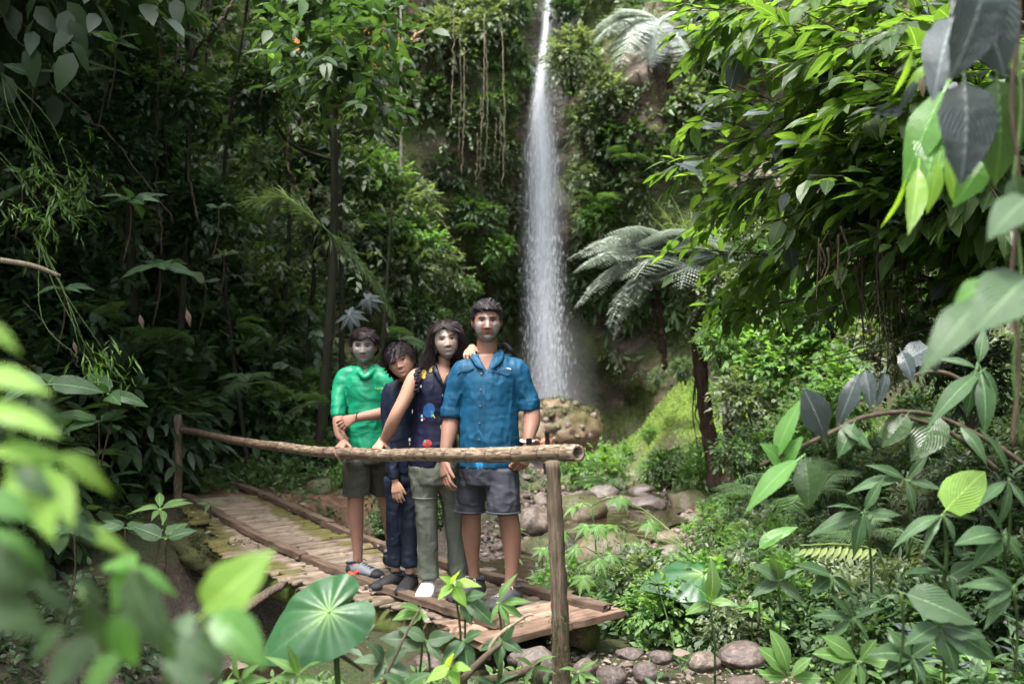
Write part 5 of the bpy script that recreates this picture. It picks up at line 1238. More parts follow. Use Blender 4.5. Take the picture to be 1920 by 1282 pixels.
garment('shirt', [loft(tor([(885, 752, 29, .105), (830, 752, 29, .105), (780, 752, 31, .108), (745, 753, 35, .108), (727, 755, 33, .09), (716, 756, 20, .066)], d), (0, -1, 0), 24), limb(L_([(738, 724, d, .055), (729, 745, d - .01, .05), (728, 790, d - .03, .043), (732, 845, d - .08, .040), (740, 898, d - .125, .036)])), limb(L_([(775, 724, d, .05), (783, 780, d + .05, .042), (782, 850, d + .05, .04)]))], M['navyshirt'], boy, .0075, .0045, 11.0)
M['navypants'] = cloth('dark_blue_trousers', (.008, .013, .026), .65, .2, .6)
garment('trousers', [loft(tor([(905, 755, 27, .09), (880, 755, 30, .10), (865, 755, 28, .1)], d), (0, -1, 0), 22), limb(L_([(741, 895, d, .072), (741, 950, d + .01, .060), (741, 1010, d + .02, .056), (742, 1058, d + .03, .058)])), limb(L_([(770, 895, d, .070), (770, 950, d - .02, .060), (769, 1010, d - .05, .056), (769, 1062, d - .07, .057)]))], M['navypants'], boy, .0075, .0055, 12.0)
BKS = flatmat('black_knit_upper', (.012, .012, .014), .7); BSO = flatmat('beige_sole', (.2, .15, .125), .6); BL_ = flatmat('black_lace', (.02, .02, .022))
shoe(P(742, 1068, 6.36), (-.75, -.65), .26, (BKS, BSO, BL_), boy, .075, .05, .03, sole=-.075)
shoe(P(768, 1073, 6.26), (-.2, -1), .26, (BKS, BSO, BL_), boy, .075, .05, .03, sole=-.07)
hair_cap(hs4, Rb, hc4, lambda x, y, z: .014 + .009 * sstep(.02, .08, z), lambda x, y: np.where(y < -.04, .046 + .006 * np.sin(x * 40) - .25 * np.clip(np.abs(x) - .05, 0, 1), np.where(y < .03, .004, -.06)), 9.0, M['hair_black'], boy, lambda x, y, z: np.stack([x * 2 - .2, -.8 + 0 * x, -.5 + 0 * x], -1), 4200, .055, .25)

# ============ bather far behind, seen from the back
d = 18.4
bat = empty('person', P(1025, 900, d), 'distant bather with wet long dark hair seen from behind, between the boulder and the rail', 'person')
k_ = 1.0; skd = (.50, .27, .18)
bodyp = [loft(tor([(884, 1026, 6.5, .07), (866, 1026, 7.5, .085), (848, 1026, 7, .075), (832, 1026, 8.5, .08), (824, 1026, 9, .07), (820, 1026, 5, .05)], d), (0, -1, 0), 18), limb(L_([(1026, 822, d, .035), (1026, 812, d, .035)])), loft([[*P(1026, 815, d), .04, .045], [*P(1026, 810, d), .055, .06], [*P(1026, 805, d), .045, .05]], (0, -1, 0), 14),
         limb(L_([(1018, 825, d, .04), (1013, 835, d, .032), (1010, 827, d - .1, .026), (1005, 824, d - .15, .018)])), limb(L_([(1034, 825, d, .04), (1038, 835, d, .032), (1037, 823, d - .1, .026), (1040, 821, d - .15, .018)])),
         limb(L_([(1021, 880, d, .06), (1021, 900, d, .045), (1021, 922, d, .03)])), limb(L_([(1031, 880, d, .06), (1031, 900, d, .045), (1031, 922, d, .03)]))]
b_ = skin_block(bodyp, .012, skd); merge_body('body', [b_], bat)
pl_link('hair', mesh('hair', *(lambda q: (q[0], q[1]))(remesh([loft(tor([(803, 1026, 3, .04), (810, 1026, 5.2, .07), (820, 1026, 4.6, .05), (835, 1026, 5.2, .035), (848, 1026, 3.5, .02)], d - .07), (0, -1, 0), 14)], .012, 2)[:2]), M['hair_dark'], True), bat)
pl_link('shorts', mesh('shorts', *(lambda q: (q[0], q[1]))(remesh([loft(tor([(893, 1026, 8.4, .10), (878, 1026, 8.2, .095), (866, 1026, 7.6, .085)], d), (0, -1, 0), 16)], .012, 1)[:2]), M['navypants'], True), bat)
# ------------------------------------------------------------ leaves
def prof(kind, u):
    if kind == 'ovate': return np.sin(np.pi * u ** .72) ** .85
    if kind == 'lance': return np.sin(np.pi * u ** .85) ** 1.15
    if kind == 'obov': return np.sin(np.pi * u ** 1.35) ** .9
    if kind == 'strap': return np.minimum(1, np.sin(np.pi * u) ** .45)
    if kind == 'round': return np.sin(np.pi * np.clip(u, 0, 1) ** .8) ** .6
def leaf_tmpl(kind='ovate', ns=3, nw=1, ratio=.45, droop=.25, fold=.18, wave=0.0, seed=0, tip=.06):
    """(along, across, up) for a leaf of length one; ns stations between base and tip, nw strips each side"""
    g = np.random.default_rng(seed); u = np.linspace(0, 1, ns + 2); V_, L_uv = [], []
    m = 2 * nw + 1; vv = np.linspace(-1, 1, m)
    for i, a in enumerate(u):
        if i in (0, ns + 1):
            V_.append([[a, 0, -droop * a * a]]); L_uv.append([[a, 0, 0]]); continue
        w = prof(kind, a) * ratio * .5
        zz = -droop * a * a + fold * np.abs(vv) * w - .35 * fold * np.abs(vv) ** 2 * w + wave * np.sin(a * 14 + vv * 2 + g.uniform(0, 6)) * np.abs(vv) * w
        V_.append(np.stack([np.full(m, a) - .10 * np.abs(vv) * w, vv * w * (1 + .06 * g.normal()), zz], -1)); L_uv.append(np.stack([np.full(m, a), vv, vv * 0], -1))
    v = np.vstack(V_); luv = np.vstack(L_uv); tr, qd = [], []
    o = lambda i: 1 + (i - 1) * m
    for k in range(m - 1): tr.append([0, o(1) + k + 1, o(1) + k]) 
    for i in range(1, ns):
        for k in range(m - 1): qd.append([o(i) + k, o(i) + k + 1, o(i + 1) + k + 1, o(i + 1) + k])
    e = len(v) - 1
    for k in range(m - 1): tr.append([o(ns) + k, o(ns) + k + 1, e])
    return v, [np.array(tr)] + ([np.array(qd)] if qd else []), luv
T = {'o4': leaf_tmpl('ovate', 1, 1, .5), 'o8': leaf_tmpl('ovate', 3, 1, .52, wave=.12, fold=.3), 'l8': leaf_tmpl('lance', 2, 1, .3), 'l4': leaf_tmpl('lance', 1, 1, .26), 's8': leaf_tmpl('strap', 3, 1, .16, droop=.5), 'r8': leaf_tmpl('round', 2, 1, .8, droop=.12)}
def leafverts(Pn, D, N, L, tm, wr=1.0):
    """place a leaf template N times: -> verts, faces, luv"""
    tv, tf, tl = tm; Pn = np.asarray(Pn, float); n = len(Pn); D = nrm(D); N = np.broadcast_to(N, D.shape); sd = nrm(np.cross(D, N)); up = np.cross(sd, D)
    L = np.broadcast_to(np.asarray(L, float), (n,)); wr = np.broadcast_to(np.asarray(wr, float), (n,))
    v = Pn[:, None] + (tv[None, :, 0:1] * D[:, None] + tv[None, :, 1:2] * wr[:, None, None] * sd[:, None] + tv[None, :, 2:3] * up[:, None]) * L[:, None, None]
    k = tv.shape[0]; fs = [(f[None] + (np.arange(n) * k)[:, None, None]).reshape(-1, f.shape[1]) for f in tf]
    return v.reshape(-1, 3), fs, np.tile(tl, (n, 1)), k
def foliage(name, groups, mat, parent=None, loc=None, smooth=True, extra=None):
    """groups: list of (P,D,N,L,template,wr,tint)"""
    parts, at, ti = [], [], []
    for (Pn, D, N, L, tm, wr, tint) in groups:
        v, f, l, k = leafverts(Pn, D, N, L, T[tm] if isinstance(tm, str) else tm, wr); parts.append((v, f)); at.append(l); ti.append(np.repeat(np.broadcast_to(tint, (len(Pn),)), k))
    if extra:
        for v, f in extra: parts.append((v, f)); at.append(np.tile([.5, .0, 0], (len(v), 1))); ti.append(np.full(len(v), .1))
    v, f = join(parts)
    return mesh(name, v, f, M[mat] if isinstance(mat, str) else mat, smooth, {'luv': np.vstack(at), 'tint': np.concatenate(ti)})
def sprigs(B, Dv, Ls, k, leafL, tm='o8', g=rng, ang=55, sag=.25, tint=None, wr=1.0, var=.35, up=(0, 0, 1), jit=.35):
    """k leaves alternating along each of many short twigs"""
    B = np.asarray(B, float); n = len(B); Dv = nrm(Dv); Ls = np.broadcast_to(Ls, (n,)); up = np.broadcast_to(np.asarray(up, float), (n, 3))
    t = np.linspace(.12, 1, k); sd = nrm(np.cross(Dv, up + 1e-3 * g.normal(size=(n, 3))))
    Pn = B[:, None] + Dv[:, None] * (Ls[:, None] * t)[..., None] - np.array([0, 0, 1.0]) * (sag * Ls[:, None] * t ** 2)[..., None]
    sg = np.where(np.arange(k) % 2, 1.0, -1.0); a = np.radians(ang) * (1 - .6 * t) ; a[-1] = 0.1
    D = Dv[:, None] * np.cos(a)[None, :, None] + sd[:, None] * (np.sin(a) * sg)[None, :, None] - np.array([0, 0, .25]) + jit * g.normal(size=(n, k, 3))
    Nn = nrm(np.cross(sd, Dv))[:, None]; Nn = np.where(Nn[..., 2:3] < 0, -Nn, Nn) + .6 * up[:, None] + .35 * g.normal(size=(n, k, 3))
    L = leafL * (1 + var * (g.random((n, k)) * 2 - 1)); ti = (np.clip(g.normal(.5, .22, (n, 1)) + g.normal(0, .14, (n, k)), 0, 1) if tint is None else np.clip(tint[:, None] + g.normal(0, .14, (n, k)), 0, 1))
    return (Pn.reshape(-1, 3), D.reshape(-1, 3), Nn.reshape(-1, 3), L.ravel(), tm, wr, ti.ravel())
def blob_sprigs(c, R, n, leafL, tm='o8', g=rng, k=6, Ls=.35, updir=.35, nb=9, **kw):
    """sprigs over lumpy sub-blobs of a crown"""
    c = np.asarray(c, float); R = np.broadcast_to(R, (3,)).astype(float)
    cb = c + nrm(g.normal(size=(nb, 3))) * R * g.uniform(.35, .75, (nb, 1)); rb = R * .52
    i = g.integers(0, nb, n); d = nrm(g.normal(size=(n, 3)) + np.array([0, 0, updir])); B = cb[i] + d * rb * g.uniform(.55, 1.0, (n, 1))
    Dv = nrm(d + nrm(B - c) * .7 + .3 * g.normal(size=(n, 3)))
    return sprigs(B, Dv, Ls * g.uniform(.6, 1.3, n), k, leafL, tm, g, **kw), cb
def branches(base, tips, r0, r1=.004, sag=.0, g=rng, n=9, up=(0, 0, 1)):
    out = []
    for tpt in tips:
        b = np.asarray(base, float); m = (b + tpt) / 2 + g.normal(size=3) * .06 * np.linalg.norm(tpt - b) + np.array([0, 0, sag])
        c = spline([b, m, tpt], n); out.append(tube(c, np.linspace(r0, r1, n), n=5, up=(0.31, .11, .94)))
    return out

# ---- fern fronds
def frond_mesh(name, mat, L=1.0, npin=22, pw=.30, droop=.35, teeth=9, tint=.5, seed=0, bare=.12, wid=.32, hang=.1, curl=0.0):
    g = np.random.default_rng(seed); n = 40; u = np.linspace(0, 1, n)
    c = np.stack([L * u * (1 - .12 * droop * u), 0 * u, L * (.35 * droop * np.sin(u * 2.4) * .9 - droop * u ** 2.4)], -1)
    parts = [tube(c, np.linspace(.009, .002, n) * L, n=5)]; G = []
    for q in range(npin):
        uu = bare + (1 - bare) * (q + .3) / npin; i = uu * (n - 1); k = int(min(i, n - 2)); p = c[k] + (c[k + 1] - c[k]) * (i - k); t = nrm(c[min(k + 1, n - 1)] - c[k])
        pl = pw * L * (np.sin(np.pi * min(1, (uu - bare) / (1 - bare) * .86 + .14)) ** .8 + .03)
        for s_ in (-1, 1):
            d = nrm(t * .35 + np.array([0, s_, 0]) - np.array([0, 0, hang + .15 * abs(g.normal())]) + .05 * g.normal(size=3))
            nt = max(3, int(teeth * pl / (pw * L) + 1)); tt = (np.arange(nt) + .5) / nt
            pp = p + d * pl * tt[:, None] - np.array([0, 0, 1]) * (hang * .6 * pl * tt ** 2)[:, None]
            side = nrm(np.cross(d, np.array([0, 0, 1.0]))); tl = pl * wid * .55 * (1 - tt) ** .6 + .006 * L
            for ss in (-1, 1):
                G.append((pp, nrm(d * .35 + side * ss + np.zeros((nt, 3))), np.array([0, 0, 1.0]) + .15 * g.normal(size=(nt, 3)), tl, 'l4', 1.5, np.full(nt, np.clip(tint + .12 * g.normal(), 0, 1))))
    return foliage(name, G, mat, extra=parts)
def place_frond(o, base, azim, elev, L, roll=0):
    o.rotation_mode = 'QUATERNION'; o.rotation_quaternion = Matrix.Rotation(azim, 3, 'Z').to_quaternion() @ Matrix.Rotation(-elev, 3, 'Y').to_quaternion() @ Matrix.Rotation(roll, 3, 'X').to_quaternion()
    o.location = V(base); o.scale = (L, L, L)
FR = [frond_mesh('frond', 'fern', seed=q, tint=.35 + .15 * q, droop=.35 + .1 * q) for q in range(3)]
FRS = [frond_mesh('frond', 'fern_silver', seed=5 + q, tint=.4 + .2 * q, npin=26, pw=.36, droop=.36 + .12 * q, teeth=12, wid=.42) for q in range(2)]
FRY = frond_mesh('frond', 'fern_yellow', seed=9, npin=15, pw=.30, droop=.1, teeth=9, wid=.16, hang=-.1)
FRD = frond_mesh('frond', 'dead', seed=10, npin=20, pw=.15, droop=.5, teeth=4, hang=.8)
def fern(base, nf, L, label, group=None, meshes=None, elev=(.4, 1.0), az=None, name='fern', cat='fern'):
    t = empty(name, base, label, cat, group)
    for q in range(nf):
        a = (q / nf * 6.283 + rng.normal() * .25) if az is None else rng.uniform(*az)
        o = link('frond', (meshes or FR)[q % len(meshes or FR)], t); place_frond(o, (0, 0, 0), a, rng.uniform(*elev), L * rng.uniform(.75, 1.15), rng.normal() * .15)
    return t

# ---- single big leaves as parts
BIG = {}
def bigleaf(kind, mat, var=0):
    key = (kind, mat, var)
    if key not in BIG:
        kw = {'ovate': dict(kind='ovate', ratio=.52, droop=.22, fold=.25, wave=.10), 'lance': dict(kind='lance', ratio=.30, droop=.35, fold=.3, wave=.06), 'obov': dict(kind='obov', ratio=.46, droop=.2, fold=.2, wave=.08), 'strap': dict(kind='lance', ratio=.24, droop=.15, fold=.35, wave=.12), 'round': dict(kind='round', ratio=.82, droop=.1, fold=.12, wave=.05)}[kind]
        kw['droop'] += .12 * var - .05; v, f, l = leaf_tmpl(ns=7, nw=2, seed=var, **kw)
        v = np.vstack([v, [[-.16, 0, .02], [-.16, .008, .02], [-.16, -.008, .02], [.02, .008, 0], [.02, -.008, 0]]]); k = len(v) - 5
        l = np.vstack([l, np.tile([0, 0, 0], (5, 1))]); f = f + [np.array([[k + 1, k + 3, k + 4, k + 2]])]
        BIG[key] = mesh('leaf', v, f, M[mat], True, {'luv': l, 'tint': np.full(len(v), (.3, .5, .72)[var])})
    return BIG[key]
def put_leaf(parent, pos, D, N, L, kind='ovate', mat='leaf_broad', var=None, wr=1.0, name='leaf'):
    D = nrm(np.asarray(D, float)); sd = nrm(np.cross(D, N)); up = np.cross(sd, D)
    o = link(name, bigleaf(kind, mat, int(rng.integers(0, 3)) if var is None else var), parent)
    Mx = Matrix(((D[0], sd[0] * wr, up[0]), (D[1], sd[1] * wr, up[1]), (D[2], sd[2] * wr, up[2]))) * float(L)
    mm = Mx.to_4x4(); mm.translation = V(pos) - parent.location; o.matrix_basis = mm
    return o
def pxleaf(parent, tail, tip, d0, d1, kind='ovate', mat='leaf_broad', facing=(0, -.7, .7), wr=1.0, var=1):
    """leaf from base (px,py) to tip (px,py), at their distances, its face turned to `facing`"""
    a, b = P(*tail, d0), P(*tip, d1); D = b - a; return put_leaf(parent, a, D, np.asarray(facing, float), np.linalg.norm(D), kind, mat, var, wr)
def seedling(base, h, nl, L, kind, mat, label, group=None, name='seedling', cat='plant', lean=(0, 0), whorl=False, stemmat='stem_green', wr=1.0, rise=.35):
    """upright stem with leaves in pairs or in a rosette"""
    t = empty(name, base, label, cat, group); b = np.asarray(base, float); top = b + np.array([lean[0], lean[1], h]); m = (b + top) / 2 + rng.normal(size=3) * .04 * h
    c = spline([b - Z3 * .05, m, top], 10); v, f = tube(c, np.linspace(.006, .003, 10) * (.6 + h), n=6); o = link('stem', mesh('stem', v, f, M[stemmat], True), t); o.location = -t.location
    a = rng.uniform(0, 6.28)
    for q in range(nl):
        tq = 1.0 if whorl else .35 + .65 * q / max(1, nl - 1)
        p = np.array([np.interp(tq, np.linspace(0, 1, 10), c[:, k]) for k in range(3)])
        a += 2.4 if whorl else (math.pi + .35 if q % 2 else 1.57); e = rng.normal() * .25 + rise * (1 if not whorl else .6) + (.5 if q == nl - 1 else 0)
        D = np.array([math.cos(a) * math.cos(e), math.sin(a) * math.cos(e), math.sin(e)])
        put_leaf(t, p, D, Z3 + .25 * rng.normal(size=3), L * rng.uniform(.7, 1.15) * (1 - .25 * (tq if not whorl else 0)), kind, mat, None, wr)
    return t
M['fg_lime'] = leaf_mat('near_lime_leaf', (.12, .29, .004), (.18, .39, .006), (.28, .48, .02), rough=.35, trans=.45, vein=.4, transcol=(1.1, 1.1, .25))
M['fg_green'] = leaf_mat('near_green_leaf', (.04, .15, .008), (.06, .21, .01), (.10, .28, .02), rough=.35, trans=.4, vein=.4)
M['fg_dark'] = leaf_mat('near_dark_leaf', (.02, .05, .012), (.035, .08, .018), (.05, .11, .025), rough=.35, trans=.3, vein=.4)
M['fg_grey'] = leaf_mat('near_grey_leaf', (.025, .06, .022), (.045, .10, .035), (.08, .15, .055), rough=.45, trans=.25, vein=.5, spec=.5)
# ------------------------------------------------------------ green cover of the cliff
def cliff_cover():
    g = np.random.default_rng(3); n = 15000
    u = g.uniform(.17, .83, n); z = g.uniform(-.5, 14, n); p, no = cliff_pt(u, z); x = p[:, 0]
    dens = .8 + .5 * fnoise(p, .9, 3, 21.0); dens += .35 * (x > 1.8) * (z > 2.3)
    fall = np.abs(x - np.interp(z, [-1, 5, 8.5], [1.0, .95, 1.0])); clear = np.interp(z, [0, 3, 5, 7, 9, 14], [.75, .6, .62, .62, .35, .3])
    dens = np.where(fall < clear, -1, dens); dens = np.where((z < 2.0) & (x > -.2) & (x < 4.5), dens - .62, dens); dens = np.where((z < .8) & (x > -.2) & (x < 4.5), -1, dens)
    k = g.random(n) < dens; p, no, x, z = p[k], no[k], x[k], z[k]
    d = nrm(no * -1 * 0 + no + g.normal(size=p.shape) * .55 + np.array([0, 0, -.25])); kind = fnoise(p, .5, 2, 31.0)
    tint = np.clip(.45 + .45 * fnoise(p, .8, 2, 33.0) + .12 * g.normal(size=len(p)), 0, 1)
    out = {}
    a = kind < .0; b = ~a & (kind < .6); c = ~a & ~b
    for nm, s_, mt, kw, lab in (('cliff_leaves', a, 'leaf_grey', dict(Ls=.34, k=6, leafL=.155, tm='o4', sag=.3), 'grey-green leafy growth clothing the cliff in tufts'),
                               ('cliff_creeper', b, 'leaf', dict(Ls=.26, k=5, leafL=.125, tm='o4', sag=.6), 'mid-green creeper with small leaves over the cliff'),
                               ('cliff_straps', c, 'fern', dict(Ls=.16, k=5, leafL=.32, tm='l4', sag=1.1, ang=75), 'hanging strap ferns covering the damp parts of the cliff')):
        q = kw.copy(); L_ = q.pop('Ls'); kk = q.pop('k'); ll = q.pop('leafL'); tm = q.pop('tm')
        G = sprigs(p[s_] + no[s_] * .02, d[s_], L_ * g.uniform(.6, 1.4, s_.sum()), kk, ll, tm, g, tint=tint[s_], **q)
        tag(link(nm, foliage(nm, [G], mt)), lab, 'cliff plants', kind='stuff')
    # moss cushions in the rock hollow and on the slope
    n = 26000; u = g.uniform(.4, .72, n); z = g.uniform(-1, 2.6, n); p, no = cliff_pt(u, z); k = (fnoise(p, 1.6, 3, 41.0) + .25 * fnoise(p, 6, 2, 42.0) > -.05) & (np.abs(p[:, 0] - 1) > .35)
    p = p[k]; m = len(p); D = nrm(no[k] + .8 * g.normal(size=(m, 3)) - Z3 * .4)
    tag(link('rock_moss', foliage('rock_moss', [(p, D, Z3 + .5 * g.normal(size=(m, 3)), g.uniform(.03, .085, m), 'o4', 1.0, np.clip(.5 + .3 * g.normal(size=m), 0, 1))], 'moss')), 'moss and liverwort on the rock hollow behind the boulder', 'moss', kind='stuff')
    n = 26000; x = g.uniform(.8, 6, n); y = g.uniform(19.4, 24.8, n); w = np.maximum(1 - np.hypot((x - 4.2) / 2.3, (y - 22.2) / 3.6), 1 - np.hypot((x - 2.0) / 1.2, (y - 22.4) / 1.4)); k = w > .08 + .15 * g.random(n); x, y = x[k], y[k]; p = np.stack([x, y, terr(x, y)], -1); m = len(p)
    D = nrm(g.normal(size=(m, 3)) + np.array([0, -.5, .6])); tag(link('bright_moss', foliage('bright_moss', [(p, D, Z3 + .4 * g.normal(size=(m, 3)), g.uniform(.03, .075, m), 'o4', 1.0, np.clip(.5 + .25 * fnoise(p, 2, 2, 3.0), 0, 1))], M['moss_bright'])), 'bright yellow-green moss carpeting the slope right of the falls', 'moss', kind='stuff')
M['moss_bright'] = leaf_mat('bright_moss', (.06, .10, .014), (.12, .19, .025), (.20, .29, .045), rough=.8, trans=.3)
cliff_cover()

# ------------------------------------------------------------ shrubs: shared foliage, one thing each
def shrub_proto(seed, mat, leafL, tm, n, k=6, R=(1, 1, .9), Ls=.30, nb=9, updir=.35, sag=.25, stems=5, wr=1.0):
    g = np.random.default_rng(seed); G, cb = blob_sprigs((0, 0, .95), R, n, leafL, tm, g, k=k, Ls=Ls, nb=nb, updir=updir, sag=sag, wr=wr)
    fo = foliage('foliage', [G], mat); v, f = join(branches((0, 0, -.3), cb[:max(stems, 3)], .035, .010, g=g) + [t for q in range(3) for t in branches(cb[q], cb[q] + nrm(g.normal(size=(4, 3))) * .5, .012, .004, g=g, n=5)])
    return fo, mesh('stem', v, f, M['twig'], True)
SH = {
 'small': [shrub_proto(50 + q, 'leaf', .15, 'o8', 330) for q in range(2)],
 'dark': [shrub_proto(60 + q, 'leaf_dark', .17, 'o8', 300) for q in range(3)],
 'darkl': [shrub_proto(65 + q, 'leaf_dark', .26, 'l8', 230, k=6, Ls=.34) for q in range(2)],
 'grey': [shrub_proto(70 + q, 'leaf_grey', .15, 'o8', 330, sag=.4) for q in range(3)],
 'lime': [shrub_proto(80 + q, 'leaf_bright', .16, 'o8', 300) for q in range(2)],
 'big': [shrub_proto(90 + q, 'leaf', .34, 'o8', 120, k=5, Ls=.42) for q in range(2)],
 'greybig': [shrub_proto(95 + q, 'leaf_grey', .24, 'l8', 200, k=6, Ls=.4) for q in range(2)],
}
def shrub(kind, loc, s_, label, group=None, name='shrub', cat='shrub', idx=None, tilt=(0, 0), sq=1.0):
    ps = SH[kind]; fo, st = ps[int(rng.integers(0, len(ps))) if idx is None else idx]
    t = empty(name, loc, label, cat, group); t.scale = (s_, s_, s_ * sq); t.rotation_euler = (tilt[0], tilt[1], rng.uniform(0, 6.28))
    link('foliage', fo, t)['kind'] = 'stuff'; link('stem', st, t); return t
def sh_px(kind, px, py, d, wpx, label, group=None, **kw):
    """shrub whose middle is seen at px,py and that looks wpx wide"""
    s_ = wpx / FPX * d / 2 / 1.15; c = P(px, py, d); return shrub(kind, c - Z3 * .95 * s_, s_, label, group, **kw)

# ---- cliff shrubs either side of the falls
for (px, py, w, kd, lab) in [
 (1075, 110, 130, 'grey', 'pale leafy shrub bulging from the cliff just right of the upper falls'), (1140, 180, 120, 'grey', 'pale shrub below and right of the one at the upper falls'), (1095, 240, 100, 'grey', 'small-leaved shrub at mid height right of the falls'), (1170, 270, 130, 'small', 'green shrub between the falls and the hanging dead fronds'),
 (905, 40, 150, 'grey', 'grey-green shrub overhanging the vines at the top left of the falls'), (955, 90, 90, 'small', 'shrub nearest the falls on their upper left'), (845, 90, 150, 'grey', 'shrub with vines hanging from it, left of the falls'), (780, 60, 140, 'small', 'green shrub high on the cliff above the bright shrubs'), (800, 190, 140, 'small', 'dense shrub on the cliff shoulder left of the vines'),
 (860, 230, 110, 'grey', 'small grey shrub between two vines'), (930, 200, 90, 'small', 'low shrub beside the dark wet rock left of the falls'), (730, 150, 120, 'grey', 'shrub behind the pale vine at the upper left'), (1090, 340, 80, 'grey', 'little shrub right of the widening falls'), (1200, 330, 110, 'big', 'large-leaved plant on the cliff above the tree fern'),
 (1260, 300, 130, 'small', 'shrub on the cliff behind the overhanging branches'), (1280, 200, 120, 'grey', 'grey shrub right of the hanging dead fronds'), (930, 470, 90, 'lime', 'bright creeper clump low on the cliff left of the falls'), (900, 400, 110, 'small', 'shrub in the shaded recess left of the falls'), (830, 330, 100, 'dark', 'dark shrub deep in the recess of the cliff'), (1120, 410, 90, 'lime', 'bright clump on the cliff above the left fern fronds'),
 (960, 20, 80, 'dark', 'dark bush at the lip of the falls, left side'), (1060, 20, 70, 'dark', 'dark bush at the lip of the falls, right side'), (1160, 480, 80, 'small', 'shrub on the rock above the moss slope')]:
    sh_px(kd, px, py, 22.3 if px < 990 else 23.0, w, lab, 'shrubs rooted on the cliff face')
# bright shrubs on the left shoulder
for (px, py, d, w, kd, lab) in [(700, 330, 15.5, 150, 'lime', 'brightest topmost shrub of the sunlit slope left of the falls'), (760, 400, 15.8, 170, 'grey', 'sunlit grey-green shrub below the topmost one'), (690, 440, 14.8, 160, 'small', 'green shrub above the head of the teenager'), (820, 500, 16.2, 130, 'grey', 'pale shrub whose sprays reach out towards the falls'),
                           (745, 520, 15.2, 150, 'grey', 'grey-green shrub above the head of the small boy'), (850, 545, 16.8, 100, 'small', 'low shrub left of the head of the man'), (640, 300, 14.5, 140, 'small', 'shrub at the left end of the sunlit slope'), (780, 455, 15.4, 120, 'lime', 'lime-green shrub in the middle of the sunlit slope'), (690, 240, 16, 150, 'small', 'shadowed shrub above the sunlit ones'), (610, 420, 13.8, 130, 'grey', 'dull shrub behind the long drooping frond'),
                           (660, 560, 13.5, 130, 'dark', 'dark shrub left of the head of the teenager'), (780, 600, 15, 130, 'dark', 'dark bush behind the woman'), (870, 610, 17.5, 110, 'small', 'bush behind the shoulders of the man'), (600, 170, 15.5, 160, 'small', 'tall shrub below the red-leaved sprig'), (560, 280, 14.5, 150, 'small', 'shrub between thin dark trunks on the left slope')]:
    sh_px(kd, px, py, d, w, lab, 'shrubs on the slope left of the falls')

# ------------------------------------------------------------ trees of the left slope
def tree(base, top, r0, crown, label, group, bark_='bark_dark', limbs=4, name='tree', kind='dark', crowns=None, r1=None):
    """trunk from base to top with limbs that carry leafy crowns (shared foliage)"""
    t = empty(name, base, label, 'tree', group); b = np.asarray(base, float); tp = np.asarray(top, float); m = (b + tp) / 2 + rng.normal(size=3) * np.array([.12, .12, 0]) * 1.6
    c = spline([b - Z3 * .4, m, tp], 26); parts = [tube(c, np.linspace(r0, (r1 or r0 * .45), 26) * (1 + .06 * rng.normal(size=26)), n=10, jitter=.05, up=(0, 1, 0))]
    ends = []
    for q in range(limbs):
        s_ = rng.uniform(.35, .95); i = int(s_ * 25); a = rng.uniform(0, 6.28); L_ = rng.uniform(.6, 1.5) * crown
        e = c[i] + np.array([math.cos(a), math.sin(a), rng.uniform(.2, .9)]) * L_; ends.append(e); cc_ = spline([c[i], (c[i] + e) / 2 + rng.normal(size=3) * .12, e], 10); parts.append(tube(cc_, np.linspace(r0 * .38, .012, 10), n=6, up=(.3, .1, .94)))
    v, f = join(parts); o = link('trunk', mesh('trunk', v, f, M[bark_], True), t); o.location = -t.location
    for e in ([tp] + ends if crown else []):
        s_ = crown * rng.uniform(.5, .8); fo, st = SH[kind][int(rng.integers(0, len(SH[kind])))]
        o = link('crown', fo, t, e - b - Z3 * .9 * s_, (0, 0, rng.uniform(0, 6.28)), s_); o['kind'] = 'stuff'
    return t
TR = [ # px base, py base, d, px top, py top, r, crown, label
 (285, 760, 10.4, 298, -150, .065, .7, 'thickest straight dark trunk on the left slope'), (318, 740, 10.6, 352, -120, .045, .6, 'slanting dark trunk just right of the thickest one'),
 (595, 640, 11.5, 610, -60, .065, .9, 'stout dark trunk behind the long drooping frond'), (232, 740, 10.8, 262, -60, .028, .5, 'thin trunk left of the thickest one'), (470, 690, 11.4, 470, -40, .032, .6, 'thin trunk near the middle of the left slope'),
 (498, 600, 13, 494, 0, .035, .8, 'slim trunk left of the drooping frond'), (550, 560, 13.5, 528, 60, .04, .8, 'forked slim trunk above the drooping frond'), (640, 520, 13, 622, 40, .04, .7, 'slim trunk right of the stout one'),
 (420, 620, 14, 412, -40, .03, .8, 'thin distant trunk between the pair and the middle'), (130, 700, 12, 110, -80, .05, 1.0, 'dim trunk near the left side of the picture'), (30, 700, 11, 20, -80, .06, 1.0, 'dim trunk at the left border of the picture'), (700, 640, 12.6, 735, 380, .03, 0, 'crooked dark sapling above the head of the teenager')]
px_l = lambda q: q < 350
for (bx_, by_, d, tx, ty, r_, cr, lab) in TR:
    b = P(bx_, by_, d); b[2] = min(b[2], tz(b[0], b[1]) + .2); tree(b, P(tx, ty, d), r_, cr if px_l(bx_) else cr * .6, lab, 'dark trunks on the left slope', limbs=(3 if px_l(bx_) else 2) if cr else 0)
# pale trunks
tree(P(350, 560, 15.5), P(344, -60, 15.5), .05, .8, 'pale grey trunk seen through the dark pair', 'pale trunks', 'bark_grey', 2, kind='small')
tree(P(752, 300, 19), P(750, -60, 19), .03, .7, 'thin mottled white trunk in front of the cliff at the upper left', 'pale trunks', 'bark_grey', 1, kind='small')
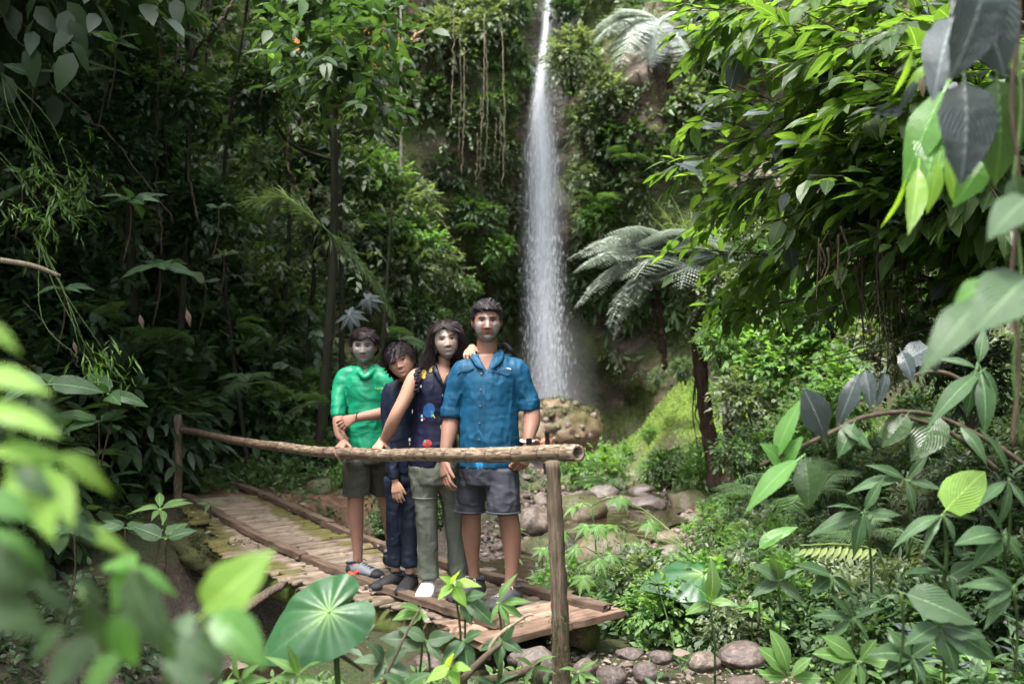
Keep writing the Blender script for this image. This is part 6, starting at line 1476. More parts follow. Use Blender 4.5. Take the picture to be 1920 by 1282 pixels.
# canopy trees whose crowns roof the left slope and close the gorge round the camera
for q, (x, y, h, cr) in enumerate([(-6.2, 8.5, 6.6, 2.2), (-8.8, 10.5, 8.5, 2.6), (-8.5, 14.5, 9.5, 2.2), (-9.5, 6.5, 8.2, 2.6),  (-11.5, 12, 10.5, 2.8), (-11.5, 8, 10, 2.8), (-9.5, 18.5, 11, 2.4), (-12, 16.5, 12, 2.8), (-9.8, 2.5, 6.5, 2.2), (-11, 3.5, 8.5, 2.8)]):
    b = np.array([x, y, tz(x, y)]); tree(b, b + np.array([rng.normal() * .4 + .5, rng.normal() * .4, h - .3 * b[2]]), .11, cr, 'tall canopy tree shading the left slope from above', 'canopy trees over the left slope', limbs=6, kind='dark')
tree(np.array([4.6, -.5, 0]), np.array([3.2, .6, 6.4]), .12, 1.9, 'unseen leaning tree added to shade the right foreground', None, limbs=6, kind='dark')  # added above the camera, out of view, to darken the near right
for q, (x, y, h, cr) in enumerate([(-9, -3, 7, 3), (9, -4, 7, 3), (12, 3, 7, 3), (-12, -1, 8, 3)]):  # unseen trees added round the camera to cut sky light on the slope
    b = np.array([x, y, tz(x, y)]); tree(b, b + np.array([0, 0, h]), .14, cr, 'unseen tree added behind the viewer to hold back sky light', 'unseen trees added behind the viewer', limbs=6, kind='dark')
# undergrowth of the left slope
g = np.random.default_rng(12); k = 0
for q in range(150):
    y = g.uniform(7.5, 19); px = g.uniform(-120, 640 - max(0, (y - 15)) * 20); x = (px - 960) / FPX * y; lf = np.interp(y, LF[:, 0], LF[:, 1])
    if x > lf + .15: continue
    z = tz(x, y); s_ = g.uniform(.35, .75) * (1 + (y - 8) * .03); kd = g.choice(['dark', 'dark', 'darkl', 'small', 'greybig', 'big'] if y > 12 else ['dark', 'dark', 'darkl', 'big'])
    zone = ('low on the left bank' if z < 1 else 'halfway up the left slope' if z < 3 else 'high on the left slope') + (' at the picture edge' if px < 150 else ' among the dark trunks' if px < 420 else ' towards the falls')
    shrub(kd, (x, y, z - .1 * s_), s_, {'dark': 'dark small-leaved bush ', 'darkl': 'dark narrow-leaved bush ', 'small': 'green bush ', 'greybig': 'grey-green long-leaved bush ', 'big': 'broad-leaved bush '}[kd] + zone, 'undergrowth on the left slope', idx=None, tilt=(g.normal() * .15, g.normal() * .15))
# free sprays hanging in the gaps between the trunks
def spray_cloud(n, pxr, pyr, dr, mat, leafL, tm, name, label, seed, k=6, Ls=.3, cond=None, cat='leaves'):
    g = np.random.default_rng(seed); px = g.uniform(*pxr, n); py = g.uniform(*pyr, n); d = g.uniform(*dr, n)
    B = np.stack([(px - 960) / FPX * d, d, 1.5 + (641 - py) / FPX * d], -1)
    if cond is not None: B = B[cond(px, py, d, B)]
    B = B[B[:, 2] > terr(B[:, 0], B[:, 1]) + .1]; m = len(B)
    Dv = nrm(g.normal(size=(m, 3)) * np.array([1, 1, .45])); G = sprigs(B, Dv, Ls * g.uniform(.6, 1.4, m), k, leafL, tm, g, sag=.3)
    tw = [tube(np.stack([B[i], B[i] + Dv[i] * Ls * .5 - Z3 * .02, B[i] + Dv[i] * Ls * 1.05 - Z3 * Ls * .25]), [.003, .0025, .001], n=3, cap=False, up=(.3, .1, .94)) for i in range(0, m, 2)]
    tag(link(name, foliage(name, [G], mat, extra=tw)), label, cat, kind='stuff')
spray_cloud(1500, (-60, 650), (-80, 700), (8.5, 15), 'leaf_dark', .13, 'o8', 'dark_leaf_sprays', 'dark leaf sprays hanging between the trunks of the left slope', 41, cond=lambda px, py, d, B: (B[:, 0] < np.interp(d, LF[:, 0], LF[:, 1]) + .6))
spray_cloud(750, (330, 720), (-40, 520), (12, 17), 'leaf_grey', .12, 'o4', 'pale_leaf_sprays', 'paler leaf sprays deeper in the forest left of the falls', 42)
spray_cloud(230, (540, 740), (-60, 210), (8, 11), 'leaf', .15, 'o8', 'bright_canopy_leaves', 'bright backlit leaves at the top, left of the falls', 43, cond=lambda px, py, d, B: py < 230 - (740 - px) * .5)
# climbers and lianas of the left slope
def liana(pts, r, label, group, mat='twig', name='liana'):
    c = spline([P(*q) for q in pts], 30); c += .012 * rng.normal(size=c.shape) * np.linspace(1, 1, 30)[:, None]; v, f = tube(c, np.full(30, r) * (1 + .2 * rng.normal(size=30)), n=6, up=(.2, .9, .1)); o = link(name, mesh(name, v, f, M[mat], True)); return tag(o, label, 'vine', group)
for q, (pts, r_, lab) in enumerate([([(355, -20, 10), (362, 150, 10), (352, 300, 10), (372, 420, 9.9)], .012, 'dark liana hanging right of the slanting trunk'), ([(438, 0, 10), (400, 60, 10), (362, 105, 10.2), (352, 130, 10.4)], .02, 'dark branch forking up from the slanting trunk'), ([(300, 60, 9.5), (294, 300, 9.5), (305, 480, 9.5)], .007, 'thin liana beside the thickest trunk'),
                                 ([(545, 240, 11), (538, 300, 11), (560, 360, 11)], .014, 'short crooked liana above the drooping frond'), ([(0, 20, 8), (90, 150, 8), (210, 260, 8.2), (330, 420, 8.5)], .006, 'long thin stem slanting across the upper left'), ([(40, 560, 8), (130, 660, 8), (175, 720, 8)], .005, 'thin bare stem in front of the left bank')]):
    liana(pts, r_, lab, 'lianas of the left slope')
for q, (x0, y0, y1, lab) in enumerate([(862, 40, 300, 'pale vine hanging straight, leftmost of the cluster by the falls'), (868, 90, 330, 'pale vine beside the leftmost one'), (906, 30, 250, 'thick pale vine in the middle of the cluster'), (900, 180, 340, 'lower vine below the grey shrub'), (912, 60, 320, 'long thin vine in the middle of the cluster'), (944, 60, 350, 'rightmost long vine, next to the wet rock'), (938, 200, 310, 'short vine left of the rightmost one'), (928, 220, 300, 'short vine hanging over the dark recess'), (848, 20, 220, 'upper vine at the left of the cluster'), (893, 250, 350, 'vine end dangling in the dark recess')]):
    liana([(x0 + 3 * math.sin(q), y0, 21.0), (x0 + 2, (y0 + y1) / 2, 20.9), (x0 - 2, y1, 20.9)], .0045 + .002 * (q % 3), lab, 'vines hanging left of the falls', 'root', 'hanging_vine')

# big special leaves and fronds on the left
lf_ = empty('drooping_frond', P(735, 590, 9.4), 'long thin pale frond arching down from the left behind the teenager', 'fern')
c = spline([P(488, 372, 9.0), P(540, 372, 9.0), P(600, 420, 9.1), P(660, 478, 9.2), P(710, 540, 9.3), P(738, 592, 9.4)], 90)
g = np.random.default_rng(4); n = 800; t = g.random(n) ** .9; i = (t * 89).astype(int); ii = np.minimum(i + 1, 89); base = c[i]; tg = nrm(c[ii] - c[np.maximum(i - 1, 0)])
D = nrm(-tg * .9 * (t < .45)[:, None] + tg * .9 * (t >= .45)[:, None] + g.normal(size=(n, 3)) * .26 - Z3 * .12 * (t < .5)[:, None]); Ll = np.interp(t, [0, .3, .6, 1], [.26, .26, .17, .1]) * g.uniform(.6, 1.1, n)
ts_, fs_ = tube(c, np.linspace(.008, .002, 90), n=5); M['frond_pale'] = leaf_mat('pale_frond', (.1, .17, .06), (.17, .25, .12), (.26, .33, .2), rough=.5, trans=.3)
me = foliage('frond', [(base, D, Z3 + 0 * D, Ll, 'l4', .16, np.clip(1.1 - t + .1 * g.normal(size=n), 0, 1))], 'frond_pale', extra=[(ts_, fs_)]); o = link('frond', me, lf_); o.location = -lf_.location
def palmate(parent, pos, R_, nl, mat, N, ax, spread=4.8, kind='lance', wr=1.0):
    N = nrm(np.asarray(N, float)); a0 = nrm(np.cross(N, np.cross(ax, N))); b0 = np.cross(N, a0)
    for q in range(nl):
        a = (q - (nl - 1) / 2) / (nl - 1) * spread; D = a0 * math.cos(a) + b0 * math.sin(a) - N * .12; put_leaf(parent, pos, D, N + .12 * rng.normal(size=3), R_ * (1 - .25 * abs(a) / 2.4), kind, mat, None, wr, 'leaflet')
for (px, py, d, R_, mt, lab) in [(672, 150, 10, .30, 'leaf_silver', 'upper of two silvery fingered leaves at the top left of the cliff'), (694, 190, 10.2, .2, 'leaf_silver', 'lower, smaller silvery fingered leaf'), (655, 590, 9.5, .2, 'leaf_silver', 'fingered grey leaf above the head of the teenager'), (690, 560, 9.8, .18, 'leaf_silver', 'fingered grey leaf at the end of the drooping frond')]:
    t = empty('fingered_leaf', P(px, py, d), lab, 'leaf', 'silvery fingered leaves'); palmate(t, P(px, py, d), R_, 8, mt, (0, -.75, .5), np.array([.9, 0, -.4]), wr=1.1)
    c = spline([P(px, py, d), P(px - 20, py + 30, d), P(px - 60, py + 70, d + .3)], 10); v, f = tube(c, .005, n=5); o = link('stalk', mesh('stalk', v, f, M['twig'], True), t); o.location = -t.location
def leaf_cluster(px, py, d, nl, L, kind, mat, label, up=.3, az=None, group=None, stem=None):
    c0 = P(px, py, d); t = empty('leafy_sprig', c0, label, 'sprig', group)
    for q in range(nl):
        a = q / nl * 6.283 + rng.normal() * .25; e = up + rng.normal() * .25; D = np.array([math.cos(a), math.sin(a) * .8, math.sin(e)]); put_leaf(t, c0 + D * .02, D, Z3 * .8 + np.array([0, -.55, 0]) + .2 * rng.normal(size=3), L * rng.uniform(.75, 1.15), kind, mat)
    e = P(*stem) if stem else c0 + np.array([-.1, .1, -.5]); c = spline([c0, (c0 + e) / 2 + np.array([.03, 0, .02]), e], 10); v, f = tube(c, .006, n=5, up=(.3, .9, .1)); o = link('stem', mesh('stem', v, f, M['twig'], True), t); o.location = -t.location; return t
GL = 'broad-leaved sprigs on the left slope'
for a in [(215, 80, 8, 6, .22, 'ovate', 'leaf_broad', 'lit sprig with one bright leaf at the top of the left slope'), (195, 130, 8.2, 5, .2, 'ovate', 'leaf_broad', 'sprig hanging just below the lit top sprig'), (245, 375, 8, 8, .24, 'ovate', 'leaf_broad', 'star-shaped sprig at the middle left in front of the trunks'), (40, 325, 7.6, 4, .16, 'ovate', 'leaf_broad', 'sprig of three rounded leaves near the left border'),
          (410, 390, 9, 5, .12, 'ovate', 'leaf_broad', 'little pale sprig right of the slanting trunk'), (300, 500, 8.5, 5, .36, 'ovate', 'leaf_broad', 'wide horizontal leaves on the dim middle left'), (90, 720, 6.6, 4, .32, 'ovate', 'leaf_broad', 'pair of large dull leaves above the blurred foreground'), (205, 740, 7, 5, .28, 'ovate', 'leaf_broad', 'flat sprig right of the large dull leaves'),
          (185, 790, 7, 5, .26, 'ovate', 'leaf_broad', 'serrated leaves over the dark gully at the left'), (420, 480, 10, 6, .16, 'ovate', 'leaf_grey', 'pale sprig on a thin liana left of the drooping frond'), (385, 530, 10, 3, .16, 'round', 'leaf_grey', 'two faded roundish leaves on a thin stem'), (140, 1000, 5.2, 6, .20, 'lance', 'leaf_broad', 'sprig between the blurred leaves and the slim far post'),
          (300, 955, 6.8, 7, .20, 'lance', 'leaf_broad_bright', 'bright trailing leaves at the foot of the slim far post'), (235, 990, 6.4, 5, .18, 'ovate', 'leaf_broad', 'dark leaves left of the far post foot'), (310, 1010, 6.2, 4, .2, 'ovate', 'leaf_broad', 'hanging corrugated leaf below the far post foot'), (500, 95, 9.5, 5, .2, 'ovate', 'leaf_broad_bright', 'bright sprig at the top between the trunks'), (395, 945, 8.8, 4, .12, 'lance', 'leaf_broad_bright', 'tiny plant growing over the near curb at its far end'),
          (60, 140, 8, 6, .2, 'ovate', 'leaf_broad', 'dim sprig at the top left corner'), (330, 60, 8.6, 6, .18, 'ovate', 'leaf_broad', 'dim sprig across the thickest trunk near the top'), (120, 540, 7.5, 6, .2, 'lance', 'leaf_broad', 'narrow-leaved sprig below the bamboo spray')]:
    leaf_cluster(*a, group=GL)
def bamboo_spray(px, py, d, wpx, hpx, n, label, seed, L=.10):
    g = np.random.default_rng(seed); c0 = P(px, py, d); t = empty('bamboo_spray', c0, label, 'bamboo'); B = np.stack([c0[0] + g.normal(size=n) * wpx / FPX * d * .3, c0[1] + g.normal(size=n) * .2, c0[2] + g.normal(size=n) * hpx / FPX * d * .28], -1)
    G = sprigs(B, nrm(g.normal(size=(n, 3)) * np.array([1, .6, .3]) + np.array([.5, 0, -.4])), .16, 7, L, 'l4', g, sag=.6, wr=.55, ang=40); root_ = c0 + np.array([-.6, .2, .8])
    o = link('leaves', foliage('leaves', [G], 'leaf_bright'), t); o.location = -t.location; o['kind'] = 'stuff'; v, f = join(branches(root_, B[:5], .005, .0015, g=g)); o = link('stem', mesh('stem', v, f, M['stem_green'], True), t); o.location = -t.location
bamboo_spray(125, 320, 7.6, 130, 160, 40, 'fine bright bamboo spray at the middle left', 5); bamboo_spray(50, 400, 7.4, 100, 90, 22, 'lower bamboo spray at the left border', 6); bamboo_spray(205, 655, 7.2, 100, 70, 16, 'sparse bamboo spray over the dark left bank', 7)
for (px, py, d, nf, L_, az, lab) in [(440, 615, 9.5, 3, .55, (-.9, .2), 'single fern frond catching light left of the teenager'), (735, 640, 9.2, 5, .45, (-1.2, .8), 'light green fern just behind the small boy'), (300, 640, 9, 4, .6, (-2.8, .2), 'dim fern in the shade of the left bank'), (555, 935, 9.6, 4, .42, (-.4, .5), 'small light fern beside the earth path'), (520, 880, 10.6, 5, .4, (-3, 3), 'fern on the bank over the path'), (620, 760, 9.8, 6, .5, (-3, 3), 'fern behind the sleeve of the teenager'), (470, 720, 10, 6, .5, (-3, 3), 'fern halfway up the bank behind the rail'), (215, 600, 9, 5, .55, (-3, 3), 'fern lost in the shade at the left')]:
    c = P(px, py, d); fern(c, nf, L_, lab, 'ferns of the left bank', az=az, elev=(-.1, .5))
# a cut cane poking in from the left border
c = spline([P(-20, 485, 6.4), P(60, 498, 6.5), P(112, 518, 6.6)], 12); v, f = tube(c, np.linspace(.02, .014, 12), n=8); tag(link('cane', mesh('cane', v, f, M['root'], True)), 'cut grey cane reaching in from the left border', 'cane')
# dead hanging leaves
for (px, py, d, L_, lab) in [(138, 640, 6.8, .09, 'curled orange-brown dead leaf hanging at the left'), (262, 590, 8, .12, 'tattered tan dead leaf in the shade'), (350, 580, 8.4, .15, 'long withered pale leaf over the left bank')]:
    t = empty('dead_leaf', P(px, py, d), lab, 'dead leaf'); put_leaf(t, P(px, py, d), np.array([.25, 0, -1]), np.array([.4, -1, .1]), L_, 'lance', 'dead')
# ------------------------------------------------------------ tree ferns
def tree_fern(base, top, r0, r1, label, fr, roots=14, az0=0):
    t = empty('tree_fern', base, label, 'tree fern'); b, tp = np.asarray(base, float), np.asarray(top, float); m = (b + tp) / 2 + np.array([-.08, 0, 0])
    c = spline([b - Z3 * .3, m, tp], 40); parts = [tube(c, np.linspace(r0, r1, 40) * (1 + .08 * rng.normal(size=40)), n=12, jitter=.09, up=(0, 1, 0))]
    for q in range(roots):      # hanging fibres along the trunk
        a = rng.uniform(0, 6.28); i = rng.integers(14, 39); p = c[i] + np.array([math.cos(a), math.sin(a), 0]) * r1 * 1.05; L_ = rng.uniform(.3, 1.1)
        q_ = np.stack([p, p + np.array([math.cos(a) * .04, math.sin(a) * .04, -L_ * .5]), p + np.array([rng.normal() * .03, rng.normal() * .03, -L_])]); parts.append(tube(spline(q_, 8), np.linspace(.016, .004, 8), n=5, up=(.2, .9, .1)))
    v, f = join(parts); o = link('trunk', mesh('trunk', v, f, M['bark_vine'], True), t); o.location = -t.location
    for (a, e, L_, kind) in fr:
        me = {'s': FRS, 'y': [FRY], 'd': [FRD], 'g': FR}[kind]; o = link('frond', me[int(rng.integers(0, len(me)))], t); place_frond(o, tp - b, math.radians(a), math.radians(e), L_, rng.normal() * .1)
    return t
cw = P(1305, 505, 12.5); gb = P(1345, 876, 12.6)
tree_fern(gb, cw, .10, .075, 'tree fern with silvery arching fronds right of the falls', [(182, 26, 1.6, 's'), (172, 4, 1.6, 's'), (198, 14, 1.65, 's'), (206, -8, 1.5, 's'), (216, 30, 1.5, 's'), (228, 8, 1.45, 's'), (240, 28, 1.4, 's'), (252, 2, 1.25, 's'), (265, 24, 1.3, 's'), (285, 8, 1.2, 's'), (300, 26, 1.3, 's'), (160, 24, 1.5, 's'), (335, 16, 1.3, 's'), (130, 25, 1.3, 's'), (190, -18, 1.4, 's'), (320, 20, 1.4, 's'), (20, 20, 1.5, 's'), (60, 20, 1.5, 's'),
                                 (185, 62, 1.05, 'y'), (165, 76, 1.0, 'y'), (90, 70, .95, 'y'), (200, 50, .9, 'y'), (0, 72, .9, 'y')])
cw2 = P(1235, 40, 20.5)
tree_fern(cw2 - np.array([-.3, -.7, .9]), cw2, .11, .09, 'tree fern high on the cliff with a skirt of dead brown fronds', [(180, 8, 1.5, 's'), (200, -8, 1.6, 's'), (225, -25, 1.6, 's'), (250, -40, 1.4, 's'), (300, -38, 1.5, 's'), (330, -10, 1.5, 's'), (0, 10, 1.4, 's'), (140, 25, 1.4, 's'), (40, 25, 1.4, 's'), (270, -55, 1.2, 's')] +
          [(int(a), int(e), l, 'd') for a, e, l in zip(rng.uniform(170, 370, 44), rng.uniform(-88, -74, 44), rng.uniform(.9, 2.0, 44))], roots=0)
# trunks wrapped in hanging roots beside the moss slope
def rooty(base, top, r0, n, label):
    t = empty('root_wrapped_trunk', base, label, 'tree'); b, tp = np.asarray(base, float), np.asarray(top, float); c = spline([b - Z3 * .3, (b + tp) / 2 + np.array([.05, 0, 0]), tp], 30); parts = [tube(c, np.linspace(r0, r0 * .7, 30), n=10, jitter=.12, up=(0, 1, 0))]
    for q in range(n):
        a = rng.uniform(0, 6.28); o_ = np.array([math.cos(a), math.sin(a), 0]) * r0; tt = rng.uniform(0, .4); c2 = c[int(tt * 29):][::1] + o_ * np.linspace(1.15, .8, len(c[int(tt * 29):]))[:, None]; c2 = c2 + .012 * rng.normal(size=c2.shape); parts.append(tube(c2, .012, n=5, up=(.2, .9, .1)))
    v, f = join(parts); o = link('trunk', mesh('trunk', v, f, M['bark_vine'], True), t); o.location = -t.location; return t
rooty(P(1368, 880, 12.2), P(1352, 560, 12.4), .075, 16, 'slimmer root-wrapped trunk right of the tree fern trunk')
for (x0, y0, x1, y1, lab) in [(1228, 540, 1246, 690, 'dangling root bundle under the left side of the tree fern'), (1238, 560, 1236, 660, 'thin root beside the dangling bundle'), (1222, 560, 1225, 640, 'short root left of the dangling bundle')]:
    liana([(x0, y0, 12.6), ((x0 + x1) / 2 + 4, (y0 + y1) / 2, 12.5), (x1, y1, 12.5)], .03 if 'bundle' in lab else .012, lab, 'roots hanging below the tree fern', 'bark_vine', 'hanging_root')

# ------------------------------------------------------------ overhanging tree on the right
oh = empty('overhanging_tree', (4.9, 6.2, tz(4.9, 6.2)), 'leaning broad-leaved tree whose backlit branches overhang the right half', 'tree')
g = np.random.default_rng(77)
root_ = P(2080, 420, 6.0); trunkb = np.array([4.9, 6.2, tz(4.9, 6.2) - .3])
TIPS = [(1300, 60, 7.4), (1320, 130, 7.0), (1300, 210, 7.4), (1290, 300, 7.6), (1310, 380, 7.8), (1330, 470, 7.8), (1400, 40, 6.6), (1400, 150, 6.4), (1390, 250, 6.8), (1400, 340, 6.8), (1420, 430, 7.0), (1500, 20, 5.8), (1480, 110, 6.0), (1500, 210, 6.2), (1500, 300, 6.0), (1500, 400, 6.4), (1560, 470, 6.4), (1600, 60, 5.4), (1600, 160, 5.4), (1610, 260, 5.6), (1620, 350, 5.6), (1650, 430, 5.8),
        (1700, 30, 5.0), (1700, 130, 5.0), (1720, 220, 5.2), (1740, 320, 5.2), (1760, 420, 5.4), (1810, 80, 4.8), (1840, 350, 5.0), (1240, 20, 6.4), (1370, 520, 8.0), (1460, 500, 7.4), (1350, 0, 6.8), (1550, -40, 6.0), (1330, 590, 8.4), (1860, 200, 5.2), (1300, 430, 8.2), (1440, 300, 7.4)]
parts = [tube(spline([trunkb, np.array([4.7, 6.1, 2.0]), root_, P(2200, -100, 5.6)], 20), np.linspace(.10, .05, 20), n=9, up=(0, 1, 0))]
BB, DD = [], []
for (px, py, d) in TIPS:
    tp = P(px, py, d); st = root_ + np.array([rng.normal() * .15, rng.normal() * .2, rng.normal() * .45]); m1 = st + (tp - st) * .45 + np.array([0, 0, .28]) + rng.normal(size=3) * .12
    c = spline([st, m1, tp], 26); parts.append(tube(c, np.linspace(.016, .0035, 26), n=5, up=(.2, .3, .93)))
    for q in range(22):
        i = int(g.uniform(6, 25)); tg = nrm(c[min(i + 1, 25)] - c[i - 1]); sd = nrm(np.cross(tg, Z3)) * g.choice([-1, 1]); D = nrm(tg + sd * g.uniform(.2, 1.1) + Z3 * g.normal() * .3 - Z3 * .15); L_ = g.uniform(.25, .55)
        BB.append(c[i]); DD.append(D * L_); parts.append(tube(np.stack([c[i], c[i] + D * L_ * .5, c[i] + D * L_ - Z3 * .15 * L_]), [.005, .004, .0015], n=4, cap=False, up=(.2, .3, .93)))
v, f = join(parts); o = link('trunk', mesh('trunk', v, f, M['twig'], True), oh); o.location = -oh.location
BB, DD = np.array(BB), np.array(DD); Ls = np.linalg.norm(DD, axis=1)
G = sprigs(BB, DD, Ls, 7, .15, 'o8', g, ang=50, sag=.2, jit=.28)
Pn, D, Nn, L, tm, wr, ti = G
px_ = Pn[:, 0] / Pn[:, 1] * FPX + 960; py_ = 641 - (Pn[:, 2] - 1.5) / Pn[:, 1] * FPX
score = L / Pn[:, 1] * ((px_ < 1920) & (py_ > 0)); order = np.argsort(-score); top, rest = order[:290], order[290:]
M['leaf_over'] = leaf_mat('overhang_leaf', (.022, .052, .012), (.045, .10, .02), (.10, .18, .03), rough=.33, trans=.5, vein=.4, transcol=(1.15, 1.25, .3), accent=(.3, .3, .03))
for j in top: put_leaf(oh, Pn[j], D[j], Nn[j], L[j] * 1.05, 'ovate', 'leaf_over')
T['ov'] = leaf_tmpl('ovate', 3, 1, .55)
me = foliage('foliage', [(Pn[rest], D[rest], Nn[rest], L[rest], 'ov', 1.0, ti[rest])], 'leaf_over'); o = link('foliage', me, oh); o.location = -oh.location; o['kind'] = 'stuff'
# greyish undersides catching the light here and there
k = g.choice(rest, 170); me = foliage('pale_foliage', [(Pn[k] - np.array([0, .05, .03]), D[k] + .3 * g.normal(size=(170, 3)), Nn[k] + np.array([0, -1.2, 0]), L[k] * 1.1, 'ov', 1.1, ti[k])], 'leaf_silver'); o = link('pale_foliage', me, oh); o.location = -oh.location; o['kind'] = 'stuff'
# hanging root curtain under the overhang
parts = []
for q in range(100):
    px = g.normal(1660, 75) if q % 3 else g.uniform(1500, 1850); y0 = g.uniform(390, 470) ; y1 = y0 + g.uniform(60, 260) * np.exp(-((px - 1660) / 130) ** 2) + 25; d = g.uniform(5.6, 6.8)
    c = spline([P(px, y0, d), P(px + g.normal() * 8, (y0 + y1) / 2, d), P(px + g.normal() * 14, y1, d)], 9); parts.append(tube(c, np.linspace(g.choice([.003, .004, .010]), .002, 9), n=4, up=(.2, .9, .1)))
for q in range(9):
    y0 = g.uniform(400, 700); c = spline([P(g.uniform(1480, 1650), y0 + g.uniform(20, 90), 6.4), P(1720, y0 + g.normal() * 30, 6.1), P(1930, y0 - g.uniform(30, 120), 5.6)], 14); parts.append(tube(c, .004, n=4, up=(.2, .3, .93)))
v, f = join(parts); t = empty('root_curtain', P(1660, 420, 6.2), 'dark curtain of thin hanging roots below the overhanging tree', 'roots'); o = link('roots', mesh('roots', v, f, M['twig'], True), t); o.location = -t.location; o['kind'] = 'stuff'

# ------------------------------------------------------------ bright undergrowth behind and right
g = np.random.default_rng(21)
for (px, py, d, w, kd, lab) in [(1375, 390, 9, 120, 'small', 'fine-leaved bush at the left edge of the overhang'), (1420, 480, 8.8, 130, 'small', 'fine-leaved bush below the overhang, left of the root curtain'), (1475, 560, 8.6, 130, 'lime', 'bright fine-leaved bush left of the root curtain'), (1560, 560, 8.2, 140, 'small', 'mid-green bush at the left foot of the root curtain'), (1700, 570, 7.6, 150, 'small', 'mid-green bush at the right foot of the root curtain'), (1800, 450, 7, 170, 'small', 'dense bush behind the twining vine'), (1640, 400, 8, 150, 'small', 'bush filling the shade behind the root curtain'), (1350, 640, 9.6, 90, 'lime', 'light creeper in front of the tree fern trunk'), (1740, 640, 6.5, 150, 'small', 'bush right below the root curtain'), (1285, 690, 20.5, 60, 'small', 'little bush at the top of the moss slope'), (1235, 705, 21, 45, 'grey', 'tuft at the upper left of the moss slope'), (1325, 740, 19.5, 60, 'lime', 'tuft of weeds on the moss slope beside the tree fern trunk'), (1215, 815, 19.5, 40, 'lime', 'tuft at the lower left of the moss slope'), (1400, 640, 11, 170, 'lime', 'bright feathery shrub right of the root-wrapped trunks'), (1370, 560, 11.5, 150, 'grey', 'pale small-leaved bush in front of the tree fern crown'), (1460, 560, 11, 170, 'grey', 'pale bush under the overhanging branches'), (1480, 690, 10.5, 180, 'lime', 'glowing lime bush in the middle of the right slope'), (1420, 760, 10.5, 170, 'grey', 'grey-green bush right of the two trunks'),
                             (1560, 620, 10.5, 190, 'lime', 'lime bush behind the root curtain'), (1580, 740, 9.5, 180, 'lime', 'lit bush behind the silvery standing leaves'), (1660, 660, 10, 190, 'grey', 'pale bush right behind the root curtain'), (1500, 820, 9.5, 170, 'lime', 'yellow-green bush below the glowing one'), (1400, 850, 9.5, 140, 'small', 'leafy bush at the foot of the slimmer trunk'),
                             (1760, 600, 9, 200, 'small', 'bush in the upper right slope'), (1850, 520, 8, 200, 'small', 'bush at the right border under the overhang'), (1730, 480, 9.5, 200, 'grey', 'pale bush high on the right slope'), (1620, 520, 11, 190, 'grey', 'pale distant bush through the roots'), (1820, 700, 6.8, 200, 'dark', 'dark bush at the right border'), (1560, 880, 8, 160, 'small', 'dense bush behind the green drooping leaf'),
                             (1320, 560, 12, 110, 'grey', 'whitish-leaved creeper covering the tree fern trunk top'), (1500, 480, 11.5, 170, 'small', 'far bush just below the overhang'), (1390, 480, 12, 150, 'grey', 'pale bush above the root-wrapped trunk'),
                             (1255, 870, 14.5, 110, 'small', 'leafy bush beside the stones behind the pool'), (1300, 900, 13.0, 90, 'lime', 'bright bush at the right end of the pool stones'), (1220, 890, 15.5, 80, 'lime', 'low bush left of the one behind the pool'), (1130, 885, 14.5, 110, 'lime', 'grassy bush on the hump behind the rail end'), (1085, 880, 15, 90, 'lime', 'soft pale bush beside the boulder'), (1170, 850, 16, 50, 'lime', 'small upright plant in front of the moss slope'), (1330, 850, 13.5, 90, 'lime', 'bush at the foot of the two root-wrapped trunks'),
                             (745, 900, 8.6, 130, 'small', 'leafy bush behind the legs of the small boy'), (740, 980, 8.2, 100, 'small', 'low bush between the teenager and the small boy'), (815, 960, 8.6, 80, 'small', 'leafy plant seen between the legs of the woman'), (600, 860, 11.6, 150, 'small', 'leafy bush on the bank left of the teenager'), (520, 850, 12, 110, 'lime', 'yellow-green weeds on the bank over the path'), (570, 820, 12.4, 130, 'small', 'bush on the bank under the rail'), (450, 850, 11.8, 60, 'small', 'small bush beside the red earth'), (470, 780, 12, 130, 'dark', 'dark bush above the red earth'), (390, 760, 11.6, 100, 'dark', 'dark bush left above the red earth'), (640, 900, 10.6, 70, 'lime', 'light weeds at the end of the earth path')]:
    sh_px(kd, px, py, d, w, lab, 'bushes of the clearing and right slope', idx=None)
def scatter_plants(n, pxr, dr, fn, xr=None, seed=1):
    g = np.random.default_rng(seed); c = 0; tries = 0
    while c < n and tries < 8000:
        tries += 1; d = g.uniform(*dr); px = g.uniform(*pxr); x = (px - 960) / FPX * d
        if blocked(x, d): continue
        fn(np.array([x, d, tz(x, d)]), px, d, g); c += 1
def blocked(x, y):
    r, s, bz = bed_dist(np.array([x]), np.array([y])); s_ = (np.array([x, y, 0]) - A0) @ U; o_ = (np.array([x, y, 0]) - A0) @ NR
    if -.3 < s_ < 5.75 and -1.0 < o_ < .5: return True
    if r[0] < (.95 if y < 9 else 1.35): return True
    if abs(x - .95) < .75 and 4.0 < y < 5.45: return True
    if 6.9 < y < 15 and 1010 < x / y * FPX + 960 < 1325: return True
    return y < 5.2 and x < .6 and x > -.3
kinds = [('ovate', 'leaf_broad', 1.0), ('lance', 'leaf_broad', 1.0), ('ovate', 'leaf_broad_bright', .9), ('obov', 'leaf_broad', 1.0), ('lance', 'leaf_broad_bright', .9), ('ovate', 'leaf_silver', .9)]
def where_(px, py_):
    return ('beside the near post' if px < 1180 else 'in mid right bank' if px < 1420 else 'towards the right corner' if px < 1700 else 'at the right border') + (', lowest rows' if py_ > 1130 else ', front rows' if py_ > 980 else ', further back')
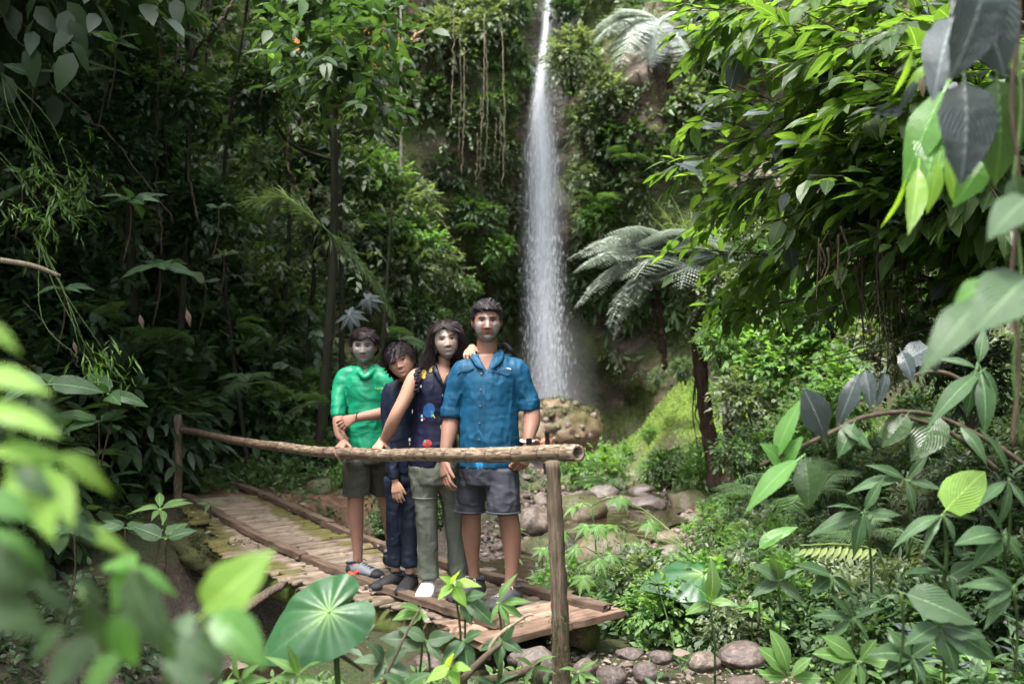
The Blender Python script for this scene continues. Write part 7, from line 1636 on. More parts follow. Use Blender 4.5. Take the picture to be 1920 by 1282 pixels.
ADJ = {('ovate', 'leaf_broad'): 'green oval-leaved plant', ('lance', 'leaf_broad'): 'green narrow-leaved plant', ('ovate', 'leaf_broad_bright'): 'light green oval-leaved plant', ('obov', 'leaf_broad'): 'green spoon-leaved plant', ('lance', 'leaf_broad_bright'): 'light green narrow-leaved plant', ('ovate', 'leaf_silver'): 'grey-sheened oval-leaved plant'}
def near_plant(b, px, d, g):
    kd = kinds[int(g.integers(0, 6 if px > 1500 else 5))]; py = 641 + (1.5 - b[2] - .2) * FPX / d; h = g.uniform(.12, .42); wh = g.random() < .4
    L_ = g.uniform(.06, .125) * (1.25 if kd[0] == 'lance' else 1) * (1.35 if px > 1600 else 1)
    seedling(b, h, int(g.integers(8, 14)), L_, kd[0], kd[1], ADJ[kd[:2]] + ' ' + where_(px, py) + (', a rosette' if wh else ', leaves along the stem'), 'low leafy plants of the right bank', whorl=wh, lean=(g.normal() * .08, g.normal() * .08))
scatter_plants(215, (1070, 1980), (3.9, 7.6), near_plant, seed=5)
def mid_shrub(b, px, d, g):
    s_ = g.uniform(.16, .3); kd = g.choice(['lime', 'small', 'lime', 'grey'] if px < 1500 else ['small', 'dark', 'small', 'greybig']); py = 641 + (1.5 - b[2]) * FPX / d
    shrub(kd, b - Z3 * .12 * s_, s_, {'lime': 'light green low bush ', 'small': 'green low bush ', 'grey': 'pale low bush ', 'dark': 'dark low bush ', 'greybig': 'grey-green long-leaved low bush '}[kd] + where_(px, py), 'low bushes of the right bank', tilt=(g.normal() * .1, g.normal() * .1))
scatter_plants(190, (1060, 2000), (5.0, 12.5), mid_shrub, seed=6)
# ground weeds between them: nobody could count these
def weeds(n, fn, name, mat, label, L=.05, k=5, Ls=.11, tm='o8', seed=1, up=1.2):
    g = np.random.default_rng(seed); xy = fn(g, n); z = terr(xy[:, 0], xy[:, 1]); B = np.stack([xy[:, 0], xy[:, 1], z + .02], -1)
    ok = np.array([not blocked_v for blocked_v in blockedv(B[:, 0], B[:, 1])]); B = B[ok]; m = len(B)
    G = sprigs(B, nrm(g.normal(size=(m, 3)) * np.array([1, 1, .3]) + Z3 * up), Ls * g.uniform(.5, 1.6, m), k, L, tm, g, sag=.1)
    tag(link(name, foliage(name, [G], mat)), label, 'weeds', kind='stuff')
def blockedv(x, y):
    r, s, bz = bed_dist(x, y); p = np.stack([x, y, 0 * x], -1) - A0; s_ = p @ U; o_ = p @ NR
    return ((-.3 < s_) & (s_ < 5.7) & (-.85 < o_) & (o_ < .42)) | (r < np.where(y < 9, .75, 1.2) * (1 + .3 * np.sin(x * 7 + y * 5))) | ((np.abs(x - .95) < .6) & (y > 4.2) & (y < 5.3)) | ((y > 8) & (y < 14) & (x / y * FPX + 960 < 1315) & (x > 0) & (np.sin(x * 9) + np.cos(y * 6 + x * 3) < .9))
weeds(9000, lambda g, n: np.stack([g.uniform(.2, 6, n), g.uniform(3.6, 12, n)], -1), 'bank_weeds', 'leaf', 'small weeds covering the right bank between the plants', seed=31)
weeds(5000, lambda g, n: np.stack([g.uniform(.2, 5, n), g.uniform(3.6, 14, n)], -1), 'bright_weeds', 'leaf_bright', 'light green weeds mixed over the right bank', L=.045, seed=32)
weeds(4200, lambda g, n: np.stack([g.uniform(-5, .6, n), g.uniform(8.6, 16, n)], -1), 'far_weeds', 'leaf', 'small weeds on the far bank behind the bridge', seed=33)
weeds(5200, lambda g, n: np.stack([g.uniform(.8, 5, n), g.uniform(12, 19, n)], -1), 'streamside_weeds', 'leaf_bright', 'weeds along the stream below the moss slope', L=.07, Ls=.16, seed=34)
weeds(3000, lambda g, n: np.stack([g.uniform(-4.8, -1.4, n), g.uniform(2.6, 7.5, n)], -1), 'gully_weeds', 'leaf_dark', 'dark weeds over the banks of the gully', L=.07, Ls=.16, seed=35)
weeds(5500, lambda g, n: np.stack([g.uniform(-7.5, -2.2, n), g.uniform(9.5, 16, n)], -1), 'slope_weeds', 'leaf', 'weeds and seedlings on the shaded left slope', L=.08, Ls=.2, seed=36)
weeds(2600, lambda g, n: np.stack([g.uniform(-1.5, .45, n), g.uniform(2.7, 4.6, n)], -1), 'front_weeds', 'leaf', 'weeds in front of the near half of the bridge', L=.05, Ls=.13, seed=37)
weeds(1200, lambda g, n: np.stack([g.uniform(-1.6, .9, n), g.uniform(2.7, 4.8, n)], -1), 'pale_front_weeds', 'leaf_bright', 'light green weeds in front of the near half of the bridge', L=.045, Ls=.13, seed=38)
# ferns of the right side
for (px, py, d, nf, L_, az, ms, lab) in [(1290, 1030, 7.4, 4, .55, (2.4, 3.6), [FRY], 'yellow-green fern leaning over the stream stones'), (1450, 960, 6.6, 6, .5, (-3, 3), FR, 'green fern in the middle of the right bank'), (1530, 930, 6.4, 6, .55, (-3, 3), FR, 'second fern right of the one in the middle of the bank'), (1300, 1080, 6.2, 5, .3, (-3, 3), FR, 'small fern below the yellow-green one'), (1130, 910, 12.8, 7, .5, (-3, 3), FR, 'fern on the hump behind the rail end'), (1120, 880, 14, 6, .5, (-3, 3), FR, 'fern at the foot of the boulder'), (1620, 1000, 5.4, 5, .4, (-3, 3), FR, 'feathery fern left of the big corrugated leaves'), (1180, 300, 22.4, 6, .7, (-3, 0), FR, 'fern on the cliff right of the falls'), (1120, 380, 22.6, 6, .7, (-3, 0), FR, 'drooping fern beside the widening falls'), (900, 430, 22, 6, .6, (-3, 0), FR, 'fern in the recess left of the falls')]:
    c = P(px, py, d); fern(c, nf, L_, lab, 'ferns around the stream and cliff', meshes=ms, az=az, elev=(.0, .6))
# palmate-leaved plants behind the near post
for (px, py, d, h, nl, lab) in [(1110, 1075, 7.0, .75, 8, 'tall palmate-leaved plant right of the near post'), (1170, 1090, 6.8, .6, 7, 'palmate-leaved plant over the moss-coated boulder'), (1080, 1120, 6.2, .4, 6, 'short palmate-leaved plant at the post'), (1010, 1060, 7.6, .45, 6, 'palmate-leaved plant between the man and the post'), (1225, 1110, 6.6, .4, 6, 'palmate-leaved plant left of the broad floating leaf')]:
    b = P(px, py, d); b[2] = tz(b[0], b[1]); t = empty('palmate_plant', b, lab, 'plant', 'palmate-leaved plants by the near post'); top = np.array([b[0], b[1], b[2] + h]); c = spline([b, (b + top) / 2 + np.array([.03, 0, 0]), top], 10); pr = [tube(c, .006, n=5)]
    for q in range(nl):
        a = q * 2.4; i = 9 - (q % 5); e = c[i] + np.array([math.cos(a), math.sin(a), .35]) * rng.uniform(.14, .24); pr.append(tube(np.stack([c[i], (c[i] + e) / 2 + Z3 * .02, e]), .003, n=4)); palmate(t, e, .12, 6, 'leaf_broad_bright', (math.cos(a) * .3, math.sin(a) * .3 - .35, .9), np.array([math.cos(a), math.sin(a), 0]), 4.0)
    v, f = join(pr); o = link('stem', mesh('stem', v, f, M['stem_green'], True), t); o.location = -t.location
# ------------------------------------------------------------ elephant-ear leaf under the bridge
def heart_leaf(name, ctr, R_, tipdir, N, mat, label, veins=9, d=None, fold=.1, stalk=None, group=None, tone=.5):
    """heart-shaped blade with sunken side veins; ctr = where the stalk joins"""
    t = empty(name, ctr, label, 'leaf', group); N = nrm(np.asarray(N, float)); a = nrm(np.asarray(tipdir, float) - N * (np.asarray(tipdir, float) @ N)); b = np.cross(N, a)
    na, nr = 72, 14; th = np.linspace(-np.pi, np.pi, na, endpoint=False); s_ = np.abs(th) / np.pi
    rad = np.interp(s_, [0, .04, .12, .25, .4, .55, .7, .82, .9, .96, .985, 1], [1.14, 1.03, .84, .70, .62, .60, .62, .64, .60, .46, .25, .10])
    v, luv = [[0, 0, 0]], [[0, 0, 0]]
    for r in range(1, nr + 1):
        q = r / nr
        for i in range(na):
            rr = rad[i] * q; x, y = rr * math.cos(th[i]), rr * math.sin(th[i]); ph = math.cos(th[i] * veins * .999) ; z = -.10 * q * q - .10 * abs(y) ** 1.5 + .020 * abs(ph) ** .6 * np.sign(ph) * q * (1 - .3 * q) * -1 + .02 * math.sin(th[i] * 5 + 1) * q ** 3 - .12 * max(0, x) ** 2
            v.append([x, y, z]); luv.append([q, ph, y])
    v = np.array(v) * R_; j = np.arange(na); j2 = (j + 1) % na; F = [np.stack([0 * j, 1 + j, 1 + j2], -1)]; Q = [np.stack([1 + r * na + j, 1 + (r + 1) * na + j, 1 + (r + 1) * na + j2, 1 + r * na + j2], -1) for r in range(nr - 1)]
    W_ = v[:, 0:1] * a + v[:, 1:2] * b + v[:, 2:3] * N; me = mesh('blade', W_, [F[0], np.vstack(Q)], mat, True, {'luv': np.array(luv), 'tint': np.full(len(v), tone)}); link('blade', me, t)
    if stalk is not None:
        c = spline([ctr, *[np.asarray(q) for q in stalk]], 14); V_, F_ = tube(c, np.linspace(.007, .013, 14), n=8, up=(0, 1, 0)); o = link('stalk', mesh('stalk', V_, F_, M['stem_green'], True), t); o.location = -t.location
    return t
k = NT('elephant_ear'); lu = k.new('SeparateXYZ'); k.l(k.attr('luv', 'Vector'), lu.inputs[0]); co = k.coord('Object'); nz = k.noise(co, 14, 4)
vn = k.math('POWER', k.math('ABSOLUTE', lu.outputs[1]), 40.0); vn = k.math('MULTIPLY', vn, k.math('SUBTRACT', 1.05, lu.outputs[0])); c0 = k.mix(nz, (.016, .058, .020), (.03, .095, .034)); ctr_ = k.math('POWER', k.math('SUBTRACT', 1.0, lu.outputs[0], clamp=True), 5.0)
c0 = k.mix(k.math('MULTIPLY', k.math('GREATER_THAN', lu.outputs[1], 0.0), k.math('MULTIPLY', vn, .6)), c0, (.24, .40, .16)); c0 = k.mix(k.math('MULTIPLY', ctr_, .8), c0, (.26, .40, .14)); wv = k.noise(k.mapped(co, (1, 1, 1)), 34, 3)
p = k.pbr(c0, .38, k.bump(k.math('ADD', wv, k.math('MULTIPLY', lu.outputs[1], -.8)), .35, .006), .5, link=False); tr = k.new('BsdfTranslucent'); tr.inputs[0].default_value = (.1, .3, .03, 1); mx = k.new('MixShader'); mx.inputs[0].default_value = .2
k.l(p.outputs[0], mx.inputs[1]); k.l(tr.outputs[0], mx.inputs[2]); k.l(mx.outputs[0], k.out.inputs[0]); M['ear'] = k.m
cc_ = P(617, 1146, 3.3)
heart_leaf('heart_shaped_leaf', cc_, .235, (-.75, 0, -.66), (-.05, -.80, .62), M['ear'], 'large green heart-shaped leaf standing in front of the bridge', stalk=[P(628, 1190, 3.36), P(634, 1300, 3.4), P(640, 1420, 3.45)])
heart_leaf('broad_leaf', P(1320, 1075, 5.9), .34, (-.9, -.1, -.1), (.05, -.38, .9), M['ear'], 'broad pale green leaf spread flat over the weeds right of the post', stalk=[P(1325, 1100, 5.95), P(1330, 1160, 6)])
# ------------------------------------------------------------ plants close to the camera
t = empty('foreground_shrub', P(330, 1330, 1.15), 'out-of-focus bright leafy shrub close to the viewer at the lower left', 'plant'); FG = t
def fg(t, rows):
    for (a, b, d0, d1, kd, mt, fc, wr) in rows: pxleaf(t, a, b, d0, d1, kd, mt, fc, wr)
F1 = [((385, 1145), (490, 1040), 1.15, 1.13, 'ovate', 'fg_lime', (.5, -.6, .6), 1.15), ((400, 1150), (505, 1230), 1.12, 1.1, 'ovate', 'fg_green', (.2, -.5, .8), 1.3), ((250, 1060), (190, 1145), 1.2, 1.2, 'ovate', 'fg_green', (-.2, -.8, .4), 1.0), ((245, 1070), (290, 1235), 1.15, 1.1, 'ovate', 'fg_dark', (-.5, -.8, .2), 1.1), ((240, 1060), (340, 1095), 1.2, 1.2, 'lance', 'fg_green', (.2, -.6, .8), 1.0), ((250, 1065), (185, 1030), 1.2, 1.25, 'ovate', 'fg_green', (0, -.5, .8), .9),
      ((310, 1160), (330, 1260), 1.1, 1.1, 'lance', 'fg_grey', (.2, -.8, .5), 1.3), ((355, 1150), (315, 1240), 1.15, 1.1, 'ovate', 'fg_grey', (-.2, -.8, .5), .9), ((380, 1160), (475, 1185), 1.2, 1.25, 'lance', 'fg_grey', (0, -.6, .8), 1.0), ((385, 1150), (400, 1275), 1.2, 1.15, 'lance', 'fg_grey', (0, -.8, .6), 1.2), ((215, 1150), (250, 1260), 1.0, 1.0, 'ovate', 'fg_green', (0, -.8, .5), .9), ((160, 1120), (200, 1240), 1.0, 1.0, 'lance', 'fg_dark', (0, -.8, .5), 1.3),
      ((140, 1090), (225, 1120), 1.25, 1.3, 'lance', 'fg_grey', (0, -.7, .6), 1.2), ((270, 1120), (215, 1190), 1.25, 1.25, 'ovate', 'fg_grey', (0, -.8, .5), .8), ((330, 1200), (420, 1250), 1.1, 1.1, 'ovate', 'fg_grey', (0, -.7, .7), 1.0), ((300, 1240), (420, 1290), 1.0, 1.0, 'lance', 'fg_grey', (0, -.6, .7), 1.2), ((120, 1180), (40, 1230), 1.0, 1.0, 'ovate', 'fg_dark', (0, -.7, .7), 1.0), ((180, 1190), (70, 1290), 1.0, .95, 'ovate', 'fg_dark', (0, -.7, .7), 1.0), ((240, 1210), (130, 1300), 1.05, 1.0, 'lance', 'fg_green', (0, -.7, .7), 1.2)]
fg(FG, F1)
for (a, b) in [((330, 1330), (250, 1062)), ((350, 1330), (388, 1150)), ((200, 1330), (150, 1100)), ((300, 1330), (312, 1160))]:
    c = spline([P(*a, 1.15), P((a[0] + b[0]) / 2 + 8, (a[1] + b[1]) / 2, 1.17), P(*b, 1.18)], 12); v, f = tube(c, .0032, n=6, up=(0, 1, 0)); o = link('stem', mesh('stem', v, f, M['stem_green'], True), FG); o.location = -FG.location
FG2 = empty('foreground_branch', P(-60, 900, .95), 'blurred yellow-green leaves hanging in from the left border', 'plant')
fg(FG2, [((-40, 600), (40, 645), .95, .95, 'lance', 'fg_lime', (0, -.7, .7), 1.2), ((-60, 700), (70, 690), .95, .93, 'lance', 'fg_lime', (0, -.6, .8), 1.3), ((-30, 765), (110, 790), .93, .93, 'ovate', 'fg_lime', (0, -.6, .8), .8), ((60, 745), (120, 800), 1.0, 1.0, 'lance', 'fg_grey', (0, -.8, .5), 1.0), ((-20, 850), (130, 830), .92, .95, 'lance', 'fg_lime', (.1, -.7, .6), 1.2), ((100, 855), (245, 900), .95, 1.0, 'lance', 'fg_lime', (0, -.7, .6), 1.2), ((30, 880), (105, 930), .92, .92, 'ovate', 'fg_grey', (0, -.8, .5), .9),
         ((40, 850), (90, 985), .95, .9, 'ovate', 'fg_lime', (.3, -.8, .4), .9), ((95, 880), (140, 970), .95, .92, 'ovate', 'fg_lime', (.6, -.7, .3), .8), ((-30, 930), (60, 960), .9, .9, 'ovate', 'fg_green', (0, -.7, .6), 1.2), ((90, 960), (215, 1000), .98, 1.0, 'lance', 'fg_grey', (0, -.6, .8), 1.2), ((130, 985), (265, 1015), 1.0, 1.02, 'lance', 'fg_lime', (0, -.6, .8), 1.0), ((-20, 990), (90, 1040), .92, .92, 'lance', 'fg_green', (0, -.6, .8), 1.0), ((100, 930), (165, 1010), 1.0, 1.0, 'lance', 'fg_green', (0, -.7, .6), 1.1), ((-40, 1030), (60, 1100), .9, .9, 'ovate', 'fg_dark', (0, -.7, .6), 1.1), ((20, 1010), (100, 1110), .95, .95, 'lance', 'fg_grey', (0, -.7, .6), 1.2), ((-50, 1110), (90, 1180), .9, .9, 'ovate', 'fg_dark', (0, -.7, .6), 1.0), ((60, 1090), (150, 1150), .95, .95, 'lance', 'fg_grey', (0, -.7, .6), 1.0)])
c = spline([P(-120, 1300, .9), P(-50, 1000, .93), P(30, 860, .94), P(-60, 620, .96)], 20); v, f = tube(c, .004, n=6, up=(0, 1, 0)); o = link('stem', mesh('stem', v, f, M['stem_green'], True), FG2); o.location = -FG2.location
# leaves at the upper right, close by
FG3 = empty('climbing_vine', P(1905, 700, 2.3), 'twining vine at the right border with big dark drooping leaves', 'vine')
fg(FG3, [((1815, -30), (1900, 120), 2.0, 1.95, 'ovate', 'leaf_silver', (-.2, -.9, .25), 1.35), ((1850, -60), (1830, 130), 1.95, 1.9, 'ovate', 'leaf_silver', (.4, -.9, .2), 1.2), ((1808, 155), (1830, 328), 2.1, 2.05, 'ovate', 'leaf_silver', (.1, -.9, .35), 1.25), ((1870, 150), (1900, 340), 2.3, 2.3, 'ovate', 'fg_dark', (.1, -.9, .3), 1.2), ((1790, 30), (1740, 150), 2.3, 2.2, 'ovate', 'leaf_silver', (-.5, -.7, .4), .8), ((1930, 370), (1860, 420), 1.7, 1.65, 'ovate', 'fg_grey', (0, -.6, .8), 1.1), ((1930, 520), (1845, 580), 1.7, 1.6, 'ovate', 'fg_grey', (0, -.6, .7), 1.2), ((1840, 560), (1752, 645), 1.7, 1.6, 'lance', 'fg_grey', (-.2, -.8, .5), 1.2),
         ((1850, 530), (1790, 560), 1.8, 1.8, 'ovate', 'fg_green', (0, -.7, .6), 1.3), ((1700, 330), (1672, 430), 2.6, 2.6, 'strap', 'fg_lime', (.7, -.7, 0), .8), ((1722, 315), (1720, 425), 2.6, 2.5, 'strap', 'fg_lime', (.1, -1, .1), 1.3), ((1760, 300), (1742, 400), 2.6, 2.6, 'strap', 'fg_lime', (-.2, -1, .1), 1.3), ((1775, 290), (1805, 385), 2.6, 2.6, 'strap', 'fg_lime', (.2, -1, .1), 1.6), ((1710, 95), (1690, 180), 2.8, 2.8, 'strap', 'fg_lime', (.6, -.7, .1), 1.0), ((1740, 120), (1700, 165), 2.8, 2.8, 'lance', 'fg_lime', (0, -.9, .3), 1.0), ((1715, 150), (1695, 208), 2.8, 2.8, 'lance', 'leaf_silver', (.2, -.9, .2), 1.1), ((1725, 145), (1735, 180), 2.8, 2.8, 'ovate', 'dead', (0, -1, .2), .8), ((1770, 170), (1700, 300), 2.7, 2.6, 'lance', 'fg_green', (-.3, -.8, .3), 1.2), ((1760, 230), (1740, 330), 2.7, 2.6, 'ovate', 'fg_green', (-.3, -.9, .2), 1.0), ((1900, 330), (1935, 430), 2.2, 2.2, 'ovate', 'fg_dark', (0, -.9, .3), 1.2), ((1850, 300), (1790, 380), 2.4, 2.4, 'ovate', 'fg_green', (0, -.8, .5), 1.0)])
for e in range(2):
    u = np.linspace(0, 1, 50); c = np.array([P(1904 + 7 * math.sin(a * 17 + e * 3.1) + 4 * e, -60 + a * 900, 2.25) for a in u]); v, f = tube(c, .005 - .001 * e, n=7, up=(.2, .9, .1)); o = link('stem', mesh('stem', v, f, M['bark_vine' if e == 0 else 'stem_green'], True), FG3); o.location = -FG3.location
# arching branch with large leaves, right of centre
BR_ = empty('arching_branch', P(1860, 830, 3.4), 'arching brown branch with large silvery and green leaves above the right bank', 'branch')
for pts in ([(1425, 872, 3.3), (1470, 852, 3.3), (1560, 810, 3.35), (1630, 779, 3.4), (1740, 776, 3.5), (1860, 830, 3.5), (1960, 900, 3.5)], [(1700, 710, 3.6), (1740, 697, 3.6), (1790, 706, 3.6), (1860, 760, 3.6)], [(1690, 778, 3.45), (1780, 810, 3.5), (1870, 880, 3.5)]):
    c = spline([P(*q) for q in pts], 26); v, f = tube(c, np.linspace(.006, .010, 26), n=7); o = link('stem', mesh('stem', v, f, M['twig'], True), BR_); o.location = -BR_.location
fg(BR_, [((1548, 826), (1524, 740), 3.3, 3.2, 'obov', 'leaf_silver', (-.1, -.9, .4), 1.15), ((1455, 860), (1483, 742), 3.3, 3.25, 'lance', 'fg_green', (-.6, -.7, .3), 1.0), ((1465, 868), (1440, 830), 3.3, 3.25, 'ovate', 'fg_green', (.2, -.8, .5), 1.2), ((1470, 866), (1495, 820), 3.3, 3.25, 'ovate', 'fg_green', (-.5, -.8, .4), 1.1), ((1510, 865), (1525, 950), 3.2, 3.15, 'ovate', 'fg_dark', (.1, -.9, .35), 1.35), ((1495, 862), (1400, 925), 3.2, 3.1, 'lance', 'fg_green', (-.3, -.7, .6), 1.0), ((1610, 700), (1572, 795), 3.45, 3.4, 'lance', 'leaf_silver', (-.2, -.9, .3), 1.1), ((1622, 695), (1640, 762), 3.45, 3.4, 'ovate', 'leaf_silver', (.1, -.9, .3), .9), ((1660, 700), (1655, 760), 3.45, 3.4, 'ovate', 'leaf_silver', (.4, -.8, .3), .8), ((1690, 660), (1716, 710), 3.5, 3.45, 'ovate', 'leaf_silver', (0, -.9, .4), 1.1), ((1740, 650), (1690, 680), 3.5, 3.5, 'round', 'leaf_silver', (0, -.8, .5), 1.0), ((1745, 650), (1765, 700), 3.5, 3.5, 'ovate', 'leaf_silver', (0, -.9, .4), 1.2),
         ((1830, 690), (1815, 770), 3.3, 3.25, 'lance', 'leaf_broad', (-.3, -.8, .4), 1.2), ((1835, 700), (1745, 760), 3.3, 3.2, 'lance', 'leaf_broad', (-.2, -.6, .7), .9), ((1840, 690), (1890, 745), 3.3, 3.25, 'lance', 'leaf_broad', (.2, -.7, .6), 1.0), ((1835, 680), (1850, 610), 3.3, 3.3, 'lance', 'leaf_broad', (-.2, -.9, .3), 1.1), ((1830, 690), (1770, 655), 3.3, 3.3, 'lance', 'leaf_broad', (0, -.6, .8), 1.0), ((1840, 700), (1865, 800), 3.3, 3.2, 'lance', 'leaf_broad', (0, -.9, .3), 1.2), ((1580, 800), (1640, 830), 3.35, 3.3, 'ovate', 'leaf_broad', (0, -.6, .8), 1.0), ((1600, 795), (1575, 850), 3.35, 3.3, 'ovate', 'leaf_broad', (0, -.7, .6), 1.0), ((1700, 778), (1660, 830), 3.45, 3.4, 'ovate', 'fg_dark', (0, -.8, .5), 1.2), ((1760, 780), (1720, 850), 3.5, 3.4, 'ovate', 'fg_dark', (0, -.8, .5), 1.3), ((1800, 800), (1860, 850), 3.5, 3.4, 'lance', 'leaf_broad', (0, -.7, .7), 1.3)])
def pxplant(name, c, d, rows, label, cat='plant', group=None, kd='lance', mt='leaf_broad', stem=True, fc=(0, -.6, .75)):
    """a plant whose leaves leave the spot c and end at the listed points"""
    t = empty(name, P(*c, d), label, cat, group)
    for r in rows: pxleaf(t, (c[0] + (r[0] - c[0]) * .06, c[1] + (r[1] - c[1]) * .06), r[:2], d, d - (r[2] if len(r) > 2 else .05), kd, mt, np.array(fc) + .25 * rng.normal(size=3), 1.0, int(rng.integers(0, 3)))
    if stem:
        b = P(c[0] + rng.normal() * 8, c[1] + 150, d + .1); cc2 = spline([P(*c, d), (P(*c, d) + b) / 2 + np.array([.01, 0, 0]), b], 9); v, f = tube(cc2, .005, n=6, up=(0, 1, 0)); o = link('stem', mesh('stem', v, f, M['stem_green'], True), t); o.location = -t.location
    return t
RG = 'large-leaved plants of the right foreground'
for (c, d, rows, lab, kd, mt) in [
 ((1620, 960), 3.8, [(1530, 985), (1560, 930), (1640, 1010), (1690, 960), (1600, 1040), (1650, 900)], 'long-leaved ginger-like plant left of the yellow-green leaf', 'lance', 'leaf_broad'), ((1700, 900), 3.9, [(1600, 890), (1640, 860), (1740, 850), (1770, 910), (1720, 960)], 'ginger-like plant above the ginger-like one', 'lance', 'leaf_broad'),
 ((1770, 960), 3.4, [(1840, 880)], 'big yellow-green leaf lit from behind at the right', 'round', 'fg_lime'), ((1770, 965), 3.4, [(1680, 985), (1720, 1010), (1830, 960), (1800, 1010)], 'long narrow leaves below the yellow-green one', 'lance', 'leaf_broad'),
 ((1890, 900), 3.2, [(1880, 800), (1895, 990), (1840, 930), (1930, 850), (1935, 950)], 'upright lance leaves at the right border', 'lance', 'leaf_broad'), ((1690, 1110), 3.0, [(1840, 1160)], 'largest corrugated pale leaf in the right corner', 'ovate', 'fg_grey'), ((1760, 1170), 3.0, [(1850, 1190), (1880, 1230), (1800, 1260), (1700, 1200)], 'corrugated leaves under the largest pale one', 'ovate', 'leaf_broad'),
 ((1900, 1100), 2.9, [(1830, 1080), (1850, 1130), (1940, 1060), (1870, 1060), (1850, 1160)], 'serrated dark green leaves at the right border low down', 'lance', 'leaf_broad'), ((1480, 1270), 3.9, [(1440, 1210), (1470, 1190), (1510, 1230), (1540, 1270), (1430, 1260)], 'glossy seedling at the lower edge right of the stones', 'obov', 'leaf_broad_bright'), ((1610, 1240), 3.8, [(1530, 1215), (1560, 1190), (1640, 1200), (1620, 1290), (1570, 1290), (1680, 1230)], 'bright corrugated seedling at the lower edge', 'obov', 'leaf_broad_bright'),
 ((1420, 1030), 4.6, [(1482, 975)], 'single deep green leaf standing in the middle of the right bank', 'ovate', 'fg_green'), ((1330, 1130), 4.7, [(1310, 1085), (1350, 1060), (1290, 1140), (1380, 1120)], 'light seedling with an upright yellow-green leaf', 'ovate', 'leaf_broad_bright'), ((1460, 1090), 4.4, [(1420, 1050), (1410, 1110), (1500, 1060), (1510, 1120), (1460, 1030)], 'grey-green sapling in the middle of the right bank', 'ovate', 'fg_grey'), ((1560, 1080), 4.2, [(1500, 1050), (1600, 1050), (1520, 1110), (1610, 1110)], 'dark oval-leaved plant below the yellow spray', 'ovate', 'leaf_broad'),
 ((1710, 1230), 3.4, [(1650, 1260), (1690, 1180), (1750, 1200), (1740, 1280), (1640, 1210)], 'leafy plant right of the bright seedling at the lower edge', 'ovate', 'leaf_broad'), ((1880, 1000), 3.3, [(1800, 1000), (1830, 1050), (1920, 1040), (1860, 950)], 'shaded broad leaves at the right border', 'ovate', 'leaf_broad'), ((1600, 1160), 3.9, [(1540, 1140), (1570, 1110), (1650, 1130), (1640, 1190), (1550, 1190)], 'pointed-leaved plant in the right foreground', 'lance', 'leaf_broad'), ((1780, 1080), 3.5, [(1700, 1060), (1740, 1030), (1830, 1050), (1800, 1120)], 'mid-green plant above the largest corrugated leaf', 'ovate', 'leaf_broad')]:
    pxplant('leafy_plant', c, d, rows, lab, 'plant', RG, kd, mt)
# pale yellow spray
t = empty('yellow_spray', P(1640, 1035, 4.3), 'pale yellow arching leaf spray over the right bank', 'plant')
for q in range(11): a = 1500 + q * 13; pxleaf(t, (a + 12, 1024 + abs(q - 5) * 1.0), (a, 1046 - abs(q - 7) * 1.5), 4.3, 4.25, 'lance', 'fern_yellow', (0, -.8, .5), 1.0)
c = spline([P(1500, 1022, 4.3), P(1580, 1020, 4.3), P(1645, 1036, 4.3), P(1670, 1110, 4.4)], 16); v, f = tube(c, .003, n=5, up=(0, 1, 0)); o = link('stem', mesh('stem', v, f, M['fern_yellow'], True), t); o.location = -t.location
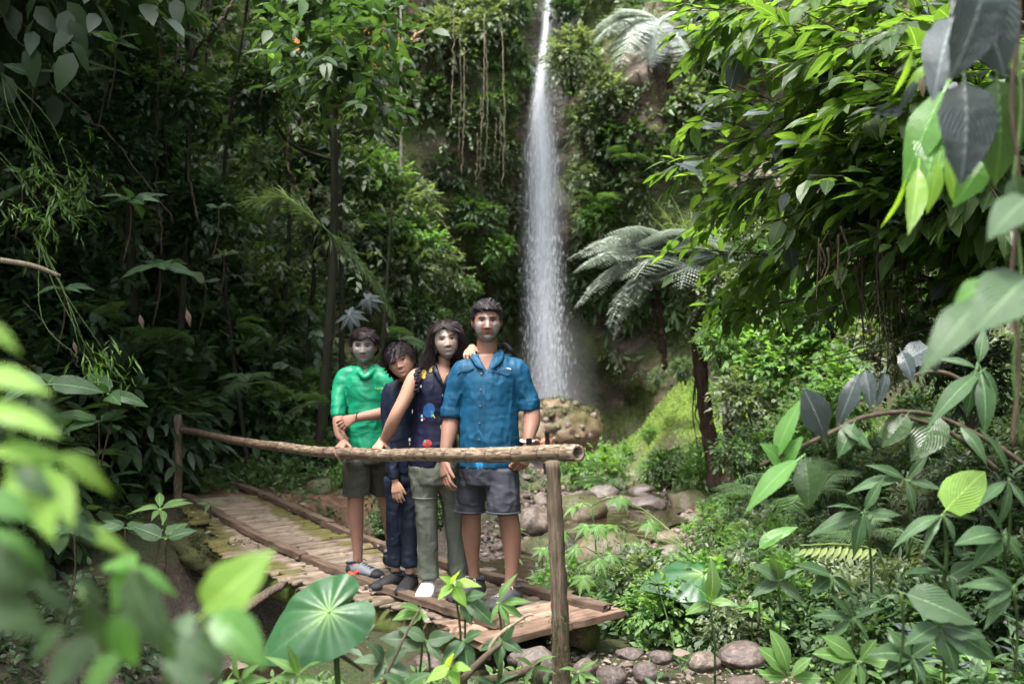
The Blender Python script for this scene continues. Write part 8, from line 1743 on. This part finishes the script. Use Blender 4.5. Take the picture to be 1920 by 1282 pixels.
# seedlings below the near half of the bridge
SG = 'seedlings in front of the bridge'
for (c, d, rows, lab, kd, mt) in [
 ((850, 1095), 4.1, [(900, 1085, .0), (872, 1135), (820, 1120), (855, 1060), (835, 1080)], 'seedling with a curled tip and one pale leaf at the feet of the man', 'ovate', 'fg_lime'), ((870, 1120), 4.1, [(930, 1165), (905, 1110), (880, 1170)], 'dark folded leaf beside the curled seedling', 'ovate', 'leaf_broad'), ((935, 1130), 4.0, [(945, 1080), (990, 1120), (960, 1175), (920, 1160), (985, 1150)], 'bright upright seedling in front of the right shoe', 'lance', 'leaf_broad_bright'),
 ((790, 1145), 4.0, [(750, 1128), (740, 1150), (800, 1160), (770, 1165)], 'oval leaf on a stick under the bridge edge', 'ovate', 'leaf_broad_bright'), ((800, 1200), 3.9, [(715, 1195), (760, 1170), (850, 1190), (830, 1230)], 'long pale leaf low in front of the bridge', 'ovate', 'fg_grey'), ((870, 1200), 3.9, [(850, 1230), (900, 1180), (880, 1270), (825, 1240)], 'seedling with corrugated leaves below the bridge', 'ovate', 'leaf_broad'), ((845, 1250), 3.7, [(835, 1215), (860, 1290), (800, 1270), (880, 1250)], 'seedling with a bright upright leaf at the lower edge', 'ovate', 'fg_lime'),
 ((940, 1200), 3.9, [(900, 1215), (960, 1170), (980, 1220), (930, 1250)], 'plant between the sticks under the end boards', 'ovate', 'leaf_broad'), ((720, 1240), 3.8, [(670, 1225), (700, 1200), (760, 1215), (770, 1260), (700, 1280)], 'dull leaves right of the heart leaf stalk', 'ovate', 'fg_grey'), ((560, 1265), 3.0, [(520, 1225), (545, 1215), (590, 1225), (600, 1265), (510, 1270), (570, 1295)], 'light rosette at the lower edge below the heart leaf', 'lance', 'leaf_broad_bright'), ((450, 1275), 2.9, [(425, 1235), (470, 1245), (495, 1270), (410, 1275)], 'light rosette at the lower edge left of the other', 'lance', 'leaf_broad_bright'),
 ((630, 1210), 3.6, [(600, 1190), (690, 1180), (680, 1215), (640, 1240)], 'leaves right behind the heart leaf stalk', 'ovate', 'leaf_broad'), ((1085, 1260), 4.0, [(1060, 1240), (1110, 1235), (1120, 1265), (1070, 1285), (1100, 1290)], 'small plant hugging the foot of the near post', 'lance', 'leaf_broad_bright'), ((1000, 1250), 4.1, [(975, 1225), (1020, 1215), (1035, 1250), (980, 1275)], 'thin seedling over the tan stone', 'lance', 'leaf_broad_bright'), ((760, 1290), 3.6, [(730, 1260), (790, 1255), (740, 1300), (800, 1290)], 'plant at the lower edge below the bridge middle', 'ovate', 'leaf_broad'), ((930, 1285), 3.8, [(890, 1265), (960, 1255), (970, 1290), (900, 1300)], 'feathery green plant at the lower edge near the sticks', 'lance', 'leaf_broad')]:
    pxplant('seedling', c, d, rows, lab, 'plant', SG, kd, mt)
# sticks
for (pts, r_, lab) in [([(842, 1300, 3.7), (905, 1235, 3.75), (940, 1205, 3.8)], .014, 'thick brown broken stick at the lower middle'), ([(915, 1235, 3.8), (930, 1195, 3.8), (985, 1155, 3.85), (1000, 1152, 3.85)], .008, 'split pale orange strip curling up from the brown stick'), ([(712, 1290, 3.6), (760, 1190, 3.7), (790, 1135, 3.8)], .006, 'thin straight stick in front of the bridge'), ([(612, 1210, 3.3), (650, 1235, 3.3), (680, 1256, 3.35)], .008, 'short cut stick beside the heart leaf stalk'), ([(905, 1280, 4.2), (975, 1262, 4.4), (1010, 1240, 4.6)], .022, 'rotten brown branch under the end boards')]:
    c = spline([P(*q) for q in pts], 16); v, f = tube(c, np.linspace(r_ * 1.2, r_ * .6, 16), n=7, jitter=.06, up=(.2, .9, .1)); tag(link('stick', mesh('stick', v, f, M['root' if 'orange' in lab else 'twig'], True)), lab, 'stick', 'sticks in front of the bridge')
for (px, py, d, L_, lab) in [(430, 1250, 5.2, .10, 'tan dry leaf on the gravel under the blurred shrub'), (1262, 1225, 4.9, .09, 'dark dry leaf standing among the weeds above the stones')]:
    t = empty('dry_leaf', P(px, py, d), lab, 'dead leaf'); put_leaf(t, P(px, py, d), np.array([1, .1, .15]), np.array([0, -.5, .8]), L_, 'ovate', 'dead')
# reddish sprig high on the left
t = empty('red_sprig', P(660, 75, 11), 'sprig of reddish new leaves at the top left of the cliff', 'sprig'); M['leaf_red'] = leaf_mat('reddish_leaf', (.16, .06, .02), (.28, .12, .04), (.38, .22, .08), rough=.5, trans=.4, transcol=(1.3, .9, .5))
g = np.random.default_rng(8); B = np.array(t.location) + g.normal(size=(22, 3)) * np.array([.25, .2, .16]); o = link('leaves', foliage('leaves', [sprigs(B, g.normal(size=(22, 3)), .2, 7, .1, 'l8', g)], 'leaf_red'), t); o.location = -t.location; o['kind'] = 'stuff'
# dead leaves lying on the deck and the stones
g = np.random.default_rng(19); n = 260; ss = g.uniform(.1, 5.4, n); oo = g.uniform(-.85, .3, n); B = np.array([deck(a, b, .012 + .012 * g.random()) for a, b in zip(ss, oo)])
k = g.random(n) < .35; B[k] = np.stack([g.uniform(.5, 2.0, k.sum()), g.uniform(4.5, 6, k.sum()), 0 * g.random(k.sum())], -1); B[k, 2] = terr(B[k, 0], B[k, 1]) + .02
D = g.normal(size=(n, 3)) * np.array([1, 1, .12]); me = foliage('leaf_litter', [(B, D, Z3 + .3 * g.normal(size=(n, 3)), g.uniform(.02, .06, n), 'o8', 1.0, g.random(n))], 'dead'); tag(link('leaf_litter', me), 'small dead leaves and chips littering the deck and gravel', 'leaf litter', kind='stuff')
